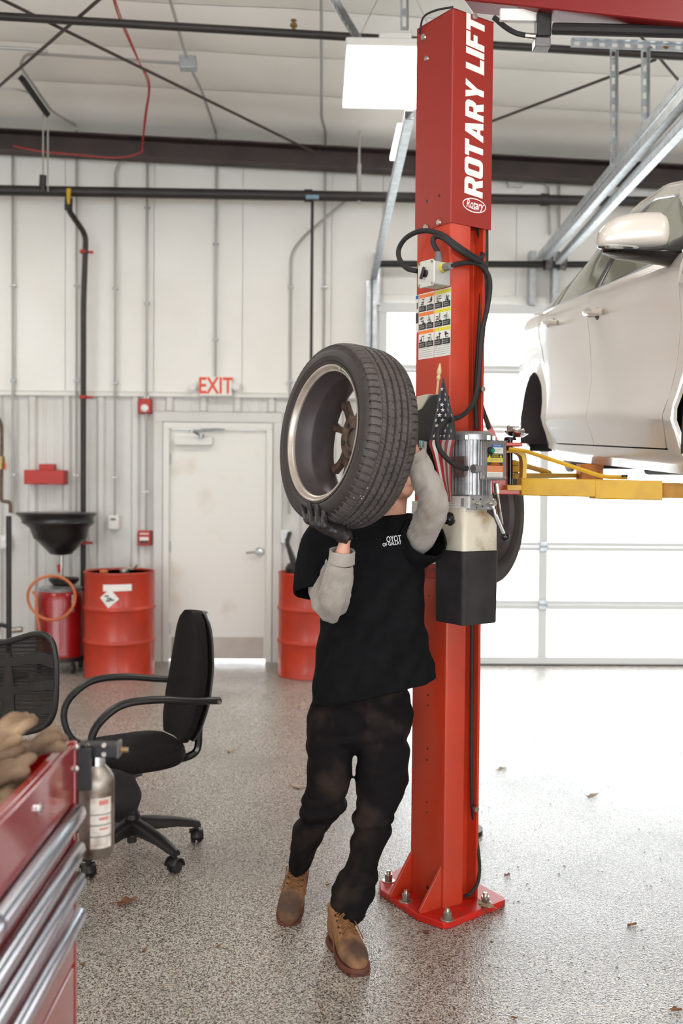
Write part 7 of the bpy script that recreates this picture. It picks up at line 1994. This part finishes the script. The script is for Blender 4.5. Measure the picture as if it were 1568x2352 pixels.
# tray and gloves in the open top
ZTR = ZT - 0.145
tt = thing('parts_tray', 'shallow red plastic tray lying in the open chest top', 'tray', (XF - 0.2, 1.75, ZTR))
mb = MB(); mb.box2((XF - 0.30, 1.35, ZTR), (XF - 0.035, 1.95, ZTR + 0.012)); mb.box2((XF - 0.30, 1.35, ZTR + 0.012), (XF - 0.29, 1.95, ZTR + 0.05)); mb.box2((XF - 0.045, 1.35, ZTR + 0.012), (XF - 0.035, 1.95, ZTR + 0.05)); mb.box2((XF - 0.29, 1.35, ZTR + 0.012), (XF - 0.045, 1.36, ZTR + 0.05)); mb.box2((XF - 0.29, 1.94, ZTR + 0.012), (XF - 0.045, 1.95, ZTR + 0.05)); mb.build('tray_body', pm('red_tray', (196, 30, 24), 0.4), tt, bevel=0.004)
M['suede'] = pm('brown_worn_glove', (128, 104, 84), 0.95, rgb2=(84, 64, 50), nscale=10, ndetail=5, bump=0.3, bscale=60)
M['suede2'] = pm('tan_worn_glove', (158, 132, 106), 0.95, rgb2=(106, 82, 62), nscale=12, ndetail=5, bump=0.3, bscale=60)
def work_glove(c, ang, tilt, label, mat, seed, s=1.0):
    """limp work glove: palm, cuff and five curled fingers"""
    rg = random.Random(seed)
    Rm_ = Matrix.Rotation(ang, 3, 'Z') @ Matrix.Rotation(tilt, 3, 'Y')
    Q = lambda x, y, z: Vector(c) + Rm_ @ Vector((x * s, y * s, z * s))
    mb = MB(); rings = []
    for x, w_, h_, dz in ((-0.12, 0.050, 0.022, 0.01), (-0.07, 0.046, 0.018, 0.004), (-0.02, 0.046, 0.022, 0.008), (0.03, 0.050, 0.022, 0.012), (0.06, 0.044, 0.018, 0.01)):
        rings.append([Q(x, w_ * math.cos(a), dz + h_ * math.sin(a) + 0.008 * mnoise.noise(Vector((x * 30 + seed, math.cos(a) * 2, math.sin(a) * 2)))) for a in [2 * math.pi * k / 18 for k in range(18)]])
    mb.loft(rings)
    for k in range(4):
        y = -0.034 + k * 0.0225; L_ = (0.065, 0.08, 0.078, 0.062)[k]; cz = rg.uniform(-0.02, 0.05); dy = rg.uniform(-0.02, 0.02)
        path = [Q(0.045, y, 0.01), Q(0.06 + L_ * 0.4, y + dy * 0.4, 0.014 + cz * 0.6), Q(0.055 + L_, y + dy, 0.01 + cz * rg.uniform(0.2, 1.2))]
        mb.tube(smooth_path(path, 4), [0.0135] * 7 + [0.011, 0.006], 10)
    mb.tube(smooth_path([Q(-0.02, -0.04, 0.01), Q(0.01, -0.068, 0.02), Q(0.045, -0.08, 0.018 + rg.uniform(-0.01, 0.03))], 4), [0.016] * 6 + [0.014, 0.011, 0.006], 10)
    o_ = mb.build('work_glove', mat, smooth=180)
    md = o_.modifiers.new('remesh', 'REMESH'); md.mode = 'VOXEL'; md.voxel_size = 0.0035; md.use_smooth_shade = True
    md = o_.modifiers.new('smooth', 'SMOOTH'); md.iterations = 3
    tag(o_, label, 'glove', 'work gloves heaped on the tool chest')
for i, (gx, gy, gz_, an_, ti_, mt, lab) in enumerate((
        (0.12, 1.70, -0.085, 1.5, 0.05, 'suede', 'dark brown work glove lowest and nearest in the heap on the chest'),
        (0.09, 2.02, -0.05, 1.9, 0.1, 'suede', 'brown work glove under the right end of the glove heap'),
        (0.10, 1.86, -0.045, 1.2, 0.0, 'suede2', 'tan work glove crumpled on the near side of the glove heap'),
        (0.17, 1.98, -0.02, 2.6, -0.1, 'suede2', 'tan work glove on top of the heap at the left edge'),
        (0.13, 1.92, -0.005, 0.4, 0.1, 'suede', 'brown work glove bunched in the middle of the glove heap'),
        (0.10, 2.08, 0.0, 0.15, -0.15, 'suede', 'brown work glove reaching furthest right over the chest edge'),
        (0.15, 2.10, 0.01, 0.9, -0.5, 'suede2', 'tan work glove with fingers curled upright at the back'),
        (0.20, 1.80, -0.06, 2.2, 0.0, 'suede', 'brown work glove at the left edge of the frame'))):
    work_glove(V(XF - gx, gy, ZT + gz_), an_, ti_, lab, M[mt], i + 1, 0.85)
# ---------------------------------------------------------------- gas bottle clamped to the far end
YB_ = YF + 0.05
bc2 = W(222, 1850, YB_)
bt_ = thing('gas_bottle', 'scuffed aluminium gas bottle hanging in a black clamp beside the chest', 'gas bottle', V(bc2.x, YB_, hz(bc2, 1966)))
zb_, zsh, zn = hz(bc2, 1962), hz(bc2, 1790), hz(bc2, 1742)
Rb = 0.0395
B0 = V(bc2.x, YB_, 0)
mb = MB(); mb.lathe([(0.01, zb_), (Rb - 0.006, zb_), (Rb, zb_ + 0.006), (Rb, zsh), (Rb - 0.002, zsh + 0.008), (Rb - 0.010, zsh + 0.022), (Rb - 0.021, zsh + 0.034), (0.0165, zsh + 0.040), (0.0165, zn + 0.004), (0.005, zn + 0.004)], B0, seg=40); mb.build('bottle', M['alubottle'], bt_, smooth=50)
mb = MB(); mb.cyl(B0 + UP * (zn - 0.014), B0 + UP * (zn + 0.012), 0.0185, seg=20); mb.build('neck_ring', M['chrome'], bt_)
def wrap(z0, z1, a0, a1, mat, name, e=0.0006):
    mb = MB(); mb.grid([[B0 + V((Rb + e) * math.sin(math.radians(a)), -(Rb + e) * math.cos(math.radians(a)), z) for a in range(a0, a1 + 1, 8)] for z in (z0, z1)]); return mb.build(name, mat, bt_, smooth=60)
zz = lambda py: hz(bc2, py)
lbm = pm('scuffed_white_label', (214, 206, 198), 0.5, rgb2=(160, 140, 128), nscale=30, lo=0.5, hi=0.75)
for y0, y1 in ((1858, 1822), (1882, 1860), (1908, 1884), (1936, 1910)):
    wrap(zz(y0), zz(y1), -8, 64, lbm, 'label')
for y0, y1 in ((1838, 1827), (1872, 1866), (1894, 1890)):
    wrap(zz(y0), zz(y1), 20, 56, pm('faded_red_print', (196, 120, 110), 0.5), 'label_print', 0.001)
for y0 in (1859, 1883, 1909): wrap(zz(y0 + 2), zz(y0), -8, 64, M['inkgrey'], 'label_rule', 0.0011)
zk0, zk1 = zz(1741), zz(1706)
kl, kr = W(181, 1720, YB_ - 0.015).x, W(274, 1720, YB_ - 0.015).x
cl_ = thing('bottle_clamp', 'black steel clamp block holding the gas bottle to the chest corner', 'clamp', V((kl + kr) / 2, YB_, zk0))
mb = MB(); mb.box2((kl - 0.004, YB_ - 0.022, zk0 + 0.006), (kr - 0.004, YB_ + 0.022, zk1)); mb.build('clamp_block', M['black'], cl_, bevel=0.003)
mb = MB(); mb.box2((kr - 0.008, YB_ - 0.02, zk0 + 0.004), (kr, YB_ + 0.02, zk1 + 0.004)); mb.build('end_plate', M['aludark'], cl_, bevel=0.002)
for px, py in ((201, 1713), (239, 1711), (239, 1732), (184, 1736)):
    p = W(px, py, YB_ - 0.022); mb = MB(); mb.cyl(p, p + V(0, -0.004, 0), 0.0052, seg=12); mb.build('clamp_screw', M['zinc'], cl_)
p = W(276, 1722, YB_); mb = MB(); mb.cyl(p - V(0.004, 0, 0), p + V(0.018, 0, 0), 0.006, seg=10); mb.build('hose_barb', pm('brass_barb', (160, 130, 96), 0.35, 0.8), cl_)
mb = MB(); mb.box2((XF - 0.004, YF - 0.002, zk0 - 0.06), (XF + 0.03, YF + 0.008, zk1)); mb.build('mounting_plate', M['black'], cl_, bevel=0.002)
for py in (1712, 1762):
    p = W(180, py, YF - 0.03); mb = MB(); mb.sphere(V(XF, YF - 0.012, hz(V(XF, YF, 0), py)), 0.008, 10, 8); mb.build('rivet', M['zinc'], cl_)
# ================================================================ leaves and litter on the floor
def oak_leaf(c, size, ang, label, mat, curl=0.35, seed=0, tip=0.0):
    rg = random.Random(seed); out = []
    n = 30
    for i in range(n):
        a = 2 * math.pi * i / n
        lob = 0.62 + 0.38 * abs(math.cos(a * 2.5)) ** 0.8
        r = size * lob * (0.75 + 0.25 * math.cos(a)) * rg.uniform(0.92, 1.08)
        out.append((r * math.cos(a), 0.68 * r * math.sin(a)))
    mb = MB(); v = []; 
    def P(x, y):
        h = curl * (x * x + y * y) / size + 0.12 * size * math.sin(x / size * 3 + seed)
        q = Vector((x * math.cos(ang) - y * math.sin(ang), x * math.sin(ang) + y * math.cos(ang), max(0.002, h + 0.003)))
        return Vector(c) + q
    mid = [(x * 0.5, y * 0.5) for x, y in out]
    v = [P(0, 0)] + [P(*m_) for m_ in mid] + [P(*o_) for o_ in out]
    f = []
    for i in range(n):
        j = (i + 1) % n
        f.append((0, 1 + i, 1 + j)); f.append((1 + i, 1 + n + i, 1 + n + j, 1 + j))
    mb.add(v, f)
    mb.tube([P(-size * 0.9, 0) , P(0, 0) + UP * 0.001, P(size * 0.8, 0)], size * 0.025, 5)
    o_ = mb.build('dry_leaf', mat, smooth=40, solid=0.0012); return tag(o_, label, 'leaf', 'dry leaves on the workshop floor')
M['leaf'] = pm('dry_oak_leaf', (142, 92, 54), 0.7, rgb2=(98, 62, 40), nscale=50)
M['leaf2'] = pm('pale_dry_leaf', (190, 172, 148), 0.75, rgb2=(150, 128, 104), nscale=50)
oak_leaf(G(283, 2078), 0.055, 0.4, 'curled brown oak leaf on the floor below the task chair', M['leaf'], 0.45, 1)
oak_leaf(G(1120, 2086, 0.03), 0.05, 2.2, 'tan oak leaf resting on the lift base plate by a bolt', M['leaf2'], 0.4, 2)
oak_leaf(G(683, 1809), 0.055, 0.1, 'flat pale leaf on the floor left of the man\'s thigh', M['leaf2'], 0.2, 3)
oak_leaf(G(529, 1727), 0.05, 0.7, 'small pale leaf on the floor right of the task chair back', M['leaf2'], 0.25, 4)
oak_leaf(G(690, 1621), 0.05, 1.1, 'pale leaf on the floor by the right-hand drum', M['leaf2'], 0.2, 5)
oak_leaf(G(1357, 1830), 0.042, 0.2, 'pale leaf lying in the bright glare on the right floor', M['leaf2'], 0.25, 6)
oak_leaf(G(1150, 1768), 0.045, 0.5, 'grey leaf in the glare just right of the column', M['leaf2'], 0.15, 7)
oak_leaf(G(1163, 2013), 0.025, 0.9, 'small brown leaf scrap on the floor behind the base plate', M['leaf'], 0.3, 8)
oak_leaf(G(975, 2143), 0.022, 0.2, 'small brown leaf scrap in front of the base plate', M['leaf'], 0.3, 9)
oak_leaf(G(189, 2216), 0.014, 0.2, 'tiny dark leaf scrap beside the tool chest', M['leaf'], 0.3, 10)
oak_leaf(G(330, 2185), 0.012, 1.2, 'tiny reddish leaf scrap below the curled oak leaf', M['leaf'], 0.3, 11)
oak_leaf(G(500, 2175), 0.012, 0.6, 'tiny leaf scrap left of the planted boot', M['leaf'], 0.3, 12)
oak_leaf(G(752, 2034), 0.014, 0.1, 'tiny leaf scrap between the two boots', M['leaf'], 0.3, 13)
oak_leaf(G(1548, 2323), 0.026, 0.1, 'brown leaf scrap at the lower right corner', M['leaf'], 0.3, 14)
oak_leaf(G(1178, 2340), 0.014, 0.1, 'tiny red-brown scrap at the bottom edge under the base plate', M['leaf'], 0.3, 15)
mb = MB(); a = G(1441, 2127); mb.tube([a + UP * 0.004, a + V(0.035, 0.01, 0.006)], 0.004, 6); tag(mb.build('twig', M['leaf']), 'short dark twig on the grey floor at the right', 'twig')
# litter too fine to count
rg = random.Random(21); mb = MB()
for k in range(260):
    px = rg.uniform(180, 1568); py = 1600 + 740 * rg.random() ** 0.7
    p = G(px, py); a = rg.uniform(0, 3.14); L_ = rg.uniform(0.002, 0.007)
    d = V(math.cos(a), math.sin(a), 0) * L_; s = V(-d.y, d.x, 0) * 0.35
    mb.add([p + d + UP * 0.0015, p + s + UP * 0.003, p - d + UP * 0.0012, p - s + UP * 0.001], [(0, 1, 2, 3)])
o_ = mb.build('floor_grit', M['leaf'], smooth=0, solid=0.001); tag(o_, 'scattered specks of grit and leaf crumbs over the floor', 'grit', kind='stuff')
